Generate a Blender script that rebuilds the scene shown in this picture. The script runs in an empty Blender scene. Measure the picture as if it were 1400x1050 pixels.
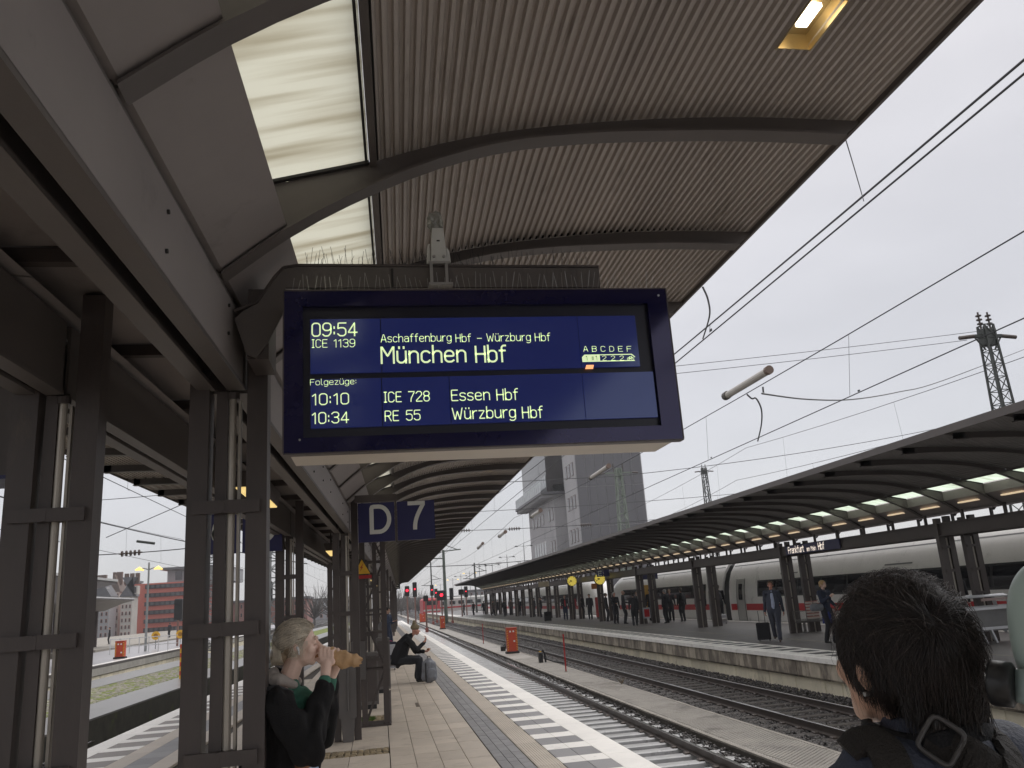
import bpy, bmesh, math, random
import numpy as np
from mathutils import Vector, Matrix
random.seed(7); rng = np.random.default_rng(7)
S = bpy.context.scene
COL = S.collection
# ---------------------------------------------------------------- camera
FPX, CX, CY, EYE = 1125.0, 700.0, 525.0, 1.80
def _n(v): return v/np.linalg.norm(v)
_Y = _n(np.array([519-CX, 831-CY, FPX]))
_h2 = np.array([1519-CX, 831-CY-69., FPX])
_U = _n(np.cross(_Y*FPX, _h2)); _U = -_U if _U[1] > 0 else _U
_X = _n(np.cross(_Y, _U)); _X = -_X if _X[0] < 0 else _X
RM = np.array([_X, _Y, _U])                      # world = RM @ camera ray (x right, y down, z forward)
cam = bpy.data.cameras.new('camera'); cam_o = bpy.data.objects.new('camera', cam); COL.objects.link(cam_o)
cam.sensor_width = 36; cam.lens = 36*FPX/1400; cam.clip_end = 3000; cam.clip_start = .05
cam_o.matrix_world = Matrix(((RM[0,0], -RM[0,1], -RM[0,2], 0), (RM[1,0], -RM[1,1], -RM[1,2], 0),
                             (RM[2,0], -RM[2,1], -RM[2,2], EYE), (0,0,0,1)))
S.camera = cam_o
# surveying helpers: where in the place a sighted point lies, given its height / distance / lateral offset
def ray(px, py): return RM @ np.array([px-CX, py-CY, FPX])
def onz(px, py, z=0.): d = ray(px, py); t = (z-EYE)/d[2]; return (d[0]*t, d[1]*t, z)
def ony(px, py, y): d = ray(px, py); t = y/d[1]; return (d[0]*t, y, EYE+d[2]*t)
def onx(px, py, x): d = ray(px, py); t = x/d[0]; return (x, d[1]*t, EYE+d[2]*t)
# ---------------------------------------------------------------- sky, sun, exposure
W = bpy.data.worlds.new("World"); S.world = W; W.use_nodes = True
nt = W.node_tree; nt.nodes.clear()
out = nt.nodes.new('ShaderNodeOutputWorld'); add = nt.nodes.new('ShaderNodeAddShader')
b1 = nt.nodes.new('ShaderNodeBackground'); b2 = nt.nodes.new('ShaderNodeBackground')
sky = nt.nodes.new('ShaderNodeTexSky'); sky.sky_type = 'NISHITA'; sky.sun_disc = False
sky.sun_elevation = math.radians(60); sky.sun_rotation = math.radians(55)
nt.links.new(sky.outputs[0], b1.inputs[0]); b1.inputs[1].default_value = 0.012
tc = nt.nodes.new('ShaderNodeTexCoord'); sep = nt.nodes.new('ShaderNodeSeparateXYZ'); cr = nt.nodes.new('ShaderNodeValToRGB')
nt.links.new(tc.outputs['Generated'], sep.inputs[0]); nt.links.new(sep.outputs[2], cr.inputs[0])
cr.color_ramp.elements[0].position = 0.0; cr.color_ramp.elements[0].color = (.62,.615,.64,1)
cr.color_ramp.elements[1].position = 0.6; cr.color_ramp.elements[1].color = (.80,.775,.785,1)
nz = nt.nodes.new('ShaderNodeTexNoise'); nz.inputs['Scale'].default_value = 2.2; nz.inputs['Detail'].default_value = 4
mp = nt.nodes.new('ShaderNodeMapping'); mp.inputs['Scale'].default_value = (1,1,2.5)
nt.links.new(tc.outputs['Generated'], mp.inputs[0]); nt.links.new(mp.outputs[0], nz.inputs[0])
mr = nt.nodes.new('ShaderNodeMapRange'); mr.inputs[1].default_value = .3; mr.inputs[2].default_value = .7; mr.inputs[3].default_value = .86; mr.inputs[4].default_value = 1.06
nt.links.new(nz.outputs[0], mr.inputs[0])
mx = nt.nodes.new('ShaderNodeMix'); mx.data_type = 'RGBA'; mx.blend_type = 'MULTIPLY'; mx.inputs[0].default_value = 1
nt.links.new(cr.outputs[0], mx.inputs[6]); nt.links.new(mr.outputs[0], mx.inputs[7]); nt.links.new(mx.outputs[2], b2.inputs[0])
b2.inputs[1].default_value = 0.685
nt.links.new(b1.outputs[0], add.inputs[0]); nt.links.new(b2.outputs[0], add.inputs[1]); nt.links.new(add.outputs[0], out.inputs[0])
sun = bpy.data.lights.new('sun', 'SUN'); sun.energy = 1.5; sun.angle = math.radians(75); sun.color = (1,.97,.93)
sun_o = bpy.data.objects.new('sun', sun); COL.objects.link(sun_o)
_el, _az = math.radians(60), math.radians(55)
sd = Vector((math.sin(_az)*math.cos(_el), math.cos(_az)*math.cos(_el), math.sin(_el)))
sun_o.rotation_euler = sd.to_track_quat('Z', 'Y').to_euler()
S.view_settings.view_transform = 'Standard'; S.view_settings.look = 'None'
S.view_settings.exposure = 0.55; S.view_settings.gamma = 1.0; S.view_settings.use_curve_mapping = False
S.cycles.use_denoising = True
S.cycles.max_bounces = 8; S.cycles.diffuse_bounces = 5; S.cycles.glossy_bounces = 4; S.cycles.transmission_bounces = 6
S.cycles.sample_clamp_indirect = 6
# ---------------------------------------------------------------- materials
MATS = {}
def mat(name, c, rough=.6, var=.12, scale=3., bump=0., bscale=None, metal=0., stretch=(1,1,1), spots=None, emis=None, estr=0., trans=0., spec=None, island=0.):
    """procedural: base colour broken up by two noises, optional blotches, optional relief"""
    if name in MATS: return MATS[name]
    m = bpy.data.materials.new(name); m.use_nodes = True; t = m.node_tree; N = t.nodes; L = t.links
    p = N['Principled BSDF']; MATS[name] = m
    tcn = N.new('ShaderNodeTexCoord'); mpn = N.new('ShaderNodeMapping'); mpn.inputs['Scale'].default_value = stretch
    oi_ = N.new('ShaderNodeObjectInfo'); va = N.new('ShaderNodeVectorMath'); va.operation = 'ADD'     # so that alike pieces do not repeat one pattern
    L.new(tcn.outputs['Object'], va.inputs[0]); L.new(oi_.outputs['Location'], va.inputs[1]); L.new(va.outputs[0], mpn.inputs[0])
    n1 = N.new('ShaderNodeTexNoise'); n1.inputs['Scale'].default_value = scale; n1.inputs['Detail'].default_value = 6; n1.inputs['Roughness'].default_value = .65
    L.new(mpn.outputs[0], n1.inputs[0])
    r = N.new('ShaderNodeMapRange'); r.inputs[1].default_value = .3; r.inputs[2].default_value = .7
    r.inputs[3].default_value = 1-var; r.inputs[4].default_value = 1+var; L.new(n1.outputs[0], r.inputs[0])
    mixn = N.new('ShaderNodeMix'); mixn.data_type = 'RGBA'; mixn.blend_type = 'MULTIPLY'; mixn.inputs[0].default_value = 1
    mixn.inputs[6].default_value = (*c, 1); L.new(r.outputs[0], mixn.inputs[7]); last = mixn.outputs[2]
    if spots:
        sc, amt, n2s, lo = spots
        n2 = N.new('ShaderNodeTexNoise'); n2.inputs['Scale'].default_value = n2s; n2.inputs['Detail'].default_value = 8; n2.inputs['Roughness'].default_value = .7
        L.new(mpn.outputs[0], n2.inputs[0])
        r2 = N.new('ShaderNodeMapRange'); r2.inputs[1].default_value = lo; r2.inputs[2].default_value = lo+.12; r2.inputs[4].default_value = amt
        L.new(n2.outputs[0], r2.inputs[0])
        mx2 = N.new('ShaderNodeMix'); mx2.data_type = 'RGBA'; L.new(r2.outputs[0], mx2.inputs[0]); L.new(last, mx2.inputs[6]); mx2.inputs[7].default_value = (*sc,1)
        last = mx2.outputs[2]
    if name in ('beige_paving_slab','tactile_slab','white_slab','grey_paver','opposite_platform_asphalt'):   # trodden gum and small stains
        vo = N.new('ShaderNodeTexVoronoi'); vo.inputs['Scale'].default_value = 3.2; L.new(va.outputs[0], vo.inputs['Vector'])
        rg = N.new('ShaderNodeMapRange'); rg.inputs[1].default_value = .035; rg.inputs[2].default_value = .07; rg.inputs[3].default_value = .45; rg.inputs[4].default_value = 0.; L.new(vo.outputs['Distance'], rg.inputs[0])
        mg = N.new('ShaderNodeMix'); mg.data_type = 'RGBA'; L.new(rg.outputs[0], mg.inputs[0]); L.new(last, mg.inputs[6]); mg.inputs[7].default_value = (c[0]*.35,c[1]*.35,c[2]*.36,1); last = mg.outputs[2]
    if island:
        oi = N.new('ShaderNodeObjectInfo'); gi = N.new('ShaderNodeNewGeometry'); ad = N.new('ShaderNodeMath'); ad.operation = 'ADD'
        L.new(oi.outputs['Random'], ad.inputs[0]); L.new(gi.outputs['Random Per Island'], ad.inputs[1])
        fr = N.new('ShaderNodeMath'); fr.operation = 'FRACT'; L.new(ad.outputs[0], fr.inputs[0])
        r3 = N.new('ShaderNodeMapRange'); r3.inputs[3].default_value = 1-island; r3.inputs[4].default_value = 1+island; L.new(fr.outputs[0], r3.inputs[0])
        mx3 = N.new('ShaderNodeMix'); mx3.data_type = 'RGBA'; mx3.blend_type = 'MULTIPLY'; mx3.inputs[0].default_value = 1
        L.new(last, mx3.inputs[6]); L.new(r3.outputs[0], mx3.inputs[7]); last = mx3.outputs[2]
    L.new(last, p.inputs['Base Color'])
    p.inputs['Metallic'].default_value = metal
    if spec is not None: p.inputs['Specular IOR Level'].default_value = spec
    if name in ('navy_enamel','lit_blue_screen'): p.inputs['Specular Tint'].default_value = (.75,.70,1,1) if name == 'navy_enamel' else (.8,.9,1,1)
    rr = N.new('ShaderNodeMapRange'); rr.inputs[3].default_value = max(.02, rough-.12*min(1,rough*2)); rr.inputs[4].default_value = min(1, rough+.1)
    L.new(n1.outputs[0], rr.inputs[0]); L.new(rr.outputs[0], p.inputs['Roughness'])
    if bump:
        nb = N.new('ShaderNodeTexNoise'); nb.inputs['Scale'].default_value = bscale or scale*8; nb.inputs['Detail'].default_value = 5
        L.new(mpn.outputs[0], nb.inputs[0]); bn = N.new('ShaderNodeBump'); bn.inputs['Strength'].default_value = bump; bn.inputs['Distance'].default_value = .01
        L.new(nb.outputs[0], bn.inputs['Height']); L.new(bn.outputs[0], p.inputs['Normal'])
    if emis: p.inputs['Emission Color'].default_value = (*emis,1); p.inputs['Emission Strength'].default_value = estr
    if trans: p.inputs['Transmission Weight'].default_value = trans
    return m
steel = mat('painted_steel', (.078,.064,.060), .45, .18, 2.2, .10, 60, stretch=(1,1,.35), spots=((.125,.098,.075), .6, 6., .60))
steel_rib = mat('painted_rib_steel', (.112,.097,.090), .5, .14, 1.6, .05, 50, spots=((.13,.11,.095), .5, 2.5, .56))
panel_m = mat('ceiling_panel_paint', (.275,.245,.235), .55, .10, 1.3, .03, 30, spots=((.13,.115,.105), .45, 2.2, .60))
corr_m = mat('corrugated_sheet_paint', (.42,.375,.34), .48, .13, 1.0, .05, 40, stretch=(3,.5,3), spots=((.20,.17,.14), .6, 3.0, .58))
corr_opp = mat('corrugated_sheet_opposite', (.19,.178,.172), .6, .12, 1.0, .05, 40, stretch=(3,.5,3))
pipe_m = mat('downpipe_metal', (.44,.40,.345), .38, .22, 1.2, .04, 40, metal=.35, stretch=(3,3,.6), spots=((.25,.21,.17), .5, 3., .6))
slab_m = mat('beige_paving_slab', (.58,.505,.42), .5, .10, 2.0, .12, 160, spots=((.30,.25,.20), .55, 2.6, .56), island=.09)
slab_dark = mat('grey_paver', (.24,.232,.232), .48, .10, 5., .15, 140, island=.14)
tact_m = mat('tactile_slab', (.58,.51,.43), .55, .08, 3., .1, 140, island=.05)
white_m = mat('white_slab', (.88,.85,.80), .5, .06, 3., .08, 120, spots=((.45,.41,.36), .5, 5., .6), island=.05)
grout_m = mat('grout', (.075,.066,.055), .85, .2, 8.)
asph = mat('wet_asphalt', (.075,.072,.073), .42, .2, 2., .15, 120, spots=((.11,.105,.1), .6, .8, .5))
opp_floor = mat('opposite_platform_asphalt', (.15,.14,.138), .5, .12, .7, .12, 90, spots=((.19,.18,.175), .5, .5, .52))
conc = mat('old_concrete', (.30,.275,.24), .75, .2, 2., .2, 60, spots=((.12,.10,.08), .7, 2.5, .56))
wallA = mat('stained_wall_block', (.42,.37,.29), .75, .25, 3., .25, 50, stretch=(1,.9,.3), spots=((.12,.10,.08), .85, 1.7, .44), island=.12)
wallB = mat('pale_wall_block', (.74,.68,.52), .75, .12, 2., .2, 50, stretch=(1,1,.5), spots=((.24,.20,.13), .7, 1.6, .58), island=.12)
coping_m = mat('coping_concrete', (.82,.80,.75), .6, .1, 3., .1, 60, spots=((.3,.27,.22), .6, 2., .58), island=.08)
stripm = mat('walkway_concrete', (.35,.325,.29), .55, .18, 1.5, .3, 30, spots=((.12,.11,.095), .6, .9, .54))
ballast_bed = mat('ballast_bed', (.030,.027,.025), .8, .5, 14., .9, 40)
stone_m = mat('ballast_stone', (.062,.055,.051), .5, .3, 8., .1, 60, island=.75)
sleeper_m = mat('wet_sleeper', (.62,.62,.62), .10, .15, 3., .05, 60, spots=((.10,.09,.085), .7, 3., .60))
sleeper_b = mat('brown_sleeper', (.07,.06,.055), .45, .3, 3., .2, 60)
rail_m = mat('rail_steel', (.10,.082,.072), .35, .2, 2., .05, 60, metal=.5)
railtop_m = mat('rail_running_band', (.50,.49,.48), .18, .08, 1., metal=1.)
moss_m = mat('moss', (.14,.17,.03), .9, .4, 6., .5, 60)
cobble_m = mat('cobble', (.24,.22,.18), .6, .25, 6., .3, 60, spots=((.15,.17,.04), .8, 1.3, .52), island=.2)
lowplat_m = mat('low_platform_top', (.20,.195,.19), .35, .2, 1.2, .2, 50, spots=((.12,.12,.10), .6, .8, .55))
mosswall_m = mat('mossy_wall', (.055,.052,.04), .8, .4, 3., .5, 30, spots=((.09,.12,.02), .85, 1.6, .56))
black_m = mat('black_plastic', (.02,.02,.021), .4, .2, 5.)
navy_sign = mat('sign_blue', (.018,.018,.085), .35, .06, 2.)
sign_white = mat('sign_white', (.62,.62,.58), .4, .04, 2.)
alu = mat('aluminium', (.42,.41,.40), .35, .1, 3., metal=.7)
grayplastic = mat('grey_cabinet_paint', (.125,.115,.11), .5, .1, 2., .05, 60)
orange_m = mat('red_orange_paint', (.55,.07,.03), .45, .12, 4., spots=((.3,.05,.03), .5, 6., .6))
redpole_m = mat('red_paint', (.42,.03,.03), .45, .1, 4.)
yellow_m = mat('yellow_paint', (.75,.42,.03), .45, .1, 4.)
wire_m = mat('wire_metal', (.035,.036,.038), .5, .1, 5.)
mast_m = mat('mast_green_steel', (.085,.105,.085), .55, .2, 2.)
mast_d = mat('mast_dark_steel', (.05,.055,.05), .55, .2, 2.)
gantry_m = mat('galvanised_mast', (.26,.27,.27), .5, .15, 2.)
gap_m = mat('dark_joint_rubber', (.03,.028,.027), .8, .1, 5.)  # one dark tone for joints, seals, bolt heads and cores
# frosted roof glazing: daylight comes through it
def glazing(name, tint, dirt, streak):
    m = bpy.data.materials.new(name); m.use_nodes = True; t = m.node_tree; N = t.nodes; L = t.links; N.clear()
    o = N.new('ShaderNodeOutputMaterial'); tr = N.new('ShaderNodeBsdfTranslucent'); df = N.new('ShaderNodeBsdfDiffuse'); mi = N.new('ShaderNodeMixShader')
    tcn = N.new('ShaderNodeTexCoord'); mpn = N.new('ShaderNodeMapping'); mpn.inputs['Scale'].default_value = streak
    n = N.new('ShaderNodeTexNoise'); n.inputs['Scale'].default_value = 1.; n.inputs['Detail'].default_value = 3; n.inputs['Roughness'].default_value = .5
    L.new(tcn.outputs['Object'], mpn.inputs[0]); L.new(mpn.outputs[0], n.inputs[0])
    r = N.new('ShaderNodeValToRGB'); r.color_ramp.elements[0].position = .30; r.color_ramp.elements[0].color = (*dirt,1)
    r.color_ramp.elements[1].position = .56; r.color_ramp.elements[1].color = (*tint,1); L.new(n.outputs[0], r.inputs[0])
    L.new(r.outputs[0], tr.inputs[0]); df.inputs[0].default_value = (.5,.5,.45,1); mi.inputs[0].default_value = .08
    L.new(tr.outputs[0], mi.inputs[1]); L.new(df.outputs[0], mi.inputs[2]); L.new(mi.outputs[0], o.inputs[0]); MATS[name] = m; return m
glass_m = glazing('frosted_wired_glass', (.78,.775,.70), (.57,.54,.45), (.8,11.,.8))
glass_opp = glazing('frosted_glass_opposite', (.90,.98,.88), (.7,.75,.65), (1.5,6.,1.5))
lamp_warm = mat('warm_lamp_glow', (.9,.75,.5), .4, .10, 3., emis=(1,.76,.5), estr=.38)
lamp_yel = mat('yellow_lamp_cover', (.8,.62,.25), .4, .25, 10., emis=(1,.72,.26), estr=.55)
lamp_hot = mat('ceiling_lamp_tube', (1,.95,.8), .4, .02, 3., emis=(1,.86,.62), estr=5.)
red_glow = mat('red_signal_glow', (.8,.02,.03), .4, .02, 3., emis=(1,.02,.05), estr=1.6)
head_glow = mat('headlight_glow', (1,.8,.5), .4, .02, 3., emis=(1,.72,.35), estr=3.)
# ---------------------------------------------------------------- mesh helpers
class MB:
    def __init__(s): s.v = []; s.f = []; s.mi = []
    def quad(s, a, b, c, d, m=0):
        i = len(s.v); s.v += [tuple(a), tuple(b), tuple(c), tuple(d)]; s.f.append((i,i+1,i+2,i+3)); s.mi.append(m)
    def box(s, x0, x1, y0, y1, z0, z1, m=0):
        i = len(s.v); s.v += [(x,y,z) for z in (z0,z1) for y in (y0,y1) for x in (x0,x1)]
        for q in ((0,2,3,1),(4,5,7,6),(0,1,5,4),(2,6,7,3),(0,4,6,2),(1,3,7,5)): s.f.append(tuple(i+k for k in q)); s.mi.append(m)
        return s
    def cbox(s, x0, x1, y0, y1, z0, z1, b=.01, m=0):       # chamfered top edges
        i = len(s.v)
        s.v += [(x0,y0,z0),(x1,y0,z0),(x1,y1,z0),(x0,y1,z0),(x0,y0,z1-b),(x1,y0,z1-b),(x1,y1,z1-b),(x0,y1,z1-b),
                (x0+b,y0+b,z1),(x1-b,y0+b,z1),(x1-b,y1-b,z1),(x0+b,y1-b,z1)]
        for a in range(4):
            c = (a+1)%4
            s.f.append((i+a,i+c,i+4+c,i+4+a)); s.f.append((i+4+a,i+4+c,i+8+c,i+8+a)); s.mi += [m,m]
        s.f += [(i+8,i+9,i+10,i+11),(i+3,i+2,i+1,i)]; s.mi += [m,m]; return s
    def obox(s, p, q, w, h, m=0, up=(0,0,1)):              # bar of section w x h from p to q
        p = Vector(p); q = Vector(q); d = (q-p).normalized(); u = Vector(up)
        if abs(d.dot(u)) > .98: u = Vector((0,1,0))
        r = d.cross(u).normalized(); u2 = r.cross(d).normalized(); i = len(s.v)
        for c in (p, q):
            for a, b in ((-1,-1),(1,-1),(1,1),(-1,1)): s.v.append(tuple(c+r*(a*w/2)+u2*(b*h/2)))
        for a in range(4): s.f.append((i+a, i+(a+1)%4, i+4+(a+1)%4, i+4+a)); s.mi.append(m)
        s.f += [(i+3,i+2,i+1,i),(i+4,i+5,i+6,i+7)]; s.mi += [m,m]; return s
    def tube(s, pts, r, n=8, m=0, caps=True):
        pts = [Vector(p) for p in pts]; rs = r if isinstance(r,(list,tuple)) else [r]*len(pts); i = len(s.v); prev = None
        for k, p in enumerate(pts):
            d = (pts[min(k+1,len(pts)-1)]-pts[max(k-1,0)]).normalized()
            u = Vector((0,0,1)) if abs(d.z) < .95 else Vector((1,0,0))
            if prev is not None: u = prev
            a = d.cross(u).normalized(); b = a.cross(d).normalized(); prev = b
            for j in range(n): t = 2*math.pi*j/n; s.v.append(tuple(p+a*(math.cos(t)*rs[k])+b*(math.sin(t)*rs[k])))
        for k in range(len(pts)-1):
            for j in range(n): s.f.append((i+k*n+j, i+k*n+(j+1)%n, i+(k+1)*n+(j+1)%n, i+(k+1)*n+j)); s.mi.append(m)
        if caps: s.f += [tuple(i+j for j in range(n))[::-1], tuple(i+(len(pts)-1)*n+j for j in range(n))]; s.mi += [m,m]
        return s
    def prism(s, poly, y0, y1, m=0):                       # poly in (x,z), swept along y
        i = len(s.v); n = len(poly)
        for y in (y0,y1): s.v += [(x,y,z) for x,z in poly]
        for a in range(n): s.f.append((i+a,i+n+a,i+n+(a+1)%n,i+(a+1)%n)); s.mi.append(m)
        s.f += [tuple(i+a for a in range(n)), tuple(i+n+a for a in range(n))[::-1]]; s.mi += [m,m]; return s
    def prismx(s, poly, x0, x1, m=0):                      # poly in (y,z), swept along x
        i = len(s.v); n = len(poly)
        for x in (x0,x1): s.v += [(x,y,z) for y,z in poly]
        for a in range(n): s.f.append((i+a,i+(a+1)%n,i+n+(a+1)%n,i+n+a)); s.mi.append(m)
        s.f += [tuple(i+a for a in range(n))[::-1], tuple(i+n+a for a in range(n))]; s.mi += [m,m]; return s
    def disc(s, c, r, axis='y', th=.02, n=24, m=0):
        c = Vector(c); d = {'x':Vector((1,0,0)),'y':Vector((0,1,0)),'z':Vector((0,0,1))}[axis]
        return s.tube([c-d*th/2, c+d*th/2], r, n, m)
    def mesh(s, name, mats, smooth=False):
        me = bpy.data.meshes.new(name); me.from_pydata(s.v, [], s.f)
        for mm in (mats if isinstance(mats,(list,tuple)) else [mats]): me.materials.append(mm)
        if any(s.mi): me.polygons.foreach_set('material_index', s.mi)
        if smooth: me.polygons.foreach_set('use_smooth', [True]*len(me.polygons))
        me.update(); return me
    def build(s, name, mats, parent=None, smooth=False, kind=None, loc=None):
        o = bpy.data.objects.new(name, s.mesh(name, mats, smooth)); COL.objects.link(o)
        if parent: o.parent = parent
        if kind: o['kind'] = kind
        if loc: o.location = loc
        return o
def smooth_by_angle(me, deg=40):
    me.polygons.foreach_set('use_smooth', [True]*len(me.polygons))
    bm = bmesh.new(); bm.from_mesh(me)
    for e in bm.edges:
        if len(e.link_faces) == 2 and e.calc_face_angle(0) > math.radians(deg): e.smooth = False
    bm.to_mesh(me); bm.free()
def tag(o, label, cat, group=None):
    o['label'] = label; o['category'] = cat
    if group: o['group'] = group
    return o
def thing(name, label, cat, loc=(0,0,0), rz=0, group=None):
    o = bpy.data.objects.new(name, None); COL.objects.link(o); o.location = loc; o.rotation_euler = (0,0,rz); o.empty_display_size = .1
    return tag(o, label, cat, group)
def struct(name, label=None):
    o = bpy.data.objects.new(name, None); COL.objects.link(o); o['kind'] = 'structure'
    if label: o['label'] = label
    return o
def inst(name, me, parent=None, loc=(0,0,0), rz=0, scale=None, kind=None):
    o = bpy.data.objects.new(name, me); COL.objects.link(o); o.location = loc; o.rotation_euler = (0,0,rz)
    if scale: o.scale = scale
    if parent: o.parent = parent
    if kind: o['kind'] = kind
    return o
def copy_tree(o, parent=None):
    c = o.copy(); COL.objects.link(c)
    if parent: c.parent = parent
    for ch in list(o.children): copy_tree(ch, c)
    return c
def _arc(cx, cy, rx, ry, a0, a1, n=6):
    return [(cx+rx*math.cos(math.radians(a0+(a1-a0)*k/n)), cy+ry*math.sin(math.radians(a0+(a1-a0)*k/n))) for k in range(n+1)]
_O = [[(1,0),(0,1),(0,6),(1,7),(3,7),(4,6),(4,1),(3,0),(1,0)]]
_o = [[(1,0),(0,1),(0,4),(1,5),(2.7,5),(3.7,4),(3.7,1),(2.7,0),(1,0)]]
GL = {'0':(4,_O),'1':(2.4,[[(.2,5.6),(1.8,7),(1.8,0)]]),'2':(4,[[(0,5.8),(1,7),(3,7),(4,6),(4,4.6),(0,.6),(0,0),(4,0)]]),
 '3':(4,[[(0,6),(1,7),(3,7),(4,6),(4,4.6),(3,3.7),(1.6,3.7)],[(3,3.7),(4,2.7),(4,1),(3,0),(1,0),(0,1)]]),'4':(4.2,[[(3,0),(3,7),(0,2.2),(0,1.8),(4.2,1.8)]]),
 '5':(4,[[(4,7),(0.2,7),(0,3.9),(1,4.4),(3,4.4),(4,3.4),(4,1),(3,0),(1,0),(0,1)]]),'6':(4,[[(4,6.2),(3.2,7),(1.3,7),(0,5.4),(0,1),(1,0),(3,0),(4,1),(4,3),(3,4.1),(1,4.1),(0,3.1)]]),
 '7':(4,[[(0,7),(4,7),(4,6.4),(1.7,2.2),(1.5,0)]]),'8':(4,[[(1,3.7),(0,4.6),(0,6),(1,7),(3,7),(4,6),(4,4.6),(3,3.7),(1,3.7),(0,2.7),(0,1),(1,0),(3,0),(4,1),(4,2.7),(3,3.7)]]),
 '9':(4,[[(0,.8),(.8,0),(2.7,0),(4,1.6),(4,6),(3,7),(1,7),(0,6),(0,4),(1,3),(3,3),(4,3.9)]]),':':(.6,[[(.2,1.2),(.2,1.9)],[(.2,4.2),(.2,4.9)]]),'-':(2.4,[[(0,3),(2.4,3)]]),' ':(1.6,[]),
 'A':(4.4,[[(0,0),(0.1,.4),(1.9,7),(2.5,7),(4.3,.4),(4.4,0)],[(.6,2.2),(3.8,2.2)]]),'B':(4,[[(0,0),(0,7),(3,7),(4,6),(4,4.6),(3,3.7),(0,3.7)],[(3,3.7),(4,2.7),(4,1),(3,0),(0,0)]]),
 'C':(4,[[(4,5.8),(3,7),(1,7),(0,6),(0,1),(1,0),(3,0),(4,1.2)]]),'D':(4,[[(0,0),(0,7),(2.6,7),(4,5.6),(4,1.4),(2.6,0),(0,0)]]),'E':(3.6,[[(3.6,7),(0,7),(0,0),(3.6,0)],[(0,3.7),(3.1,3.7)]]),
 'F':(3.6,[[(3.6,7),(0,7),(0,0)],[(0,3.6),(3.1,3.6)]]),'H':(4,[[(0,0),(0,7)],[(4,0),(4,7)],[(0,3.6),(4,3.6)]]),'I':(1.6,[[(0,7),(1.6,7)],[(.8,7),(.8,0)],[(0,0),(1.6,0)]]),
 'M':(5,[[(0,0),(0,7),(.3,7),(2.5,3),(4.7,7),(5,7),(5,0)]]),'R':(4.1,[[(0,0),(0,7),(3,7),(4,6),(4,4.5),(3,3.4),(0,3.4)],[(2.2,3.4),(4.1,0)]]),'W':(6,[[(0,7),(1.4,0),(1.6,0),(3,5),(4.4,0),(4.6,0),(6,7)]]),
 'a':(3.6,[[(.2,4.4),(.9,5),(2.6,5),(3.5,4.1),(3.5,0)],[(3.5,3),(1,3),(0,2.2),(0,.9),(.9,0),(2.5,0),(3.5,1)]]),'b':(3.7,[[(0,7.4),(0,0)],[(0,4),(1,5),(2.7,5),(3.7,4),(3.7,1),(2.7,0),(1,0),(0,1)]]),
 'c':(3.3,[[(3.3,4.3),(2.5,5),(1,5),(0,4),(0,1),(1,0),(2.5,0),(3.3,.7)]]),'e':(3.6,[[(0,2.6),(3.6,2.6),(3.6,4),(2.6,5),(1,5),(0,4),(0,1),(1,0),(2.7,0),(3.5,.6)]]),
 'f':(2.6,[[(2.6,7.3),(1.6,7.3),(.9,6.5),(.9,0)],[(0,5),(2.3,5)]]),'g':(3.6,[[(3.6,5),(3.6,-1),(2.6,-2),(.8,-2),(.2,-1.5)],[(3.6,4),(2.6,5),(1,5),(0,4),(0,1),(1,0),(2.6,0),(3.6,1)]]),
 'h':(3.5,[[(0,7.4),(0,0)],[(0,3.8),(1.2,5),(2.6,5),(3.5,4.1),(3.5,0)]]),'i':(.6,[[(.2,5),(.2,0)],[(.2,6.7),(.2,7.1)]]),'k':(3.4,[[(0,7.4),(0,0)],[(3.1,5),(.2,2.2),(3.4,0)]]),'l':(1.2,[[(0,7.4),(0,.7),(.7,0),(1.2,0)]]),
 'm':(5.4,[[(0,0),(0,5)],[(0,4),(.9,5),(1.9,5),(2.7,4.2),(2.7,0)],[(2.7,4.2),(3.6,5),(4.6,5),(5.4,4.2),(5.4,0)]]),'n':(3.5,[[(0,0),(0,5)],[(0,3.8),(1.2,5),(2.6,5),(3.5,4.1),(3.5,0)]]),
 'o':(3.7,_o),'r':(2.4,[[(0,0),(0,5)],[(0,3.6),(1.3,5),(2.4,5)]]),'s':(3.2,[[(3.2,4.4),(2.5,5),(.8,5),(0,4.3),(0,3.4),(.7,2.7),(2.5,2.4),(3.2,1.7),(3.2,.7),(2.5,0),(.7,0),(0,.6)]]),
 't':(2.4,[[(.8,6.6),(.8,.8),(1.6,0),(2.4,0)],[(0,5),(2.2,5)]]),'u':(3.5,[[(0,5),(0,.9),(.9,0),(2.3,0),(3.5,1.2)],[(3.5,5),(3.5,0)]]),'z':(3.2,[[(0,5),(3.2,5),(0,0),(3.2,0)]])}
GL['\x01'] = (4.6, [[(0,0),(0,7)]+[(1.9,7)]+_arc(1.9,3.5,2.7,3.5,80,-80,14)+[(1.9,0),(0,0)]])
GL['\x02'] = (4.2, [[(0,7),(4.2,7),(4.2,6.6)]+[(4.2-2.7*math.sin(t*.157)*1.0, 6.6-6.6*t/10) for t in range(1,11)]])
GL['\x03'] = (4.2, [[(3.9,5.9)]+_arc(2.2,5.0,1.7,2.,35,120,5)+[(.35,5.0),(.02,3.2)]+_arc(2.1,2.2,2.1,2.2,180,-175,20)])
GL['\u00fc'] = (3.5, GL['u'][1]+[[(.8,6.6),(.8,7.0)],[(2.7,6.6),(2.7,7.0)]])
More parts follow.
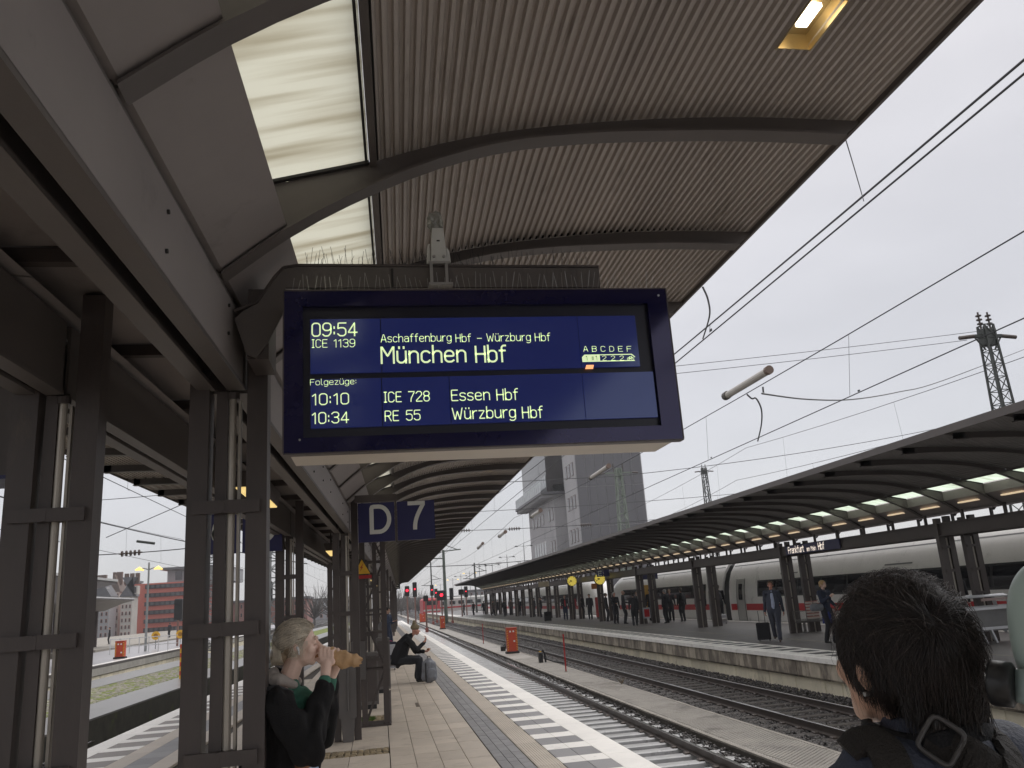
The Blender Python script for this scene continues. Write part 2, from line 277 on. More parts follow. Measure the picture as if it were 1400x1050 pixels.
def text_mesh(txt, mats, h, w=None, bold=.012, ext=.0008, align='LEFT', name='lettering', sw=None, gap=1.5):
    """stroke lettering in the xz plane, facing -y, origin at the left of its baseline; every letter one connected outline"""
    sw = sw or (.50+bold*11); x = 0; items = []
    for ch in txt:
        if ch == ' ': x += 2.6+gap; continue
        wd, st = GL[ch]; items.append((x, st)); x += wd+gap
    tot = x-gap; hs = h/7.; ws = (w/tot) if w else hs*.95; hw = sw/2*hs
    V = []; F = []
    def arc_pts(st):                                          # round the octagonal corners
        out = [st[0]]
        for a, b, c in zip(st[:-2], st[1:-1], st[2:]):
            la = math.dist(a,b); lc = math.dist(b,c); q = min(.55, la*.35, lc*.35)
            if la < .6 or lc < .6 or q < .15: out.append(b); continue
            p = (b[0]+(a[0]-b[0])*q/la, b[1]+(a[1]-b[1])*q/la); r = (b[0]+(c[0]-b[0])*q/lc, b[1]+(c[1]-b[1])*q/lc)
            out += [p, ((p[0]+2*b[0]+r[0])/4,(p[1]+2*b[1]+r[1])/4), r]
        return out+[st[-1]]
    for x0, sts in items:
        for st in sts:
            pts = [Vector(((x0+px)*ws, pz*hs)) for px, pz in (arc_pts(st) if len(st) > 2 else st)]
            closed = (pts[0]-pts[-1]).length < 1e-6; n = len(pts); L = []; R = []
            for k in range(n):
                a = pts[k-1] if k > 0 else (pts[-2] if closed else None); c = pts[k+1] if k < n-1 else (pts[1] if closed else None); b = pts[k]
                d1 = (b-a).normalized() if a is not None else None; d2 = (c-b).normalized() if c is not None else None
                if d1 is None: b = b-d2*hw; d1 = d2
                elif d2 is None: b = b+d1*hw; d2 = d1
                t = (d1+d2); t = t.normalized() if t.length > .05 else d1; nn = Vector((-t.y,t.x)); mlen = hw/max(.5, nn.dot(Vector((-d1.y,d1.x))))
                L.append(b+nn*mlen); R.append(b-nn*mlen)
            i = len(V); V += [(p.x,0,p.y) for p in L]+[(p.x,0,p.y) for p in R]
            for k in range(n-1): F.append((i+k,i+n+k,i+n+k+1,i+k+1))
    if align == 'CENTER': V = [(a-tot*ws/2,b,c) for a,b,c in V]
    me = bpy.data.meshes.new(name); me.from_pydata(V,[],F); me.materials.append(mats); me.update(); return me
# ================================================================ GROUND
ground = MB().box(-400,400,-60,900,-1.6,-1.05).build('ground', ballast_bed, kind='structure')
# ---- own platform
RE = 2.85                                                   # platform edge by track 7
def XL(y): return -5.0+.035*y                               # the other edge: the platform tapers
def XA(y): return -.787+.0282*y                             # outer face of the right-hand beam
def XB(y): return -1.655+.0282*y                            # inner face of the left-hand beam
plat = struct('platform', 'beige paved platform narrowing into the distance')
Y0, Y1 = -8., 112.
m = MB()
for a, b in zip(np.linspace(Y0,Y1,25)[:-1], np.linspace(Y0,Y1,25)[1:]):
    pass
m.v = [(XL(Y0),Y0,-.035),(RE-.02,Y0,-.035),(RE-.02,Y1,-.035),(XL(Y1),Y1,-.035),(XL(Y0)+.1,Y0,-1.1),(RE-.12,Y0,-1.1),(RE-.12,Y1,-1.1),(XL(Y1)+.1,Y1,-1.1)]
m.f = [(0,1,2,3),(1,5,6,2),(3,7,4,0),(2,6,7,3),(0,4,5,1)]; m.mi = [0]*5
m.build('platform_body', grout_m, plat)
def tiles(name, x0, x1, nc, ya, yb, ln, mt, lim_y, parent, top=0., gap=.006, th=.034, jit=.0015, stagger=False, stuffname=None):
    """a paved strip: single slabs as far as they can be told apart, one joined part beyond"""
    w = (x1-x0)/nc; base = MB().cbox(gap/2, w-gap/2, gap/2, ln-gap/2, -th, 0, .003).mesh(name, mt); far = MB(); k = 0
    for c in range(nc):
        y = ya - (ln*.5 if stagger and c % 2 else 0)
        while y < yb:
            if 6. < y < lim_y: inst(name, base, parent, (x0+c*w, y, top+random.uniform(-jit,jit)))
            else: far.cbox(x0+c*w+gap/2, x0+(c+1)*w-gap/2, y+gap/2, y+ln-gap/2, top-th, top+random.uniform(-jit,jit), .003)
            y += ln
    if far.f: far.build(stuffname or name+'_run', mt, parent, kind='stuff')
tiles('paving_slab', .085, 1.285, 4, Y0, Y1, .62, slab_m, 45, plat)
tiles('dark_paver', 1.295, 1.655, 3, Y0, Y1, .24, slab_dark, 24, plat, stagger=True, gap=.004)
tiles('tactile_slab', 1.665, 1.955, 1, Y0, Y1, .30, tact_m, 40, plat)
tiles('edge_slab', 2.515, RE, 1, Y0, Y1, 1.0, white_m, 60, plat, gap=.004)
# fine ribs on the tactile strip
m = MB()
for k in range(9):
    x = 1.68+k*.031
    m.prism([(x,.0),(x+.004,.004),(x+.014,.004),(x+.018,.0)], Y0, 60)
m.build('tactile_rib', tact_m, plat, kind='stuff')
# hatched strip
y = 9.72-.88*20; hw = [MB().cbox(.003,.277,.003,.367,-.034,0,.003).mesh('white_hatch_slab', white_m), MB().cbox(.003,.277,.003,.507,-.034,0,.003).mesh('dark_hatch_slab', slab_dark)]
farm = MB()
while y < Y1:
    for c in (0,1):
        x = 1.96+c*.277
        if 7 < y < 60:
            inst('white_hatch_slab', hw[0], plat, (x,y,random.uniform(-.001,.001))); inst('dark_hatch_slab', hw[1], plat, (x,y+.37,random.uniform(-.001,.001)))
        else:
            farm.cbox(x,x+.275,y,y+.365,-.034,0,.003,0); farm.cbox(x,x+.275,y+.37,y+.875,-.034,0,.003,1)
    y += .88
farm.build('hatch_run', [white_m, slab_dark], plat, kind='stuff')
# middle of the platform (between and beside the columns), slabs with a band of rough stones
mid = MB(); big = MB().cbox(.004,.496,.004,.496,-.034,0,.004).mesh('paving_slab', slab_m)
mossy = []
for i in range(-1, 220):
    y = Y0+i*.5
    x = .08-.5
    band = (11.25 < y+.25 < 12.25) or (14.6 < y+.25 < 15.3)
    while x > XL(y)+1.72:
        near = x > -1.7 and 7 < y < 20
        if band and x > -1.5: mossy.append((x,y))
        elif near: inst('paving_slab', big, plat, (x,y,random.uniform(-.002,.002)))
        else: mid.cbox(x+.004,x+.496,y+.004,y+.496,-.034,random.uniform(-.001,.001),.004)
        x -= .5
mid.build('paving_run', slab_m, plat, kind='stuff')
cob = MB()
for (x,y) in mossy:
    for i in range(6):
        for j in range(6):
            cx_, cy_ = x+.04+i*.083+random.uniform(-.012,.012), y+.04+j*.083+random.uniform(-.012,.012); r = random.uniform(.03,.04)
            cob.cbox(cx_-r,cx_+r,cy_-r,cy_+r,-.034,random.uniform(-.008,.006),.014)
cob.build('cobble_band', mat('yellow_cobble', (.30,.235,.14), .7, .3, 8., .3, 60, island=.3), plat, kind='stuff')
# left edge of the platform, same pattern mirrored, following its own edge line
def shear_strip(name, u0, u1, ya, yb, ln, mt, z=0., fill=1., lim=300, skew=0.):
    base = None; far = MB(); n = 0; y = ya
    while y < yb:
        a0, a1 = XL(y), XL(y+ln); s = far
        single = 8 < y < 34 and n < lim
        t = MB() if single else far; i = len(t.v)
        ye = y+ln*fill-.005
        for z_ in (z-.034, z):
            t.v += [(XL(y)+u0,y,z_),(XL(y)+u1,y+skew,z_),(XL(ye)+u1,ye+skew,z_),(XL(ye)+u0,ye,z_)]
        for q in ((4,5,6,7),(0,1,5,4),(1,2,6,5),(2,3,7,6),(3,0,4,7)): t.f.append(tuple(i+k for k in q)); t.mi.append(0)
        if single: t.build(name, mt, plat); n += 1
        y += ln
    if far.f: far.build(name+'_run', mt, plat, kind='stuff')
shear_strip('edge_slab', 0, .335, Y0, Y1, 1.0, white_m)
shear_strip('dark_hatch_slab', .34, .90, Y0+.36, Y1, .88, mat('taupe_hatch_slab', (.22,.19,.165), .5, .1, 4., .1, 120), fill=.58)
shear_strip('white_hatch_slab', .34, .90, Y0, Y1, .88, white_m, fill=.40)
shear_strip('paving_slab', .905, 1.20, Y0, Y1, .6, tact_m)
shear_strip('dark_paver', 1.205, 1.56, Y0, Y1, .5, slab_dark)
shear_strip('paving_slab', 1.565, 1.86, Y0, Y1, .5, slab_m)
# edge nosing face
MB().box(RE-.02,RE+.005,Y0,Y1,-.12,-.036).build('edge_nosing', coping_m, plat)
# expansion cover by the seated person
MB().box(.62,.68,16.2,16.8,.002,.01).build('floor_cover', mat('brass_cover',(.16,.13,.10),.5), plat)
# grass tuft between the slabs
def grass(name, label, cx_, cy_, rx, ry, z, n, h, col=(.10,.17,.03)):
    g = MB()
    for _ in range(n):
        a = random.uniform(0,6.28); q = math.sqrt(random.random()); x, y = cx_+rx*q*math.cos(a), cy_+ry*q*math.sin(a)
        hh = h*random.uniform(.4,1); t = random.uniform(0,6.28); dx, dy = math.cos(t)*.006, math.sin(t)*.006; lx, ly = random.uniform(-.4,.4)*hh, random.uniform(-.4,.4)*hh
        i = len(g.v); g.v += [(x-dx,y-dy,z),(x+dx,y+dy,z),(x+lx,y+ly,z+hh)]; g.f.append((i,i+1,i+2)); g.mi.append(0)
    o = g.build(name, mat('grass_'+str(len(MATS)), col, .7, .4, 20.), kind='stuff'); tag(o, label, 'grass'); return o
gx, gy, _ = onz(503,983,0)
grass('grass', 'small bright green grass tuft at the foot of the lattice post', gx, gy, .13, .28, -.02, 900, .06)
# ================================================================ TRACKS
def track(name, label, xc, ya, yb, sl_m, pitch=.63, zr=-.76, n_single=150, wet=True):
    t = struct(name, label)
    prof = [(-.07,-.15),(.07,-.15),(.07,-.138),(.012,-.12),(.010,-.04),(.036,-.03),(.036,-.003),(-.036,-.003),(-.036,-.03),(-.010,-.04),(-.012,-.12),(-.07,-.138)]
    for s in (-.7175-.03, .7175+.03):
        r = MB().prism([(xc+s+x, zr+z) for x,z in prof], ya, yb); ro = r.build('rail', rail_m, t)
        MB().prism([(xc+s-.03,zr-.003),(xc+s+.03,zr-.003),(xc+s+.025,zr+.002),(xc+s-.025,zr+.002)], ya, yb).build('running_band', railtop_m, ro)
    sl = MB().cbox(-1.3,1.3,-.12,.12,-.12,0,.02)
    for s in (-.7475,.7475):                                # rail plates and clips on every sleeper
        for e in (-1,1): sl.cbox(s+e*.105-.045, s+e*.105+.045, -.06,.06, 0,.035,.012,1)
    me = sl.mesh('sleeper', [sl_m, rail_m]); far = MB(); y = ya+.3; n = 0
    while y < yb:
        if y > 5 and n < n_single: inst('sleeper', me, t, (xc,y,zr-.155), scale=(1,1,1)); n += 1
        else: far.box(xc-1.3,xc+1.3,y-.13,y+.13,zr-.27,zr-.155)
        y += pitch
    if far.f: far.build('sleeper_run', sl_m, t, kind='stuff')
    return t
track('track_near', 'wet railway track beside the platform edge', 4.385, -8, 420, sleeper_m)
track('track_far', 'railway track below the opposite platform', 8.565, -8, 420, sleeper_b)
track('track_left', 'railway track left of the platform', -6.0, -8, 60, sleeper_b, n_single=40)
track('track_left_outer', 'railway track by the block wall', -12.0, 10, 200, sleeper_b, n_single=60)
track('track_train', 'track under the white express train', 19.3, 5, 300, sleeper_b, n_single=10)
# ballast: a rolling bed and loose stones
def ballast(name, label, x0, x1, ya, yb, n, zfun, size=(.022,.038)):
    ico = []
    bm = bmesh.new(); bmesh.ops.create_icosphere(bm, subdivisions=1, radius=1); vv = np.array([v.co[:] for v in bm.verts]); ff = np.array([[v.index for v in f.verts] for f in bm.faces]); bm.free()
    # nearer stones more densely: sample y with density ~ 1/y
    u = rng.random(n); y = ya*(yb/ya)**u; x = x0+(x1-x0)*rng.random(n)
    r = size[0]+(size[1]-size[0])*rng.random(n); r = r*np.clip(y/22,1,2.6)
    z = zfun(x)+r*.15
    rot = rng.random((n,3))*6.28; V = np.repeat(vv[None],n,0)*(1+.35*(rng.random((n,len(vv),1))-.5))
    V *= (r[:,None,None]*np.array([1,1,.75])*(.7+.6*rng.random((n,1,3))))
    ca, sa = np.cos(rot[:,0])[:,None], np.sin(rot[:,0])[:,None]
    X = V[:,:,0]*ca-V[:,:,1]*sa; Yv = V[:,:,0]*sa+V[:,:,1]*ca; cb, sb = np.cos(rot[:,1]*.2)[:,None], np.sin(rot[:,1]*.2)[:,None]
    Z = V[:,:,2]*cb-X*sb; X = X*cb+V[:,:,2]*sb
    P = np.stack([X+x[:,None], Yv+y[:,None], Z+z[:,None]],-1).reshape(-1,3)
    F = (ff[None]+(np.arange(n)*len(vv))[:,None,None]).reshape(-1,3)
    me = bpy.data.meshes.new(name); me.vertices.add(len(P)); me.vertices.foreach_set('co', P.ravel().astype('f4'))
    me.loops.add(F.size); me.loops.foreach_set('vertex_index', F.ravel().astype('i4')); me.polygons.add(len(F))
    me.polygons.foreach_set('loop_start', np.arange(0,F.size,3,dtype='i4')); me.polygons.foreach_set('loop_total', np.full(len(F),3,dtype='i4'))
    me.update(calc_edges=True); me.validate(); me.materials.append(stone_m)
    o = bpy.data.objects.new(name, me); COL.objects.link(o); o['kind'] = 'stuff'; tag(o, label, 'gravel'); return o
def bed(name, prof, ya, yb, mt):
    m = MB(); i = 0
    for a,b in zip(prof[:-1],prof[1:]): m.quad((a[0],ya,a[1]),(b[0],ya,b[1]),(b[0],yb,b[1]),(a[0],yb,a[1]))
    return m.build(name, mt, kind='structure')
bed('ballast_bed', [(2.7,-1.03),(3.1,-1.03),(5.45,-1.03),(5.75,-.9)], -8, 420, ballast_bed)
bed('ballast_bed_far', [(6.85,-.86),(7.1,-.95),(9.9,-.955),(10.3,-.86)], -8, 420, ballast_bed)
zf1 = lambda x: np.where(x > 5.45, -.965+.08*np.clip((x-5.45)/.3,0,1), -1.035)
zf2 = lambda x: np.where(x < 7.5, -.93+.06*np.clip((7.3-x)/.4,0,1), np.where(x > 9.45, -.95+.12*np.clip((x-9.5)/.5,0,1), -.95))
ballast('ballast_stones', 'grey ballast stones around the near track', 2.9, 5.7, 8.5, 70, 26000, zf1)
ballast('ballast_stones_far', 'dark ballast stones around the track below the opposite platform', 6.9, 10.2, 9.5, 90, 36000, zf2)
# walkway strip between the tracks
ws = struct('walkway_strip', 'concrete walkway between the two tracks')
MB().box(5.72,6.88,-8,300,-1.0,-.835).build('walkway_base', grout_m, ws)
tiles('walkway_slab', 5.80, 6.80, 1, -8, 300, .5, stripm, 60, ws, top=-.80, jit=.003)
for xx in (5.72,6.80): tiles('kerb_stone', xx, xx+.08, 1, -8, 300, 1.0, conc, 60, ws, top=-.79, jit=.004)
nub = MB()
for i in range(560):
    y = 10+i*.05
    for j in range(9):
        x = 5.87+j*.105+(.05 if i%2 else 0); nub.cbox(x-.036,x+.036,y-.015,y+.015,-.801,-.787,.006)
nub.build('walkway_ribs', stripm, ws, kind='stuff')
# ================================================================ OPPOSITE PLATFORM
OE = 10.0
op = struct('opposite_platform', 'asphalt platform across the tracks')
MB().box(OE+.3,17.5,-8,190,-1.1,-.004).build('platform_body', grout_m, op)
MB().box(OE+1.22,17.1,-8,190,-.01,.0).build('asphalt_surface', opp_floor, op)
tiles('coping_stone', OE, OE+.36, 1, -8, 190, 1.0, coping_m, 110, op, th=.11, jit=.003, gap=.01)
hw0 = MB().cbox(.003,.86,.002,.36,-.03,0,.002).mesh('white_hatch_slab', white_m)
far = MB(); y = -8.
while y < 190:
    if 12 < y < 90:
        inst('white_hatch_slab', hw0, op, (OE+.36,y,0))
        hs = MB()
        inst('dark_hatch_slab', MATS.setdefault('_oh', MB().cbox(.0,.60,.0,.515,-.03,-.001,.002).mesh('dark_hatch_slab', asph)), op, (OE+.44,y+.362,0))
    else: far.box(OE+.36,OE+1.22,y,y+.36,-.02,0,0); far.box(OE+.44,OE+1.04,y+.362,y+.878,-.02,-.001,1)
    y += .88
far.build('hatch_run', [white_m, slab_dark], op, kind='stuff')
MB().box(OE+.36,OE+.435,-8,190,-.03,-.002).build('white_line', white_m, op); MB().box(OE+1.045,OE+1.22,-8,190,-.03,-.002).build('white_line', white_m, op)
MB().box(17.1,17.5,-8,190,-.02,.003).build('far_edge_line', white_m, op)
MB().box(12.6,12.68,12,120,.0,.002).build('asphalt_seam', conc, op)
# retaining wall: a stained overhanging course over pale panels
wl = struct('retaining_wall', 'stained block retaining wall of the opposite platform')
def course(name, x, th, z0, z1, ln, mt, lim, off=0.):
    base = MB(); far = MB(); y = -8.+off
    protos = []
    for k in range(4):
        b = MB(); b.v = []; jx = random.uniform(-.012,.012)
        b.box(jx,th,.006,ln-.006,z0,z1); me = b.mesh(name, mt)
        bm = bmesh.new(); bm.from_mesh(me); bmesh.ops.bevel(bm, geom=bm.edges[:], offset=.012, segments=1, affect='EDGES')
        for v in bm.verts: v.co.x += random.uniform(-.006,.006)
        bm.to_mesh(me); bm.free(); protos.append(me)
    while y < 190:
        if 10 < y < lim: inst(name, random.choice(protos), wl, (x,y,0))
        else: far.box(x,x+th,y+.006,y+ln-.006,z0,z1)
        y += ln
    far.build(name+'_run', mt, wl, kind='stuff')
course('stained_block', OE+.05, .25, -.475, -.115, 1.12, wallA, 110)
course('ledge_block', OE+.09, .25, -.515, -.48, 1.56, wallA, 90)
course('pale_panel', OE+.17, .2, -1.08, -.52, .72, wallB, 110, .3)
MB().box(OE+.24,OE+.5,-8,190,-1.1,-.03).build('wall_core', gap_m, wl)
# ================================================================ STATION CANOPIES
CTRL = [(0,3.345,3.40),(.27,3.56,3.82),(.67,3.80,3.945),(1.02,3.96,4.06),(1.33,4.055,4.135),(1.80,4.125,4.205),(2.21,4.15,4.245),(2.67,4.165,4.27),(3.37,4.155,4.27)]
_u = np.array([c[0]/3.37 for c in CTRL]); _lo = np.array([c[1] for c in CTRL]); _hi = np.array([c[2] for c in CTRL])
def cub(u, t):                                               # smooth through the control heights
    u = np.asarray(u, float); d = np.gradient(t, _u); k = np.clip(np.searchsorted(_u, u)-1, 0, len(_u)-2)
    h = _u[k+1]-_u[k]; s = (u-_u[k])/h
    return (2*s**3-3*s**2+1)*t[k]+(s**3-2*s**2+s)*h*d[k]+(-2*s**3+3*s**2)*t[k+1]+(s**3-s**2)*h*d[k+1]
UG0, UG1 = .285/3.37, .675/3.37
LOWU = np.linspace(UG0,1,22)
def wing(canopy, xin, xout, ya, yb, bay, zmap, corr_mat, gl, near, sgn, lamp_bays=(), pitch=.0452, softlamp=None, detail_to=60, ecut=.963, inner=.25):
    """one curved wing of the roof: ribs every bay, boxed soffit, glazed strip, corrugated sheets"""
    n = int(round((yb-ya)/bay))
    for k in range(n+1):
        y = ya+k*bay; xi, xo = xin(y), xout(y); span = xo-xi
        # rib: web with a bottom flange
        us = np.unique(np.concatenate([np.linspace(0,UG0,4), [UG0*.55,UG0*.551], np.linspace(UG0,1,22)[1:]])); lo = zmap(cub(us,_lo)); hi = zmap(cub(us,_hi))-.006
        hi = np.where(us < UG0, float(zmap(cub([UG0],_hi))[0])-.006, hi)                # full-depth web right behind the soffit edge
        hi = np.where(us < UG0*.5505, np.minimum(hi, lo+.11*sgn_scale), hi)
        us = np.concatenate([us[:-1], [ecut, 1.]]); lo = np.concatenate([lo[:-1], [lo[-1], hi[-1]-.012]]); hi = np.concatenate([hi[:-1], [hi[-1], hi[-1]]])
        m = MB(); t = .012; fw = .055
        for side in (-1,1):
            for a in range(len(us)-1):
                x0, x1 = xi+us[a]*span, xi+us[a+1]*span; yy = y+side*t/2
                m.quad((x0,yy,lo[a]),(x1,yy,lo[a+1]),(x1,yy,hi[a+1]),(x0,yy,hi[a]))
        for a in range(len(us)-2):
            x0, x1 = xi+us[a]*span, xi+us[a+1]*span
            i = len(m.v)
            for (x,z) in ((x0,lo[a]),(x1,lo[a+1])):
                m.v += [(x,y-fw,z),(x,y+fw,z),(x,y+fw,z-.014),(x,y-fw,z-.014)]
            for q in range(4): m.f.append((i+q,i+(q+1)%4,i+4+(q+1)%4,i+4+q)); m.mi.append(0)
            if a == len(us)-3: m.f.append((i+4,i+5,i+6,i+7)); m.mi.append(0)
        m.build('rib', steel_rib, canopy)
        if k == n: break
        y2 = y+bay; xi2, xo2 = xin(y2), xout(y2)
        def px_(u, f): return (xi+u*(xo-xi))*(1-f)+(xi2+u*(xo2-xi2))*f
        # boxed soffit
        m = MB(); uu = [0, UG0*.5, UG0]; zz = zmap(cub(uu,_lo))+(.016 if near else .045)
        for f0, f1 in ((.0,1.),):
            ya_, yb_ = y+.007, y2-.007
            for a in range(2):
                m.quad((px_(uu[a],0),ya_,zz[a]),(px_(uu[a+1],0),ya_,zz[a+1]),(px_(uu[a+1],1),yb_,zz[a+1]),(px_(uu[a],1),yb_,zz[a]))
            zt = float(zmap(cub([UG0],_hi))[0])-.01
            if not near: m.quad((px_(UG0,0),ya_,zz[2]),(px_(UG0,0),ya_,zt),(px_(UG0,1),yb_,zt),(px_(UG0,1),yb_,zz[2]))
            tu = UG0*.35 if near else UG0
            m.quad((px_(0,0),ya_,zt+.1),(px_(tu,0),ya_,zt),(px_(tu,1),yb_,zt),(px_(0,1),yb_,zt+.1))
            sg_ = 1 if xo > xi else -1
            m.quad((px_(0,0)-sg_*inner,ya_,zz[0]-.02),(px_(0,0),ya_,zz[0]),(px_(0,1),yb_,zz[0]),(px_(0,1)-sg_*inner,yb_,zz[0]-.02))
            if near: m.quad((px_(tu,0),ya_,zt),(px_(tu,0),ya_,zz[1]),(px_(tu,1),yb_,zz[1]),(px_(tu,1),yb_,zt))
            m.quad((px_(0,0),ya_,zz[0]+.03),(px_(0,0),ya_,zt+.1),(px_(0,1),yb_,zt+.1),(px_(0,1),yb_,zz[0]+.03))
        m.build('soffit_panel', panel_m, canopy)
        # glazed strip and its frame bar
        m = MB(); g0, g1 = (UG0*.36 if near else UG0+.004), UG1; z0, z1 = zmap(cub([max(g0,UG0),g1],_hi)); z0 = z0 if not near else z0-.03
        for q, zo in ((0,.0),(1,.012)):
            m.quad((px_(g0,0),y+.007,z0+zo),(px_(g1,0),y+.007,z1+zo),(px_(g1,1),y2-.007,z1+zo),(px_(g0,1),y2-.007,z0+zo))
        m.v = m.v; m.build('glass_panel', gl, canopy)
        MB().obox((px_(g0,1),y2-.02,z0-.012),(px_(g1,1),y2-.02,z1-.012),.026,.014).build('glazing_seal', gap_m, canopy)
        MB().obox((px_(g1-.004,0),y+.02,z1-.008),(px_(g1-.004,1),y2-.02,z1-.008),.012,.012).build('glazing_seal', gap_m, canopy)
        MB().obox((px_(g1+.006,0),y+.02,z1-.01),(px_(g1+.006,1),y2-.02,z1-.01),.035,.05).build('glazing_bar', steel_rib, canopy)
        # corrugated sheets
        u0 = g1+.014; w = abs((xo-xi))*(1-u0); nw = int(w/pitch) if y < detail_to and near else max(12, int(w/(pitch*2.4)))
        amp = .0115 if near else .016
        if not near or y >= detail_to: amp = .016
        prof = [(0,-1),(.18,-1),(.36,1),(.64,1),(.82,-1)]
        us2 = []; zo2 = []
        for c in range(nw):
            for fx, fz in prof: us2.append(u0+(1-u0)*(c+fx)/nw); zo2.append(fz*amp)
        us2.append(1.); zo2.append(-amp); us2 = np.array(us2); zz = zmap(cub(us2,_hi))+np.array(zo2)+.012
        hole = (k in lamp_bays)
        m = MB(); cuts = [0,1] if not hole else [0,.36,.60,1]
        fr = [c for c in cuts]
        nv = len(us2)
        for f in fr:
            yy = y+(bay)*f
            m.v += [(px_(u,f),yy,z) for u,z in zip(us2,zz)]
        ha, hb = (.772,.820)
        for s_ in range(len(fr)-1):
            for a in range(nv-1):
                if hole and s_ == 1 and ha < us2[a] < hb: continue
                m.f.append((s_*nv+a,s_*nv+a+1,(s_+1)*nv+a+1,(s_+1)*nv+a)); m.mi.append(0)
        o = m.build('roof_sheet', corr_mat, canopy)
        # weather skin above, closing the roof
        m = MB(); us3 = np.linspace(UG1,1,8); z3 = zmap(cub(us3,_hi))+.10
        for a in range(7): m.quad((px_(us3[a],0),y,z3[a]),(px_(us3[a+1],0),y,z3[a+1]),(px_(us3[a+1],1),y2,z3[a+1]),(px_(us3[a],1),y2,z3[a]))
        m.build('roof_skin', gap_m, canopy)
        # edge trim
        ze = float(zmap(cub([1.],_hi))[0])
        MB().obox((xo,y,ze+.035),(xo2,y2,ze+.035),.02,.13).build('edge_trim', steel_rib, canopy)
        if hole:
            fx = MB(); zc = float(zmap(cub([.796],_hi))[0]); f0, f1 = .36,.60
            xa0, xb0 = px_(ha+.001,.47), px_(hb+.004,.47); yy0, yy1 = y+bay*f0, y+bay*f1
            fx.box(min(xa0,xb0),max(xa0,xb0),yy0,yy1,zc+.085,zc+.095)
            for a_,b_ in (((xa0,yy0),(xa0,yy1)),((xb0,yy0),(xb0,yy1))): fx.obox((a_[0],a_[1],zc+.04),(b_[0],b_[1],zc+.04),.006,.10)
            for yy in (yy0,yy1): fx.obox((xa0,yy,zc+.045),(xb0,yy,zc+.045),.006,.09)
            fo = fx.build('lamp_housing', mat('lamp_housing_metal',(.45,.36,.2),.3,.1,3.,metal=.6), canopy)
            xm = (xa0+xb0)/2
            MB().cbox(xm-.028,xm+.028,yy0+.10,yy1-.10,zc+.045,zc+.075,.01).build('lamp_tube', lamp_hot, fo)
        if softlamp: softlamp(canopy, k, px_, y, y2, zmap)
sgn_scale = 1.
# ---- own canopy
can = thing('platform_canopy', 'dark steel butterfly canopy with curved ribs over the near platform', 'canopy')
BAY = 1.4333; YS = 2.30-BAY*6
ident = lambda z: np.asarray(z)
def ERight(y): return min(2.70+.007*y, 3.05)
def ELeft(y): return -4.93+.0405*y
lampsR = tuple(6+9*k for k in range(0,6)) 
wing(can, lambda y: XA(y)+.003, ERight, YS, YS+BAY*66, BAY, ident, corr_m, glass_m, True, 1, lamp_bays=(6,15,24,33,42,51), detail_to=40)
wing(can, lambda y: XB(y)-.203, ELeft, YS, YS+BAY*66, BAY, ident, corr_m, glass_m, True, -1, lamp_bays=(15,24,33), detail_to=14, pitch=.06, ecut=.92)
YE = YS+BAY*66
# twin longitudinal beams, each a pair of channels with an open slot between
def beam(cx, x_in, x_out, ya, yb, z0, z1, mt, parent=can):
    """channels back to back: outer faces at x_in and x_out"""
    for (xw, d) in ((x_in, -1), (x_out, 1)):                 # d: direction of the flanges
        m = MB(); w = .075; t = .014
        def sw(a, b, za, zb):
            i = len(m.v)
            for y in (ya,yb):
                o = cx(y); m.v += [(o+a,y,za),(o+b,y,za),(o+b,y,zb),(o+a,y,zb)]
            for q in range(4): m.f.append((i+q,i+(q+1)%4,i+4+(q+1)%4,i+4+q)); m.mi.append(0)
            m.f += [(i,i+1,i+2,i+3),(i+7,i+6,i+5,i+4)]; m.mi += [0,0]
        sw(min(xw,xw+d*t),max(xw,xw+d*t),z0+.02,z1-.02); sw(min(xw-d*.012,xw+d*w),max(xw-d*.012,xw+d*w),z0,z0+.02); sw(min(xw,xw+d*w),max(xw,xw+d*w),z1-.02,z1)
        m.build('beam_channel', mt, parent)
COLY = [4.30+8.6*k for k in range(-1, 10)]
segs = [-7.5]+[y for y in COLY]+[YE]
for a, b in zip(segs[:-1], segs[1:]):
    beam(XA, 0., -.21, a+.03, b-.03, 2.93, 3.31, panel_m if False else steel_rib)
    beam(XB, 0., -.19, a+.03, b-.03, 2.93, 3.31, steel_rib)
# web plates on the visible side of the right beam and bolt heads
for j, (a, b) in enumerate(zip(segs[:-1], segs[1:])):
    m = MB(); ys_ = (a+.07, b-.07); i = 0
    m.v = [(XA(ys_[0])+.0035,ys_[0],2.965),(XA(ys_[1])+.0035,ys_[1],2.965),(XA(ys_[1])+.0035,ys_[1],3.29),(XA(ys_[0])+.0035,ys_[0],3.29)]; m.f=[(0,1,2,3)]; m.mi=[0]
    m.build('beam_web_plate', panel_m, can)
    bl = MB()
    for yy in ((a+b)/2-.9,(a+b)/2+.9, a+.45, b-.45, (a+b)/2, b-1.5, a+1.7):
        for zz in ((3.05,3.2) if int(yy*7)%2 else (3.1,3.24)):
            bl.disc((XA(yy)+.006,yy,zz), .009, 'x', .012, 8)
    bl.build('bolt_heads', gap_m, can, kind='stuff')
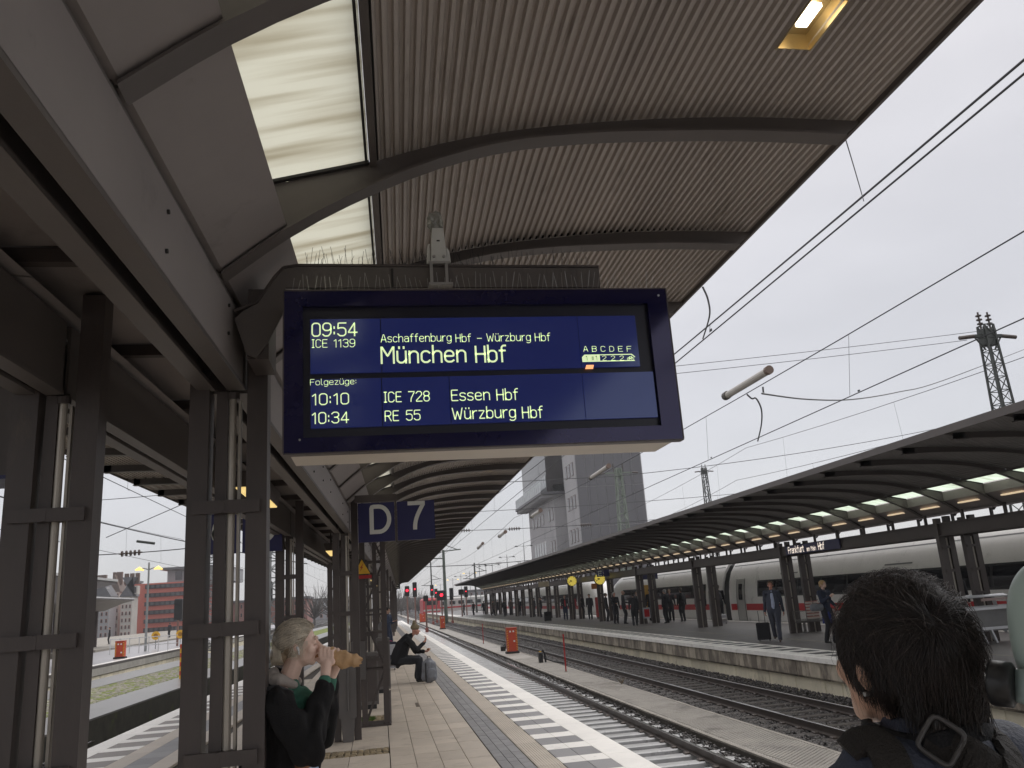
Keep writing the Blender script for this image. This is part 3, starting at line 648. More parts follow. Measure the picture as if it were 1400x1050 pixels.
# hangers between beam and ribs, gutter soffit between the beams
for k in range(67):
    y = YS+k*BAY
    for X_, o in ((XA,-.05),(XB,-.14)):
        MB().box(X_(y)+o-.03, X_(y)+o+.03, y-.035, y+.035, 3.31, 3.46).build('hanger', steel, can)
    MB().box(XB(y)-.2, XA(y), y-.03, y+.03, 3.40, 3.47).build('cross_tie', steel, can)
for k in range(66):
    y, y2 = YS+k*BAY, YS+(k+1)*BAY
    m = MB(); i = 0
    m.quad((XB(y)-.203,y+.035,3.475),(XA(y),y+.035,3.475),(XA(y2),y2-.035,3.475),(XB(y2)-.203,y2-.035,3.475))
    m.quad((XB(y)-.203,y+.035,3.9),(XA(y),y+.035,3.9),(XA(y2),y2-.035,3.9),(XB(y2)-.203,y2-.035,3.9))
    m.build('gutter_soffit', panel_m, can)
# columns
def column(parent, y, cx, plates, hi, front, guard=False, far=False):
    c = bpy.data.objects.new('column', None); COL.objects.link(c); c.parent = parent; c.location = (cx, y, 0)
    (l0,l1),(r0,r1) = plates
    pm = steel
    MB().cbox(l0,l1,-.06,.07,0,hi,.003).build('plate', pm, c); MB().cbox(r0,r1,-.06,.07,0,hi+.05,.003).build('plate', pm, c)
    MB().cbox((l1+r0)/2-.062,(l1+r0)/2-.005,-.03,.05,0,front-.002,.003).build('centre_post', pm, c)
    xp = (l1+r0)/2+.016
    MB().tube([(xp,-.015,.05 if not guard else .35),(xp,-.015,front-.04)], .019, 12).build('downpipe', pipe_m, c, smooth=False)
    smooth_by_angle(c.children[-1].data)
    MB().box(xp+.027,xp+.040,-.01,.03,0,front-.05).build('edge_strip', pipe_m, c)
    for z in (1.18, 1.75, 2.33):
        m = MB(); m.box(l0+.03,xp-.040,-.085,-.062,z-.032,z+.032); m.box(xp-.020,r1-.03,-.085,-.062,z-.032,z+.032)
        m.tube([(xp,-.014,z-.03),(xp,-.014,z+.03)], .030, 12); m.box(xp-.045,xp-.02,-.087,-.01,z-.03,z+.03)
        m.build('clamp', pm, c)
    MB().tube([(xp,-.015,front-.045),(xp,-.015,front-.01)],.033,12).build('pipe_collar', pm, c)
    if guard:
        MB().cbox(l1-.02,r0+.035,-.20,-.063,.32,1.02,.01).build('pipe_guard', grayplastic, c)
        MB().prism([(l1+.03,0),(r0-.01,0),(r0+.015,.32),(l1+.0,.32)],-.18,-.08).build('guard_base', grayplastic, c)
        MB().tube([(xp,-.215,.42),(xp,-.215,.99)],.012,8).build('guard_rib', grayplastic, c)
    return c
for k, y in enumerate(COLY):
    column(can, y, XA(y)+.665, ((-.92,-.825),(-.64,-.54)), 3.40, 2.93, guard=(k==2))
    column(can, y, XB(y)+1.53, ((-1.745,-1.625),(-1.455,-1.345)), 3.40, 2.93, guard=(k==2))
# ---- opposite canopy (lower, in dark sheet)
can2 = thing('platform_canopy', 'long dark canopy with rows of small skylights over the opposite platform', 'canopy')
def zm2(z): return 3.10+(np.asarray(z)-3.31)*1.0
def softlamp(c, k, px_, y, y2, zmap):
    z = float(zmap(cub([UG0*.6],_lo))[0])+.02
    x0, x1 = px_(UG0*.25,.5), px_(UG0*.8,.5)
    MB().box(min(x0,x1),max(x0,x1),y+.42,y2-.38,z-.0,z+.03).build('strip_lamp', lamp_warm, c)
def XO(y): return 14.05
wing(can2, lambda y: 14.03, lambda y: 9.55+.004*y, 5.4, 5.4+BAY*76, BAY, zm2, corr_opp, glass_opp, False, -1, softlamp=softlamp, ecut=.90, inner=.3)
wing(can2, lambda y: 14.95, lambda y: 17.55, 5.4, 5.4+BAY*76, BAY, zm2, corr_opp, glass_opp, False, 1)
col_opp = []
for k in range(13):
    y = 10.6+8.6*k
    column(can2, y, 14.75, ((-.80,-.66),(-.53,-.38)), 3.05, 2.6); column(can2, y, 15.45, ((-.80,-.66),(-.53,-.38)), 3.05, 2.6)
ys2 = [5.4]+[10.6+8.6*k for k in range(13)]
for a, b in zip(ys2[:-1], ys2[1:]):
    beam(lambda y: 14.03, 0., .21, a+.02, b-.02, 2.60, 2.93, steel, can2); beam(lambda y: 14.95, 0., -.21, a+.02, b-.02, 2.60, 2.93, steel, can2)
for k in range(77):
    y = 5.4+k*BAY
    MB().box(14.06,14.12,y-.03,y+.03,2.93,3.18).build('hanger', steel, can2); MB().box(14.86,14.92,y-.03,y+.03,2.93,3.18).build('hanger', steel, can2)
for k in range(19):
    MB().box(14.30,14.68,5.4+BAY*4*k,5.4+BAY*4*(k+1)-.01,3.26,3.29).build('gutter_soffit', panel_m, can2)
# ================================================================ DEPARTURE DISPLAY
YF = 3.74
disp = thing('departure_display', 'big navy departure board with yellow green lettering hanging under the canopy', 'departure board', (.53, 3.92, 2.5))
disp_o = (.53, 3.92, 2.5)
def dl(o): o.location = (-disp_o[0],-disp_o[1],-disp_o[2]); return o
navy_gloss = mat('navy_enamel', (.008,.008,.04), .05, .05, 2., spec=.8)
screen_m = mat('lit_blue_screen', (.012,.016,.075), .07, .12, 1.2, emis=(.035,.055,.30), estr=.11, spec=1.0)
text_m = mat('yellow_green_text', (.7,.85,.5), .4, .01, 3., emis=(.66,.80,.44), estr=.58)
caseb_m = mat('beige_case', (.66,.60,.52), .45, .06, 2.)
DX0, DX1, DZ0, DZ1 = -.405, 1.468, 2.492, 3.265
m = MB().box(DX0+.02,DX1-.02,YF+.03,YF+.36,DZ0+.004,DZ1-.004); dl(m.build('case', caseb_m, disp))
dl(MB().box(DX0+.03,DX1-.03,YF+.355,YF+.375,DZ0+.01,DZ1-.01).build('rear_frame', black_m, disp))
ix0, _, iz1 = ony(370+108/2.456, 370+120/2.456, YF); ix1, _, _z = ony(370+1252/2.456, 370+110/2.456, YF); _a, _b, iz0 = ony(370+600/2.456, 370+545/2.456, YF)
# front frame as four bars round a recessed window
fr = MB(); fr.box(DX0,ix0,YF-.004,YF+.029,DZ0,DZ1); fr.box(ix1+.02,DX1,YF-.004,YF+.029,DZ0,DZ1); fr.box(ix0,ix1+.02,YF-.004,YF+.029,iz1,DZ1); fr.box(ix0,ix1+.02,YF-.004,YF+.029,DZ0,iz0)
dl(fr.build('front_frame', navy_gloss, disp))
rim = MB()
for a in ((DX0-.003,DX1+.003,DZ1,DZ1+.006),(DX0-.003,DX1+.003,DZ0-.006,DZ0),(DX0-.006,DX0,DZ0,DZ1),(DX1,DX1+.006,DZ0,DZ1)): rim.box(a[0],a[1],YF-.006,YF+.05,a[2],a[3])
dl(rim.build('edge_trim', steel, disp))
dl(MB().box(ix0,ix1+.02,YF+.022,YF+.028,iz0,iz1).build('back_plate', mat('matt_navy',(.010,.010,.022),.35,.05,2.), disp))
def dpx(x, y): p = ony(370+x/2.456, 370+y/2.456, YF+.012); return p[0], p[2]
def screen(name, x0, y0, x1, y1):
    a = dpx(x0,y0); b = dpx(x1,y1)
    return dl(MB().box(a[0],b[0],YF+.006,YF+.02,b[1],a[1]).build(name, screen_m, disp))
ux0, uz1 = dpx(133,165); ux1, uz0 = dpx(1240,322); lx1, lz1 = dpx(1282,340); _q, lz0 = dpx(700,512)
for (a, b, c, d) in ((ux0, dpx(371,200)[0]-.004, uz0, uz1),(dpx(371,200)[0], dpx(1033,200)[0]-.004, uz0, uz1),(dpx(1033,200)[0], ux1, uz0, uz1),
                     (ux0, dpx(375,420)[0]-.004, lz0, lz1),(dpx(375,420)[0], dpx(603,420)[0]-.004, lz0, lz1),(dpx(603,420)[0], dpx(1052,420)[0]-.004, lz0, lz1),(dpx(1052,420)[0], lx1, lz0, lz1)):
    dl(MB().box(a,b,YF+.006,YF+.02,c,d).build('screen', screen_m, disp))
def txt(s, x0, yb, x1, capy, x1b=None, bold=.012, parent=disp, mt=None):
    a = dpx(x0,yb); b = dpx(x1, yb); c = dpx(x0, capy)
    me = text_mesh(s, mt or text_m, c[1]-a[1], b[0]-a[0], bold); o = inst('lettering', me, parent, (a[0]-disp_o[0], YF+.0035-disp_o[1], a[1]-disp_o[2])); return o
txt('09:54', 140,222,290,179, bold=.02); txt('ICE 1139', 140,260,283,234)
txt('Aschaffenburg', 371,242,606,217); txt('Hbf', 622,241,672,216); txt('-', 694,240,708,215); txt('Würzburg', 726,239,872,214); txt('Hbf', 888,238,938,213); txt('München', 373,312,655,260, bold=.028); txt('Hbf', 690,308,790,257, bold=.028)
txt('Folgezüge:', 134,386,288,367); txt('10:10', 140,452,262,416, bold=.02); txt('10:34', 140,515,262,479, bold=.02)
txt('ICE 728', 382,443,533,410, bold=.018); txt('RE 55', 385,506,502,473, bold=.018)
txt('Essen', 608,438,735,403, bold=.018); txt('Hbf', 760,436,830,401, bold=.018); txt('Würzburg', 611,500,822,464, bold=.018); txt('Hbf', 846,496,913,460, bold=.018)
for k, ch in enumerate('ABCDEF'): txt(ch, 1050+29.2*k, 273, 1064+29.2*k, 256, bold=.02)
a = dpx(1046,308); b = dpx(1103,283); c = dpx(1222,308)
def yb_(x0,x1,z0,z1,mt=text_m,name='coach_symbol',yo=.0035): return dl(MB().box(x0,x1,YF+yo,YF+yo+.0015,z0,z1).build(name, mt, disp))
m = MB(); m.prism([(a[0],a[1]),(b[0],a[1]),(b[0],b[1]),(a[0]+.012,b[1]),(a[0],b[1]-.012)], YF+.0035, YF+.005); dl(m.build('coach_symbol', text_m, disp))
m = MB(); m.prism([(b[0],b[1]-.004),(c[0]-.014,b[1]-.004),(c[0],b[1]-.018),(c[0]+.004,b[1]-.016),(c[0]-.012,b[1]),(b[0],b[1])][::-1], YF+.0035, YF+.005); m.box(b[0],c[0],YF+.0035,YF+.005,a[1],a[1]+.004)
dl(m.build('coach_symbol', text_m, disp))
dk = mat('dark_lettering', (.03,.05,.04), .5, .02, 3.)
for ch, x in (('1',1057),('1',1090)): txt(ch, x,303,x+6,288, mt=dk, bold=.02).location.y -= .001
m = MB()                                                     # knife and fork
for dx in (0,.004,.008): m.box(dx-.0008,dx+.0008,0,.001,0,.02)
kf = m.build('coach_symbol', dk, disp); p = dpx(1078,303); kf.location = (p[0]-disp_o[0], YF+.002-disp_o[1], p[1]-disp_o[2])
for k in range(3): txt('2', 1114+29.2*k, 303, 1126+29.2*k, 288, bold=.02)
m = MB()                                                     # bicycle symbol
for cx_ in (0,.021):
    for t in range(10):
        a0, a1 = t*.628, (t+1)*.628; m.obox((cx_+.0065*math.cos(a0),0,.0065*math.sin(a0)),(cx_+.0065*math.cos(a1),0,.0065*math.sin(a1)),.0015,.0018)
for s_, e_ in (((0,0),(.006,.011)),((.006,.011),(.017,.011)),((.017,.011),(.021,0)),((.006,.011),(.011,0)),((.011,0),(.017,.011)),((0,0),(.011,0)),((.015,.015),(.019,.015))):
    m.obox((s_[0],0,s_[1]),(e_[0],0,e_[1]),.0015,.0018)
o = m.build('coach_symbol', text_m, disp); p = dpx(1200,298); o.location = (p[0]-disp_o[0], YF+.003-disp_o[1], p[1]-disp_o[2])
p = dpx(1055,332); q = dpx(1080,318)
dl(MB().prism([(p[0],p[1]),(q[0],p[1]),(q[0]+.006,q[1]),(p[0]+.008,q[1])], YF+.0035,YF+.005).build('orange_marker', mat('orange_sticker_glow',(.8,.3,.12),.4,.05,20.,emis=(1,.42,.18),estr=.75), disp))  # orange sticker, brightened by a glow of its own
dl(MB().disc((DX1-.04,YF-.005,DZ1-.035),.006,'y',.004,10).build('screw', alu, disp)); dl(MB().disc((DX0+.07,YF-.005,DZ0+.06),.005,'y',.004,10).build('screw', alu, disp))
# bracket arm from the column over the board
arm = thing('display_bracket', 'brown steel bracket arm reaching from the column above the departure board', 'bracket', (-.5,4.2,3.3))
def al(o): o.location = (.5,-4.2,-3.3); return o
pts = [(-.66,3.20),(-.60,3.02),(-.555,3.0),(-.50,3.08),(-.435,3.22),(-.42,3.33),(-.42,3.36),(1.19,3.355),(1.19,3.462),(-.36,3.472),(-.43,3.46),(-.47,3.41),(-.55,3.28),(-.62,3.24)]
m = MB(); m.prism(pts, 3.93, 3.945); al(m.build('arm_plate', steel_rib, arm))
fl = MB()
top_ = [(1.19,3.470),(-.36,3.480),(-.43,3.468),(-.475,3.415),(-.555,3.285),(-.66,3.24)]
for a_,b_ in zip(top_[:-1],top_[1:]): fl.obox((a_[0],3.985,a_[1]),(b_[0],3.985,b_[1]),.12,.012)
al(fl.build('arm_flange', steel, arm)); al(MB().box(-.42,1.19,3.93,4.04,3.335,3.350).build('arm_flange', steel, arm))
al(MB().box(.10,.11,3.925,3.93,3.36,3.46).build('arm_joint', gap_m, arm))
al(MB().box(-.60,-.5,3.95,4.24,3.0,3.36).build('arm_socket', steel, arm))
for x in (.02, 1.1):
    al(MB().tube([(x-.10,3.92,3.285),(x-.085,3.92,3.305),(x+.085,3.92,3.305),(x+.10,3.92,3.285)],.008,6).build('lifting_eye', steel, arm))
    al(MB().box(x-.03,x+.03,3.93,4.03,3.262,3.345).build('hanger', steel, arm))
sp = thing('bird_spikes', 'thin wire bird spikes standing along the bracket above the departure board', 'bird spikes', (.4,4.,3.478))
m = MB()
for k in range(120):
    x = -.33+1.5*k/120+random.uniform(-.01,.01)-.4; y = random.choice((-.04,.0,.04)); l = random.uniform(.07,.115)
    m.tube([(x,y,0),(x+random.uniform(-.03,.03),y+random.uniform(-.03,.03),l)],.0011,3,caps=False)
m.box(-.73,.77,-.05,.05,0,.004); m.build('spike', wire_m, sp, kind='stuff')
sp2 = thing('bird_spikes', 'sparse wire bird spikes along the top edge of the departure board', 'bird spikes', (.53,3.76,3.272)); m = MB()
for k in range(70):
    x = -.90+1.8*k/70; m.tube([(x,0,0),(x+random.uniform(-.02,.02),random.uniform(-.02,.02),random.uniform(.06,.10))],.0010,3,caps=False)
m.build('spike', alu, sp2, kind='stuff')
# camera housing above the board
cv = thing('security_camera', 'white bracket with a camera wrapped in clear plastic on the display arm', 'camera', (.345,3.96,3.48))
wp = mat('white_bracket_paint', (.60,.60,.57), .4, .06, 4.)
MB().box(-.055,.055,-.05,.05,.0,.014).build('base_plate', alu, cv)
m = MB(); m.prism([(-.042,.015),(.042,.015),(.030,.20),(-.028,.20)],-.045,.03); m.build('bracket', wp, cv)
MB().prism([(-.060,.014),(-.043,.014),(-.043,.12),(-.054,.11)],-.03,.04).build('side_plate', wp, cv); MB().prism([(.043,.014),(.062,.014),(.056,.08),(.043,.10)],-.03,.04).build('side_plate', wp, cv)
for x in (-.025,.025): MB().disc((x,-.048,.04),.008,'y',.008,8).build('bolt', alu, cv)
MB().box(-.008,.008,-.0465,-.045,.125,.132).build('slot', gap_m, cv)
MB().box(-.05,-.035,-.06,-.045,-.13,-.0).build('strap', alu, cv); MB().box(.028,.042,-.06,-.045,-.13,-.0).build('strap', alu, cv); MB().box(-.06,.06,-.10,-.045,-.135,-.122).build('strap_foot', alu, cv)
bm = bmesh.new(); bmesh.ops.create_icosphere(bm, subdivisions=3, radius=1)
for v in bm.verts:
    v.co = Vector((v.co.x*.038, v.co.y*.034, v.co.z*.058)); v.co += v.co.normalized()*random.uniform(-.006,.010); v.co += Vector((-.008,0,.255))
me = bpy.data.meshes.new('plastic_wrap'); bm.to_mesh(me); bm.free()
wrapm = mat('clear_plastic_wrap', (.55,.55,.50), .15, .3, 30., trans=.5); me.materials.append(wrapm); inst('plastic_wrap', me, cv)
MB().tube([(-.01,0,.2),(-.012,0,.28)],.02,10).build('camera_body', grayplastic, cv)
# ================================================================ HANGING SIGNS
def signboard(name, label, cx, y, z0, z1, panels, texts, arm_=None, group=None, th=.05, backm=navy_sign, tcol=None, cat='sign'):
    t = thing(name, label, cat, (cx,y,z0), group=group)
    for (x0,x1) in panels:
        MB().cbox(x0-cx,x1-cx,-th/2,th/2,0,z1-z0,.002).build('panel', backm, t)
    for (s, xc, zb, h, w, mt) in texts:
        me = text_mesh(s, mt, h, w, .02, align='CENTER', sw=1.15); inst('lettering', me, t, (xc-cx,-th/2-.003,zb-z0))
    if arm_:
        for a in arm_: MB().box(a[0]-cx,a[1]-cx,-.03,.03,a[2]-z0,a[3]-z0).build('arm', steel, t)
    return t
YD = 12.60
signboard('track_sign', 'blue hanging sign reading D and 7 beside the second column', .28, YD, 2.75, 3.33, [(-.285,.255),(.295,.855)],
          [('\x01', .045, 2.895, .375, .26, sign_white), ('\x02', .585, 2.93, .365, .20, sign_white)], [(-.33,.29,3.345,3.45),(.262,.288,2.72,3.345)])
signboard('track_sign', 'blue sign reading 6 and D seen between the left columns', -1.95, YD, 2.70, 3.27, [(-2.55,-1.98),(-1.94,-1.38)],
          [('\x03', -2.22, 2.86, .36, .24, sign_white), ('\x01', -1.62, 2.86, .36, .25, sign_white)], [(-2.5,-1.36,3.28,3.38)])
signboard('section_sign', 'small black and white E sign far under the near canopy', 1.35, 78, 3.35, 3.95, [(.75,1.30),(1.32,1.90)], [('E', 1.62, 3.47, .36, .26, sign_white)], [(1.2,1.5,3.95,4.2)], backm=black_m)
# dark display back at the far left
bb = thing('departure_display', 'dark rear of a departure board with blue edge by the left column', 'departure board', (ony(33,655,4.9)[0]-.445,4.9,ony(33,655,4.9)[2]))
MB().cbox(-.55,.42,-.16,.16,.0,.78,.01).build('case', steel, bb); MB().box(.42,.445,-.17,.17,-.02,.80).build('edge_trim', navy_sign, bb); MB().box(-.55,.445,-.17,.17,-.022,-.002).build('edge_trim', navy_sign, bb)
MB().box(.0,.40,-.03,.03,.79,1.05).build('hanger', steel, bb)
# lamps between the two beams
def lampbox(label, y, x=-1.1, z=2.62, L=1.5):
    t = thing('lamp_box', label, 'lamp', (x,y,z), group='lamp boxes hung between the beams')
    MB().prism([(-.09,.0),(.09,.0),(.12,.13),(-.12,.13)],-L/2,L/2).build('housing', steel, t)
    MB().box(-.085,.085,-L/2+.03,L/2-.03,-.012,-.001).build('lamp_cover', lamp_yel, t)
    for yy in (-L/2+.2,L/2-.2): MB().box(-.015,.015,yy-.015,yy+.015,.13,.80).build('hanger', steel, t)
for k, (y, z) in enumerate(((7.9,2.86),(16.2,2.86),(24.8,2.86),(33.4,2.86),(42.,2.86))):
    lampbox(('nearest', 'second', 'third', 'fourth', 'fifth')[k]+' yellow lit lamp box hung between the beams, counted from the big columns', y, -1.08+.028*(y-8), z)
# ================================================================ POSTS AND FURNITURE ON THE OWN PLATFORM
lp = thing('lattice_post', 'dark lattice post with a grey cabinet beside the second column', 'post', (-.10,14.3,0))
def lattice(t, w, h, n, leg, brace, mt, top=None, join=False):
    """four angle legs tapering upward, diagonals on all sides"""
    tp = top or w; L = MB(); B = MB()
    for sx in (-1,1):
        for sy in (-1,1): L.obox((sx*w/2,sy*w/2,0),(sx*tp/2,sy*tp/2,h),leg,leg)
    for k in range(n):
        f0, f1 = k/n, (k+1)/n; a, b = (w+(tp-w)*f0)/2, (w+(tp-w)*f1)/2; s = 1 if k%2 else -1
        for e in (-1,1):
            B.obox((s*a,e*a,h*f0),(-s*b,e*b,h*f1),brace,brace); B.obox((e*a,s*a,h*f0),(e*b,-s*b,h*f1),brace,brace)
            B.obox((-b,e*b,h*f1),(b,e*b,h*f1),brace,brace); B.obox((e*b,-b,h*f1),(e*b,b,h*f1),brace,brace)
    if not join:
        lo = MB()
    L.build('leg_frame', mt, t); B.build('brace', mt, t)
lattice(lp, .34, 3.4, 4, .085, .028, steel)
MB().cbox(-.46,-.14,-.30,-.12,.72,1.30,.01).build('cabinet', grayplastic, lp)
MB().box(-.24,.24,-.24,.24,0,.03).build('base_plate', steel, lp)
MB().box(-.21,.21,-.21,.21,.98,1.02).build('collar', steel, lp); MB().box(-.21,.21,-.21,.21,1.40,1.44).build('collar', steel, lp)
MB().tube([(.2,0,0),(.2,0,.5)],.05,10).build('post_foot', steel, lp)
_p = ony(495,786,14.05); ws_ = thing('warning_sign', 'yellow triangular warning sign with red picture on the lattice post', 'sign', _p); ws_.scale = (.62,.62,.62)
MB().prism([(-.25,.0),(.25,.0),(0,.44)],-.01,.01).build('panel', black_m, ws_); MB().prism([(-.215,.022),(.215,.022),(0,.40)],-.014,-.0105).build('triangle', yellow_m, ws_)
MB().prism([(-.06,.08),(.03,.2),(.0,.2),(.05,.31),(-.05,.18),(-.01,.18)][::-1],-.018,-.0145).build('symbol', redpole_m, ws_)
MB().box(-.25,.25,-.01,.01,-.10,-.01).build('panel', redpole_m, ws_)
# further grey cabinets and shields seen at the foot of the row
for (x,y,w,d,h,lab) in ((-.28,16.6,.45,.3,1.0,'plain grey cabinet standing behind the lattice post'),(.05,19.5,.3,.5,1.15,'narrow grey cabinet between the lattice post and the bench')):
    t = thing('cabinet', lab, 'cabinet', (x,y,0)); MB().cbox(-w/2,w/2,-d/2,d/2,.08,h,.02).build('body', grayplastic, t); MB().box(-w/2+.03,w/2-.03,-d/2-.008,-d/2,.14,h-.06).build('door', steel, t); MB().box(-w/2+.04,w/2-.04,-d/2+.03,d/2-.03,0,.08).build('plinth', black_m, t)
def bench(label, x, y, rz, n=3, mt=None, group=None):
    mt = mt or mat('wire_bench_metal', (.16,.15,.145), .45, .1, 4.)
    t = thing('bench', label, 'bench', (x,y,0), rz, group); L = n*.58
    for k in range(n):
        x0 = -L/2+k*.58+.03; m = MB(); m.tube([(x0,-.06,.72),(x0,-.02,.46),(x0,.20,.43),(x0,.42,.45),(x0,.46,.42)],.013,6); x1 = x0+.52
        m.tube([(x1,-.06,.72),(x1,-.02,.46),(x1,.20,.43),(x1,.42,.45),(x1,.46,.42)],.013,6)
        m.tube([(x0,-.06,.72),(x1,-.06,.72)],.013,6); m.tube([(x0,.46,.42),(x1,.46,.42)],.013,6); m.build('seat_frame', mt, t)
        w = MB()
        for j in range(22):
            x = x0+.0236*(j+.5); w.tube([(x,-.06,.71),(x,-.02,.46),(x,.20,.43),(x,.42,.445)],.0035,4)
        w.build('seat_wires', mt, t, kind='stuff')
    MB().box(-L/2,L/2,.10,.18,.34,.40).build('beam', mt, t)
    for s in (-1,1): MB().prismx([(.02,0),(.34,0),(.34,.03),(.19,.06),(.18,.34),(.10,.34),(.09,.06),(.02,.03)],s*L/3-.03,s*L/3+.03).build('leg', mt, t)
    return t
bench('grey wire bench under the seated person in the bobble hat', -.12, 22.0, math.radians(-90), 4)
# luggage behind the bench
def case(name, label, x, y, rz, w, d, h, mt, trim, group=None, cat='suitcase', handle=.0, z=0.):
    t = thing(name, label, cat, (x,y,z), rz, group)
    b = MB().cbox(-w/2,w/2,-d/2,d/2,.05,h,.03); me = b.mesh('body', mt); bm = bmesh.new(); bm.from_mesh(me); bmesh.ops.bevel(bm, geom=[e for e in bm.edges if abs(e.verts[0].co.z-e.verts[1].co.z)>.05], offset=.03, segments=3, affect='EDGES'); bm.to_mesh(me); bm.free(); inst('body', me, t)
    for s in (-1,1): MB().disc((s*(w/2-.05),-d/2+.04,.03),.03,'x',.025,12).build('wheel', black_m, t)
    MB().cbox(-w/2+.04,w/2-.04,-d/2-.02,-d/2+.001,.12,h*.6,.01).build('pocket', trim, t); MB().box(-.004,.004,-d/2-.004,-d/2+.01,.10,h-.04).build('zip', trim, t)
    if handle:
        m = MB(); m.tube([(-.09,d/2-.03,h-.05),(-.09,d/2-.03,h+handle),(.09,d/2-.03,h+handle),(.09,d/2-.03,h-.05)],.009,8); m.build('handle', trim, t)
    else: MB().tube([(-.07,0,h-.01),(-.06,0,h+.03),(.06,0,h+.03),(.07,0,h-.01)],.01,8).build('handle', trim, t)
    return t
cw = mat('white_case', (.42,.43,.46), .4, .1, 5.); cb = mat('navy_case_fabric', (.03,.035,.06), .6, .2, 8.)
case('suitcase', 'pale suitcase with dark front pocket standing behind the wire bench', .22, 26.0, 0, .46,.28,.72, cw, cb)
case('suitcase', 'black suitcase with a pink strap beside the standing traveller', .33, 30.6, 0, .44,.26,.62, cb, mat('pink_strap',(.7,.08,.25),.5))
# ================================================================ THINGS BETWEEN THE TRACKS
refl = mat('reflective_white', (.8,.8,.75), .3, .02, 5.)
def redbox(label, x, y, z=-.80, w=.52, h=1.2, group='red trackside boxes'):
    t = thing('trackside_box', label, 'trackside box', (x,y,z), 0, group)
    MB().cbox(-w/2-.06,w/2+.06,-.24,.24,0,.10,.02).build('base', gap_m, t); MB().cbox(-w/2,w/2,-.18,.18,.10,h,.01).build('body', orange_m, t)
    m = MB(); n = 9
    for k in range(n):
        z0 = .14+(h-.2)*k/n; m.prism([(-w/2,z0),(-w/2+.07,z0+.04),(-w/2+.07,z0+.08),(-w/2,z0+.04)],-.19,-.181); m.prism([(w/2-.07,z0+.04),(w/2,z0),(w/2,z0+.04),(w/2-.07,z0+.08)],-.19,-.181)
    m.build('edge_marking', yellow_m, t)
    for (a,b) in ((-.08,h-.16),(.08,h-.16),(.10,h-.62)): MB().box(a-.04,a+.04,-.20,-.191,b-.04,b+.04).build('reflector', refl, t)
    MB().box(-w/2-.02,w/2+.02,-.2,.2,h,h+.02).build('lid', orange_m, t)
    return t
redbox('largest red trackside box, standing on the walkway between the two main tracks', 6.40, 42.1)
redbox('small red trackside box on the far walkway behind the largest one', 6.47, 90, h=1.3)
redbox('tiny red trackside box close to the dark signal post', 6.47, 132, h=1.3, w=.9)
redbox('red box on the left, nearer the lamp mast post', -12.6, 62, .0, .6, .95); redbox('red box on the left, beside the gap in the railing', -14.6, 52, .0, .5, .95)
def pole(label, x, y, h):
    t = thing('marker_pole', label, 'pole', (x,y,-.80), 0, 'red marker poles'); MB().tube([(0,0,0),(0,0,h)],.025,8).build('shaft', redpole_m, t); MB().box(-.05,.05,-.05,.05,0,.03).build('foot', conc, t); MB().tube([(0,0,h),(0,0,h+.05)],.03,8).build('cap', redpole_m, t)
px0 = onz(774,919,-.8); pole('nearest thin red marker pole on the walkway', px0[0], px0[1], 1.22)
px0 = onz(661,880,-.8); pole('thin red marker pole behind the red trackside box', px0[0], px0[1], 1.15)
px0 = onz(743,906,-.8)
hy = thing('cable_stub', 'black cable connection with trailing hose on the walkway', 'cable', (px0[0],px0[1],-.8))
MB().cbox(-.18,-.02,-.1,.1,0,.42,.03).build('socket', black_m, hy); MB().tube([(-.1,0,.38),(.0,0,.5),(.08,.02,.35),(.1,0,.0)],.04,8).build('hose', black_m, hy)
MB().tube([(.05,0,.18),(.3,-.6,.06),(.6,-1.6,.03),(.35,-2.6,.05)],.03,6).build('hose', black_m, hy); MB().disc((-.1,0,.43),.06,'z',.04,10).build('cap', yellow_m, hy)
px0 = onz(688,890,-.8)
hy = thing('cable_stub', 'short black cable stub in front of the red trackside box', 'cable', (px0[0],px0[1],-.8))
MB().cbox(-.12,.12,-.1,.1,0,.25,.03).build('socket', black_m, hy); MB().tube([(0,0,.25),(.1,0,.33),(.14,0,.1)],.04,8).build('hose', black_m, hy)
px0 = onz(872,934,-.8); tw = thing('weed', 'dry brown weed growing on the walkway edge', 'plant', (6.82,px0[1],-.8)); m = MB()
for k in range(50):
    a = random.uniform(0,6.28); l = random.uniform(.06,.2); m.tube([(0,0,0),(math.cos(a)*l*.4,math.sin(a)*l*.4,l*.6),(math.cos(a)*l*.7,math.sin(a)*l*.7,l)],.0025,3,caps=False)
m.build('stem', mat('dry_weed',(.14,.10,.05),.8), tw)
pd = thing('puddle', 'brown rusty puddle on the walkway slabs', 'puddle', (6.35,24.4,-.797)); bm = bmesh.new(); bmesh.ops.create_circle(bm, cap_ends=True, segments=40, radius=1)
for v in bm.verts: a = math.atan2(v.co.y,v.co.x); r = 1+.25*math.sin(3*a)+.15*math.sin(7*a+1); v.co = Vector((v.co.x*.38*r, v.co.y*1.1*r, 0.006))
me = bpy.data.meshes.new('water'); bm.to_mesh(me); bm.free(); me.materials.append(mat('puddle_water',(.07,.045,.03),.04,.2,3.)); inst('water', me, pd)
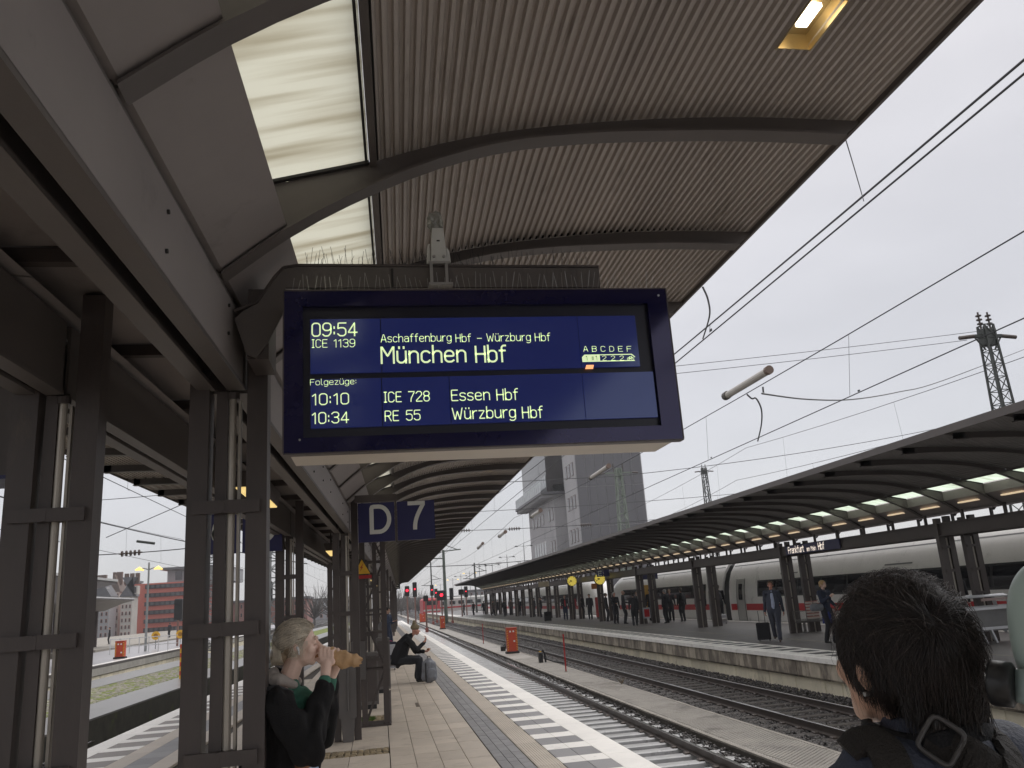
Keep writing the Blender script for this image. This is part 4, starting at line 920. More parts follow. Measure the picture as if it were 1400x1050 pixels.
# ================================================================ EXPRESS TRAIN
tw_ = mat('train_white', (.74,.72,.69), .28, .05, 1.2, spots=((.40,.38,.35), .5, 1.5, .6)); ts_ = mat('train_silver_roof', (.50,.49,.47), .30, .05, 1., metal=.2)
tred = mat('train_red_stripe', (.50,.015,.02), .35, .05, 2.); twin = mat('train_window_glass', (.012,.013,.016), .06, .2, 2.); tgrey = mat('train_skirt', (.20,.20,.20), .5, .1, 2.)
PR = [(0.20,-.70),(0.04,-.30),(0.0,.2),(0.0,.95),(.035,1.45),(.12,1.92),(.28,2.38),(.55,2.75),(.90,2.97),(1.25,3.07),(1.475,3.09)]
PR = [(17.62+a,b) for a,b in PR]; PRF = PR+[(17.62+17.62+2.95-a,b) for a,b in PR[::-1][1:]]
def pz(z):
    for (a,b),(c,d) in zip(PR[:-1],PR[1:]):
        if b <= z <= d: return a+(c-a)*(z-b)/(d-b)
    return PR[-1][0]
def strip(m, z0, z1, ya, yb, off, n=3):
    zs = np.linspace(z0,z1,n+1)
    for a,b in zip(zs[:-1],zs[1:]): m.quad((pz(a)-off,ya,a),(pz(a)-off,yb,a),(pz(b)-off,yb,b),(pz(b)-off,ya,b))
    return m
def railcar(label, ya, yb, nose=0, doors=(1.4,), group='coaches of the white express train'):
    t = thing('train_coach', label, 'train', (0,0,0), group=group)
    n = len(PRF); m = MB(); segs = [(ya,1),(yb,1)]
    if nose == 1: segs = [(ya,1),(yb-5,1),(yb-3.6,.97),(yb-2.2,.88),(yb-1.1,.72),(yb-.4,.52),(yb,.28)]
    if nose == -1: segs = [(ya,.28),(ya+.4,.52),(ya+1.1,.72),(ya+2.2,.88),(ya+3.6,.97),(ya+5,1),(yb,1)]
    xm = 17.62+1.475
    for (y,s) in segs: m.v += [(xm+(x-xm)*(.35+.65*s), y, -.7+(z+.7)*s) for x,z in PRF]
    for k in range(len(segs)-1):
        for a in range(n-1): m.f.append((k*n+a,k*n+a+1,(k+1)*n+a+1,(k+1)*n+a)); m.mi.append(0)
    e = (len(segs)-1)*n; m.f += [tuple(range(n)),tuple(range(e,e+n))[::-1]]; m.mi += [0,0]
    o = m.build('body', tw_, t); smooth_by_angle(o.data, 35)
    a, b = (ya+.15 if nose != -1 else ya+5), (yb-.15 if nose != 1 else yb-5)
    strip(MB(), 2.62, 2.66, a, b, .006, 1).build('roof_seam', tgrey, t)
    strip(MB(), -.65, -.12, a, b, .02, 2).build('skirt', tgrey, t)
    # red stripe with gaps at the doors
    dd = sorted([ya+d for d in doors]+[yb-d for d in doors]) if nose == 0 else [ (ya+1.4) if nose == 1 else (yb-1.4) ]
    cur = a; m = MB()
    for d in dd+[b+9]:
        e = min(d-.55, b)
        if e > cur: strip(m, .50, .80, cur, e, .008, 1)
        cur = d+.55
    m.build('stripe', tred, t)
    w0, w1 = (min(dd)+.9 if nose != -1 else a+1), (max(dd)-.9 if nose != 1 else b-1)
    if nose == 0: w0, w1 = min(dd)+1.9, max(dd)-1.9
    strip(MB(), 1.12, 1.86, w0, w1, .010, 4).build('window_band', black_m, t)
    k = int((w1-w0)/1.9)
    for j in range(k):
        p = w0+.1+j*(w1-w0-.1)/k
        strip(MB(), 1.19, 1.80, p, p+(w1-w0)/k-.14, .020, 4).build('window', twin, t)
    for d in dd:
        dm = strip(MB(), -.25, 1.98, d-.45, d+.45, .013, 8).build('door', mat('train_door_paint',(.42,.41,.39),.35,.06,2.), t)
        strip(MB(), 1.0, 1.75, d-.22, d+.22, .024, 3).build('door_window', twin, dm)
        for s in (-.47,.47): strip(MB(), -.27, 2.0, d+s-.025, d+s+.025, .018, 8).build('door_seal', black_m, t)
    if nose:
        yn = yb-.55 if nose == 1 else ya+.55
        for s in (-1,1): MB().disc((xm+s*.62,yn-(.0 if nose==-1 else -.1)-.28,.35),.10,'y',.3,14).build('headlight', head_glow, t)
        yw = yb-2.6 if nose == 1 else ya+2.6; q = MB(); q.quad((xm-.62,yw-.95*(-nose)*-1*0-.2,1.55),(xm+.62,yw-.2,1.55),(xm+.5,yw+.7*(-nose)+0,2.35),(xm-.5,yw+.7*(-nose),2.35)); q.build('windscreen', twin, t)
    return t
railcar('nearest white express coach, partly behind the dark haired person', 15.0, 41.2)
railcar('white express coach just beyond the dark gangway', 42.05, 66.5, nose=1)
railcar('white express coach with its nose towards the second one', 69.2, 94.5, nose=-1)
railcar('far white express coach behind the row of posts', 95.3, 120.5)
railcar('farthest white express coach near the canopy end', 121.3, 146.5)
tl_ = [c for c in COL.objects if c.name == 'train_coach'][0]
MB().box(17.60,17.618,35.2,36.7,.49,.81).build('logo_plate', tw_, tl_); inst('lettering', text_mesh('ICE', mat('logo_red', (.5,.04,.05), .4), .20, .8, .02, sw=1.4), tl_, (17.594,36.3,.55), -math.pi/2)
for k_ in range(3):
    strip(MB(), 2.05, 2.10, 18+k_*8, 19.6+k_*8, .008, 1).build('vent_slot', tgrey, tl_)
gw = thing('gangway', 'black rubber gangway between the two nearest express coaches', 'gangway')
m = MB(); xm = 17.62+1.475
for k in range(9):
    y = 41.2+.094*k; s = .985 if k%2 else .955
    m.v += [(xm+(x-xm)*s,y,-.7+(z+.7)*s) for x,z in PRF]
n = len(PRF)
for k in range(8):
    for a_ in range(n-1): m.f.append((k*n+a_,k*n+a_+1,(k+1)*n+a_+1,(k+1)*n+a_)); m.mi.append(0)
m.build('bellows', black_m, gw)
# ================================================================ OPPOSITE PLATFORM FURNITURE
signboard('station_sign', 'blue station name sign on the beam of the opposite canopy', 14.0, 25.5, 2.56, 2.92, [], [], None)
ss = [o for o in COL.objects if o.name.startswith('station_sign')][0]
ss.location = (13.985, 25.55, 2.60)
MB().box(-.03,-.0,-1.75,1.75,0,.33).build('panel', navy_sign, ss); lit_w = mat('sign_lettering_glow', (.7,.66,.6), .4, .02, 3., emis=(1,.88,.78), estr=.45)  # emission added to lift the dim lettering
for s_, y0_, h_ in (('Frankfurt', 1.55, .20), ('am Main', .28, .13), ('Hbf', -.48, .20)):
    me = text_mesh(s_, lit_w, h_, None, .012, sw=1.05); o = inst('lettering', me, ss, (-.033, y0_, .07), -math.pi/2)
signboard('section_sign', 'black E sign hanging on the beam of the opposite canopy', 13.3, 49.5, 2.72, 3.12, [(12.95,13.35),(13.38,13.74)], [('E',13.15,2.79,.26,.2,sign_white)], [(13.1,14.0,3.13,3.2)], backm=navy_sign)
signboard('notice_board', 'small pale panel under the opposite canopy left of the clock', 12.9, 66, 2.55, 2.95, [(12.45,13.3)], [], [(12.7,12.76,2.95,3.4)], backm=mat('pale_panel_paint',(.55,.45,.35),.5))
signboard('warning_sign', 'small orange notice on a post of the opposite canopy', 13.75, 53.6, 2.05, 2.4, [(13.6,13.95)], [], None, backm=mat('orange_notice',(.45,.17,.05),.5))
signboard('info_display', 'small dark hanging display behind the pair of chatting people', 15.3, 47.0, 2.35, 2.7, [(14.9,15.9)], [], [(15.3,15.36,2.7,3.1)], backm=navy_sign)
def clock(label, x, y, z, r=.33):
    t = thing('station_clock', label, 'clock', (x,y,z), 0); MB().disc((0,0,0),r+.03,'y',.16,32).build('case', black_m, t); MB().disc((0,-.085,0),r,'y',.01,32).build('face', mat('clock_face_yellow',(.62,.50,.10),.4,.05,3.,emis=(.9,.7,.12),estr=.32), t)
    MB().obox((0,-.1,0),(-r*.45,-.1,.05),.012,.05).build('hand', black_m, t); MB().obox((0,-.1,0),(-r*.75,-.1,-.08),.012,.035).build('hand', black_m, t)
    m = MB()
    for k in range(12):
        a = k*math.pi/6; m.obox((math.sin(a)*r*.8,-.095,math.cos(a)*r*.8),(math.sin(a)*r*.95,-.095,math.cos(a)*r*.95),.006,.03)
    m.build('hour_marks', black_m, t); MB().box(-.03,.03,-.03,.03,r,r+.5).build('hanger', steel, t)
clock('round yellow station clock hanging under the opposite canopy', 13.45, 58.5, 2.72); clock('second yellow clock half hidden behind the E sign', 13.55, 51.2, 2.62)
b2_ = bench('bench with red and white papers on its backs across the tracks', 14.9, 27.6, math.radians(180), 3)
pp = thing('newspaper_stand', 'pale slatted red and white newspapers standing on the opposite bench', 'newspapers', (14.75,27.4,.44))
for j in range(2):
    for k in range(6 if j==0 else 3):
        MB().box(-.3+j*.6,.14+j*.6,-.03,.03,.015+k*.10,.08+k*.10).build('paper', mat('newsprint',(.55,.47,.42),.7), pp)
        MB().box(-.3+j*.6,.14+j*.6,-.035,.035,.081+k*.10,.095+k*.10).build('paper_edge', mat('red_edge',(.4,.08,.06),.7), pp)
bx = thing('vending_case', 'yellow brown information board behind the chatting group', 'board', (15.6,48.5,0)); MB().cbox(-.55,.55,-.08,.08,.75,2.05,.02).build('panel', mat('amber_board',(.55,.32,.06),.5), bx)
for s in (-.5,.5): MB().box(s-.04,s+.04,-.05,.05,0,2.1).build('post', steel, bx)
bx = thing('platform_item', 'white luggage with a red print beside the group at the post', 'stand', (14.35,45.0,0)); bx.scale = (.72,.72,.8); MB().cbox(-.28,.28,-.2,.2,.35,1.05,.03).build('body', cw, bx); MB().box(-.2,.2,-.21,-.201,.45,.95).build('poster', tred, bx)  # luggage with a red print, shaped as a small stand
for s in (-.22,.22): MB().tube([(s,0,0),(s,0,.36)],.02,6).build('leg', alu, bx)
bx = thing('platform_item', 'narrow red advertising pillar near the train', 'stand', (15.7,60.0,0)); MB().cbox(-.25,.25,-.2,.2,.1,1.5,.03).build('body', redpole_m, bx); MB().box(-.2,.2,-.2,.2,0,.1).build('foot', black_m, bx)
# low rack of luggage trolleys at the right
tr = thing('luggage_trolley_rack', 'parked aluminium luggage trolleys behind the dark haired person', 'trolleys', (14.6,18.2,0))
al2 = mat('trolley_aluminium', (.55,.56,.58), .32, .05, 3., metal=.6)
for k in range(3):
    ox = k*.55
    c_ = bpy.data.objects.new('trolley', None); COL.objects.link(c_); c_.parent = tr; c_.location = (-.6+k*.28, .4*k, 0)
    m = MB(); m.tube([(-.55,0,.28),(-.55,0,1.05),(-.45,0,1.1),(.75,0,1.1),(.8,0,1.02),(.95,0,.2)],.02,8); m.tube([(-.55,.5,.28),(-.55,.5,1.05),(-.45,.5,1.1),(.75,.5,1.1),(.8,.5,1.02),(.95,.5,.2)],.02,8)
    m.build('frame', al2, c_); m = MB()
    for z in (.35,.80): m.box(-.55,.9,-.015,.015,z,z+.06)
    for x in (-.1,.15): m.obox((x,0,.36),(x+.1,0,.05),.04,.04)
    m.build('rail', al2, c_); MB().box(-.5,.85,.2,.26,.3,.82).build('basket_side', mat('grey_mesh_panel',(.22,.22,.22),.5), c_)
    for x in (-.4,.8): MB().disc((x,.0,.07),.07,'y',.03,12).build('wheel', black_m, c_)
MB().tube([(.6,-.1,1.28),(1.5,-.1,1.28)],.025,8).build('handle', alu, tr); MB().box(-.55,.4,-.05,.02,1.0,1.06).build('handle_grip', mat('pinkish_grip',(.4,.3,.28),.5), tr); MB().disc((.45,-.06,1.06),.05,'y',.06,10).build('latch', redpole_m, tr)
# ================================================================ OVERHEAD LINES
def sagline(p, q, sag, n=14):
    p = Vector(p); q = Vector(q); return [tuple(p+(q-p)*(i/n)-Vector((0,0,4*sag*(i/n)*(1-i/n)))) for i in range(n+1)]
def catenary(name, label, x, zc, spans, zm=(6.6,6.0), r=.008, dz=0., xo=0., grp='overhead lines above the tracks', seed=1, tubes=()):
    """contact wire, messenger wire and droppers along the track"""
    t = thing(name, label, 'overhead line', group=grp); R = random.Random(seed)
    MB().tube([(x,spans[0],zc),(x+.05,20,zc),(x,60,zc-.02),(x,spans[-1],zc)], r, 5).build('contact_wire', wire_m, t)
    mw = MB(); dr = MB(); pts = []
    for a, b in zip(spans[:-1], spans[1:]):
        P = sagline((x+xo,a,zm[0]),(x+xo,b,zm[0]), zm[0]-zm[1], 16); pts += P if not pts else P[1:]
        y = a+4
        while y < b-3:
            f = (y-a)/(b-a); zz = zm[0]-4*(zm[0]-zm[1])*f*(1-f); dr.tube([(x+xo,y,zz),(x,y+R.uniform(-.3,.3),zc)], r*.45, 3, caps=False); dr.box(x-.006,x+.006,y-.03,y+.03,zc-.0,zc+.03); y += R.uniform(5,9)
    mw.tube(pts, r*1.1, 5).build('messenger_wire', wire_m, t); dr.build('dropper', wire_m, t)
    return t
catenary('overhead_line', 'overhead wires directly above the near track, close to the canopy edge', 4.385, 5.02, [-30,35,95,155,215], (5.75,5.08), seed=2, r=.009)
c2 = catenary('overhead_line', 'overhead wires above the second track carrying the long pale tubes', 8.565, 4.97, [-25,52,112,172,232], (6.75,6.05), seed=3, r=.010)
catenary('overhead_line', 'overhead wires above the express train beyond the opposite canopy', 19.1, 6.1, [-20,40,100,160], (8.6,7.6), seed=4, r=.010)
catenary('overhead_line', 'overhead wires over the farther tracks right of the express train', 27.5, 6.6, [-20,60,120,200], (9.5,8.2), seed=5, r=.014)
catenary('overhead_line', 'overhead wires above the track left of the platform', -6.2, 5.1, [-20,45,105,165], (6.6,6.0), seed=6, r=.010)
catenary('overhead_line', 'overhead wires above the outer left track', -12.2, 5.1, [-20,55,115,175], (6.8,6.1), seed=7, r=.012)
tubm = mat('pale_insulator_tube', (.50,.47,.42), .35, .1, 4.); rust = mat('rusty_end_fitting', (.20,.14,.11), .6, .2, 5.)
def tube_fit(label, pa, pb, r=.095):
    pa = Vector(pa); pb = Vector(pb); t = thing('insulator_tube', label, 'insulator', tuple(pa), group='long pale tubes on the overhead line'); d = pb-pa
    MB().tube([(0,0,0),tuple(d)], r*.85, 12).build('tube', tubm, t); u = d.normalized()
    MB().tube([tuple(d*.97),tuple(d*1.02)], r*1.05, 10).build('end_fitting', rust, t); MB().tube([tuple(-d*.03),tuple(d*.04)], r*1.1, 10).build('end_fitting', mat('dark_cap',(.10,.09,.08),.5), t)
    MB().tube([tuple(-d*.01+Vector((.05,0,-.035))),tuple(d*.97+Vector((.05,0,-.035)))], r*.35, 6).build('side_rod', gap_m, t)
    return t
def onx_(px,py,x): return onx(px,py,x)
tube_fit('nearest long pale tube on the overhead line, right of the departure board', onx(993,541,8.565), onx(1051,506,8.565), .095)
tube_fit('second long pale tube on the overhead line, in front of the dark tower', onx(808,653,8.565), onx(832,637,8.565), .09)
tube_fit('small pale tube on the overhead line in front of the left face of the tower', onx(727,706,8.565), onx(739,698,8.565), .11)
for k, (a, b, lab) in enumerate(((onx(683,733,8.5), onx(691,727,8.5), 'short dark fitting on the overhead line left of the tower'), (onx(654,749,8.5), onx(660,743,8.5), 'tiny dark fitting on the overhead line near the vanishing tracks'))):
    tube_fit(lab, a, b, .12)
# loose connecting cables
def cable(label, pts, r=.012, nm='hanging_cable'):
    t = thing(nm, label, 'cable'); P = [Vector(p) for p in pts]; out_ = []
    for i in range(len(P)-1):
        p0 = P[max(i-1,0)]; p1 = P[i]; p2 = P[i+1]; p3 = P[min(i+2,len(P)-1)]
        for s in range(6):
            u = s/6; out_.append(.5*((2*p1)+(-p0+p2)*u+(2*p0-5*p1+4*p2-p3)*u*u+(-p0+3*p1-3*p2+p3)*u**3))
    out_.append(P[-1]); MB().tube(out_, r, 6).build('cable', wire_m, t); return t
yq = 14.6
cable('curved connecting cable below the nearest pale tube, hanging from the wire', [ony(1021,539,yq),ony(1028,545,yq),ony(1034,545,yq),ony(1041,560,yq+1),ony(1041,580,yq+2),ony(1036,603,yq+3)], .016)
cable('long slack cable swinging from the pale tube towards the lattice mast', [ony(1043,529,yq),ony(1044,537,yq),ony(1048,539,yq),ony(1106,546,17),ony(1166,546,20),ony(1228,536,24),ony(1290,520,28),ony(1420,470,36)], .017)
cable('curved dark cable hanging from the canopy edge to the overhead wire', [ony(961,393,5.6),ony(968,410,6.2),ony(970,432,7),ony(961,463,8)], .008)
cable('thin straight wire from the canopy edge down to the overhead wire', [ony(1156,190,3.9),ony(1168,230,4.7),ony(1181,275,5.6)], .0035)
# ---- cross spans
def cross(label, a, b, r=.012, sag=.3, beads=()):
    t = thing('cross_span_wire', label, 'wire'); P = sagline(a,b,sag,12); MB().tube(P, r, 5).build('wire', wire_m, t)
    for f in beads:
        a_, b_ = Vector(a), Vector(b); c = a_+(b_-a_)*f-Vector((0,0,4*sag*f*(1-f))); d = (b_-a_).normalized(); m = MB()
        m.tube([c-d*.5,c+d*.5],.035,6)
        for k in range(5): m.tube([c+d*(-.36+.18*k-.03),c+d*(-.36+.18*k+.03)],.13,8)
        m.build('insulator', mat('insulator_brown',(.07,.05,.04),.4), t)
    return t
cross('upper thin cross wire from the canopy to the top of the right lattice mast', ony(640,528,30), ony(1345,452,30), .012, .1)
cross('lower thin cross wire ending at the insulator of the right lattice mast', ony(640,538,30), ony(1322,465,30), .012, .1)
cross('cross wire with ribbed insulators running in front of the grey tower', ony(560,727,62), ony(1000,700,62), .022, .3, (.16,.31,.53,))
cross('cross wire from the canopy to the green lattice mast by the tower', ony(640,662,88), ony(843,651,88), .04, .0)
cross('cross wire from the green lattice mast over the train to the right', ony(843,651,88), ony(1400,560,88), .035, .8)
cross('thin cross wire low over the opposite canopy', ony(640,700,95), ony(1120,664,95), .03, .3)
cross('cross wire between the masts above the far signals', ony(560,775,120), ony(760,762,120), .05, .3, (.2,.6))
cross('dotted supporting rope seen between the big left columns', ony(-40,668,34), ony(420,771,34), .018, .2)
cross('cross wire with ribbed insulator seen between the big left columns', ony(100,760,40), ony(330,741,40), .022, .1, (.335,))
cross('slanting thin wire seen between the big left columns', ony(145,735,40), ony(262,684,40), .018, .0)
cross('thin level wire high between the big left columns', ony(100,686,36), ony(300,668,36), .014, .05)
dk_t = thing('insulator_tube', 'dark tube fitting hanging between the big left columns', 'insulator', ony(187,740,34)); MB().tube([(0,0,0),(.66,0,-.12)],.05,8).build('tube', mast_d, dk_t)
# ---- masts
def lmast(label, x, y, h, w, top, leg=.09, br=.045, n=14, mt=mast_m, arm=1.2, nm='lattice_mast', z0=-1.0):
    t = thing(nm, label, 'mast', (x,y,z0)); lattice(t, w, h, n, leg, br, mt, top)
    m = MB(); m.box(-arm,arm,-.08,.08,h-.55,h-.42); m.obox((-arm,0,h-.5),(-top/2,0,h-1.1),.05,.05); m.obox((arm,0,h-.5),(top/2,0,h-1.1),.05,.05); m.box(-top/2-.1,top/2+.1,-.2,.2,h-.9,h-.2); m.build('cross_arm', mt, t)
    for s in (-1,1):
        q = MB(); q.tube([(s*.35*arm,0,h-.42),(s*.35*arm,0,h+.6)],.04,6)
        for k in range(3): q.tube([(s*.35*arm,0,h+.05+.18*k),(s*.35*arm,0,h+.10+.18*k)],.12,8)
        q.build('insulator', mat('insulator_brown',(.07,.05,.04),.4), t)
        MB().tube([(s*arm,0,h-.48),(s*(arm+.7),0,h-.55)],.09,8).build('insulator', mat('insulator_brown',(.07,.05,.04),.4), t)
    return t
lmast('dark lattice mast on the right with insulators on its cross arm', 26.0, 30.0, 12.8, .95, .42, .075, .03, 22, mast_d, .65)
lmast('pale green lattice mast standing in front of the dark tower face', 27.15, 90.0, 16.3, 1.6, .55, .12, .07, 16, mat('mast_pale_green',(.20,.235,.19),.55), 1.6)
p = ony(962,640,120); lmast('distant lattice mast rising behind the opposite canopy, right of the tower', p[0], 120, p[2]+1, 1.3, .6, .12, .07, 14, mast_d, .8)
p = ony(288,745,60); lmast('pale lattice mast seen through the slits of the big middle column', p[0], 60, p[2]+3, .8, .6, .09, .05, 24, gantry_m, .6)
p = ony(377,700,45); lmast('pale lattice mast seen between the column row and the woman', p[0], 45, p[2]+4, .6, .45, .07, .04, 26, gantry_m, .5)
p = ony(706+4,772,150); lmast('short distant lattice mast left of the tower base', p[0], 150, p[2]+1, 1.0, .8, .14, .08, 10, mast_d, .5)
def smast(label, x, y, h, r=.16, arms=(), mt=mast_m):
    t = thing('catenary_mast', label, 'mast', (x,y,-1)); MB().tube([(0,0,0),(0,0,h)],[r,r*.7],8).build('post', mt, t)
    for (z, a, b) in arms:
        MB().tube([(a,0,z),(b,0,z+.15*(1 if abs(b)>abs(a) else 1))],r*.35,6).build('bracket', mt, t); MB().tube([(b*.85,0,z+.1),(0,0,z+1.0)],r*.25,5).build('stay', mt, t)
    return t
p = ony(606,752,120); smast('tall dark green mast standing among the far red signals', p[0], 120, p[2]+1, .26, ((10.,.0,2.5),(9.0,0,-3.)))
for (x,y,label,h) in ((650,140,'slim mast behind the tip of the opposite canopy',9),(590,170,'slim far mast left of the tall dark green mast',11)):
    p = ony(x,800,y); smast(label, p[0], y, h, .18, ((7.5,0,2.),(6.4,0,-2.)), mast_d)
# ---- signals
def signal(label, px, py, y, h_head, pole_to=-1., lit=True, w=.5, side='black', r=.17):
    x, _, z = ony(px, py, y); t = thing('signal', label, 'railway signal', (x,y,pole_to)); zz = z-pole_to
    MB().tube([(0,0,0),(0,0,zz-h_head/2)],.09,8).build('post', mat('signal_post_paint',(.22,.13,.11),.5), t)
    MB().cbox(-w/2,w/2,-.1,.15,zz-h_head/2,zz+h_head/2,.06).build('head', black_m, t)
    MB().cbox(-.16,.16,-.12,.1,0,.5,.03).build('base_box', mat('signal_box_red',(.33,.10,.08),.5), t)
    if lit: MB().disc((0,-.14,zz+.05),r*.62,'y',.06,14).build('lamp', red_glow, t)
    return t
signal('leftmost far signal with bright red light below the canopy end', 556.5, 808, 95, 1.1, r=.24)
signal('tall far signal with small red light right of the leftmost one', 567, 806, 100, 1.7, r=.15)
signal('unlit dark signal on a thick post beside the small red box', 582, 818, 88, .6, lit=False)
signal('far signal with small red light left of the tall green mast', 590.5, 807, 118, 1.5, r=.15)
signal('lower far signal with small red light close to the tall green mast', 596, 811, 125, 1.3, r=.15)
signal('widest far signal with the brightest red light at the tall green mast', 603.5, 814, 112, 1.3, w=1.2, r=.34)
signal('unlit far signal right of the tall green mast', 617, 812, 115, 1.6, lit=False)
signal('far signal with faint red light near the opposite canopy tip', 637, 809, 118, 1.5, r=.12)
signal('square dark signal board left of the opposite canopy posts', 630.5, 809.5, 110, .7, lit=False, w=.7)
signal('left signal with red light seen beside the middle column', 366, 810, 48, 1.2, r=.12, pole_to=-.8)
signal('dark signal pair at the end of the left platform', 244, 833, 70, 1.6, lit=False, w=.6)
# ---- lamp masts
lm_glow = mat('lamp_shade_glow', (.8,.6,.2), .4, .03, 3., emis=(1,.70,.22), estr=.8)
def lampmast(label, px, py, y, base_z=0., glow=True, spread=.62):
    x, _, z = ony(px, py, y); t = thing('lamp_mast', label, 'lamp post', (x,y,base_z)); h = z-base_z
    MB().tube([(0,0,0),(0,0,h+.5)],[.09,.06],8).build('post', gantry_m, t)
    for s in (-1,1):
        MB().tube([(0,0,h),(s*spread*.5,0,h+.12),(s*spread,0,h+.05)],.04,6).build('arm', gantry_m, t)
        MB().tube([(s*spread-.28,0,h+.03),(s*spread,0,h+.12),(s*spread+.28,0,h-.02)],[.05,.13,.05],10).build('lamp_shade', lm_glow if glow else mast_d, t)
    return t
lampmast('double lamp post with yellow shades seen between the big left columns', 203.5, 779, 62)
for (px,py,y,g,lab) in ((642,784,200,True,'lit orange double lamp post above the opposite canopy tip'),(619,793,230,True,'small lit lamp post left of the canopy tip'),(602,800,260,True,'tiny lit lamp post behind the tall green mast'),
    (655,773,190,False,'unlit double lamp post just above the opposite canopy roof'),(664,774,190,False,'unlit lamp post second above the opposite canopy roof'),(673,773,180,False,'unlit lamp post third above the opposite canopy roof'),
    (693,762,170,False,'taller unlit lamp post left of the tower'),(630,788,215,False,'unlit lamp post between the lit ones'),(716,747,150,False,'unlit lamp post close to the tower corner')):
    lampmast(lab, px, py, y, -1., g, 1.4)
# ================================================================ TOWER BLOCK
tow = thing('tower_block', 'grey high rise with dark clad face, windows and balconies behind the canopy', 'building', (0,0,0))
tl = mat('tower_render', (.42,.41,.415), .8, .08, .15, spots=((.24,.235,.245), .5, .2, .55)); td = mat('tower_dark_cladding', (.135,.132,.142), .55, .05, .2); tg = mat('tower_window', (.05,.045,.045), .2, .2, .3); tf = mat('window_frame_brown', (.10,.05,.045), .5)
TX, TX1, TY, TYm, TYn, TYb, TH = 36.9, 50.0, 150., 160., 170., 200., 36.
MB().box(TX,TX1,TY+.0,TYm,-1,TH).build('wall', tl, tow); MB().box(TX+2.2,TX1,TYm,TYn,-1,TH-3).build('wall', mat('tower_recess',(.30,.295,.30),.8,.06,.2), tow); MB().box(TX-.3,TX1,TYn,TYb,-1,24.5).build('wall', tl, tow)
MB().box(TX+1.,TX1-1,TY+3,TY+9,TH,TH+3).build('roof', td, tow)
for i in range(7):                                            # dark panels of the front face
    for k in range(5):
        x0 = TX+.15+i*(TX1-TX-.3)/7; z0 = -1+k*(TH+1)/5
        MB().box(x0+.05,x0+(TX1-TX-.3)/7-.05,TY-.12,TY-.01,z0+.06,z0+(TH+1)/5-.06).build('cladding_panel', td, tow)
def wins(x, ys, zs, w=.95, h=1.7):
    for z in zs:
        for y in ys:
            f = MB().box(x-.06,x-.01,y,y+w*2,z,z+h).build('window', tf, tow); MB().box(x-.09,x-.062,y+.15,y+w*2-.15,z+.12,z+h-.12).build('pane', tg, f)
wins(TX, (151.4,154.,156.6), (5.,11.2,17.4,23.6,29.), w=.85, h=2.6); wins(TX+2.2, (161.5,164.,167.), (5.,11.2,17.4,23.6), w=.7, h=2.4)
wins(TX-.3, (171.2,174.4), (4.,10.5,17.2), w=.9, h=2.6); wins(TX-.3, (181.5,185.5,189.5,193.6), (17.2,), w=.8, h=2.4)
for j in range(5):
    f = MB().box(TX-.36,TX-.31,180.5+j*3.0,182.9+j*3.0,10.2,13.6).build('window', mat('pale_window_frame',(.5,.5,.5),.5), tow); MB().box(TX-.40,TX-.362,180.8+j*3.0,182.6+j*3.0,10.5,13.2).build('pane', mat('bright_pane',(.35,.37,.38),.15,.3,.5), f)
# control-room gallery at the top of the rear part
MB().box(TX-3.2,TX+3,168.5,202,22.4,22.9).build('gallery_floor', td, tow); MB().box(TX-1.5,TX+3,170,199,23.,37.).build('gallery_wall', tg, tow); MB().box(TX-1.7,TX+3,169.,200,36.8,37.5).build('gallery_roof', td, tow)
for j in range(17): MB().box(TX-3.,TX-.35,169.5+j*1.95,169.9+j*1.95,21.7,22.4).build('bracket', tl, tow)
for j in range(15): MB().box(TX-3.15,TX-3.05,169+j*2.2,170.7+j*2.2,22.95,25.0).build('railing_panel', mat('pale_railing',(.50,.53,.54),.4), tow)
for j in range(13): MB().box(TX-1.6,TX-1.51,170.5+j*2.2,172.2+j*2.2,24.,26.6).build('pane', mat('bright_pane',(.35,.37,.38),.15,.3,.5), tow)
MB().box(TX-.36,TX-.3,186.,193.,6.5,6.6).build('ledge', td, tow)
# ================================================================ LEFT SIDE
lo = struct('old_low_platform', 'low mossy luggage platform left of the tracks'); 
def xlp(y): return -6.75+.04*(y-22.5)-.9
bed('ballast_bed_left', [(-40,-.96),(-4.2,-.96)], -8, 160, ballast_bed)
m = MB(); ya, yb = -8, 150
def lsl(u0,u1,z0,z1,mt,nm,ya=ya,yb=yb):
    q = MB(); i = 0; a = xlp(ya); b = xlp(yb); q.v = [(a+u0,ya,z0),(a+u1,ya,z0),(b+u1,yb,z0),(b+u0,yb,z0),(a+u0,ya,z1),(a+u1,ya,z1),(b+u1,yb,z1),(b+u0,yb,z1)]
    q.f = [(4,5,6,7),(0,1,5,4),(1,2,6,5),(2,3,7,6),(3,0,4,7)]; q.mi = [0]*5; return q.build(nm, mt, lo)
lsl(.4,.95,-1.,-.30,mosswall_m,'platform_face'); lsl(-.5,.95,-.31,-.26,lowplat_m,'edge_kerb'); lsl(-2.9,-.5,-.9,-.30,moss_m,'moss_ground'); lsl(-4.6,-2.9,-.9,-.28,lowplat_m,'rear_paving')
cob = MB()
for i in range(2600):
    y = rng.uniform(14,60); u = -.55-2.3*rng.random(); x = xlp(y)+u
    if rng.random() < .9: r = rng.uniform(.07,.12); cob.cbox(x-r*.8,x+r*.8,y-r,y+r,-.32,-.285+rng.uniform(-.01,.012),.03)
cob.build('mossy_cobble', cobble_m, lo, kind='stuff')
m = MB()
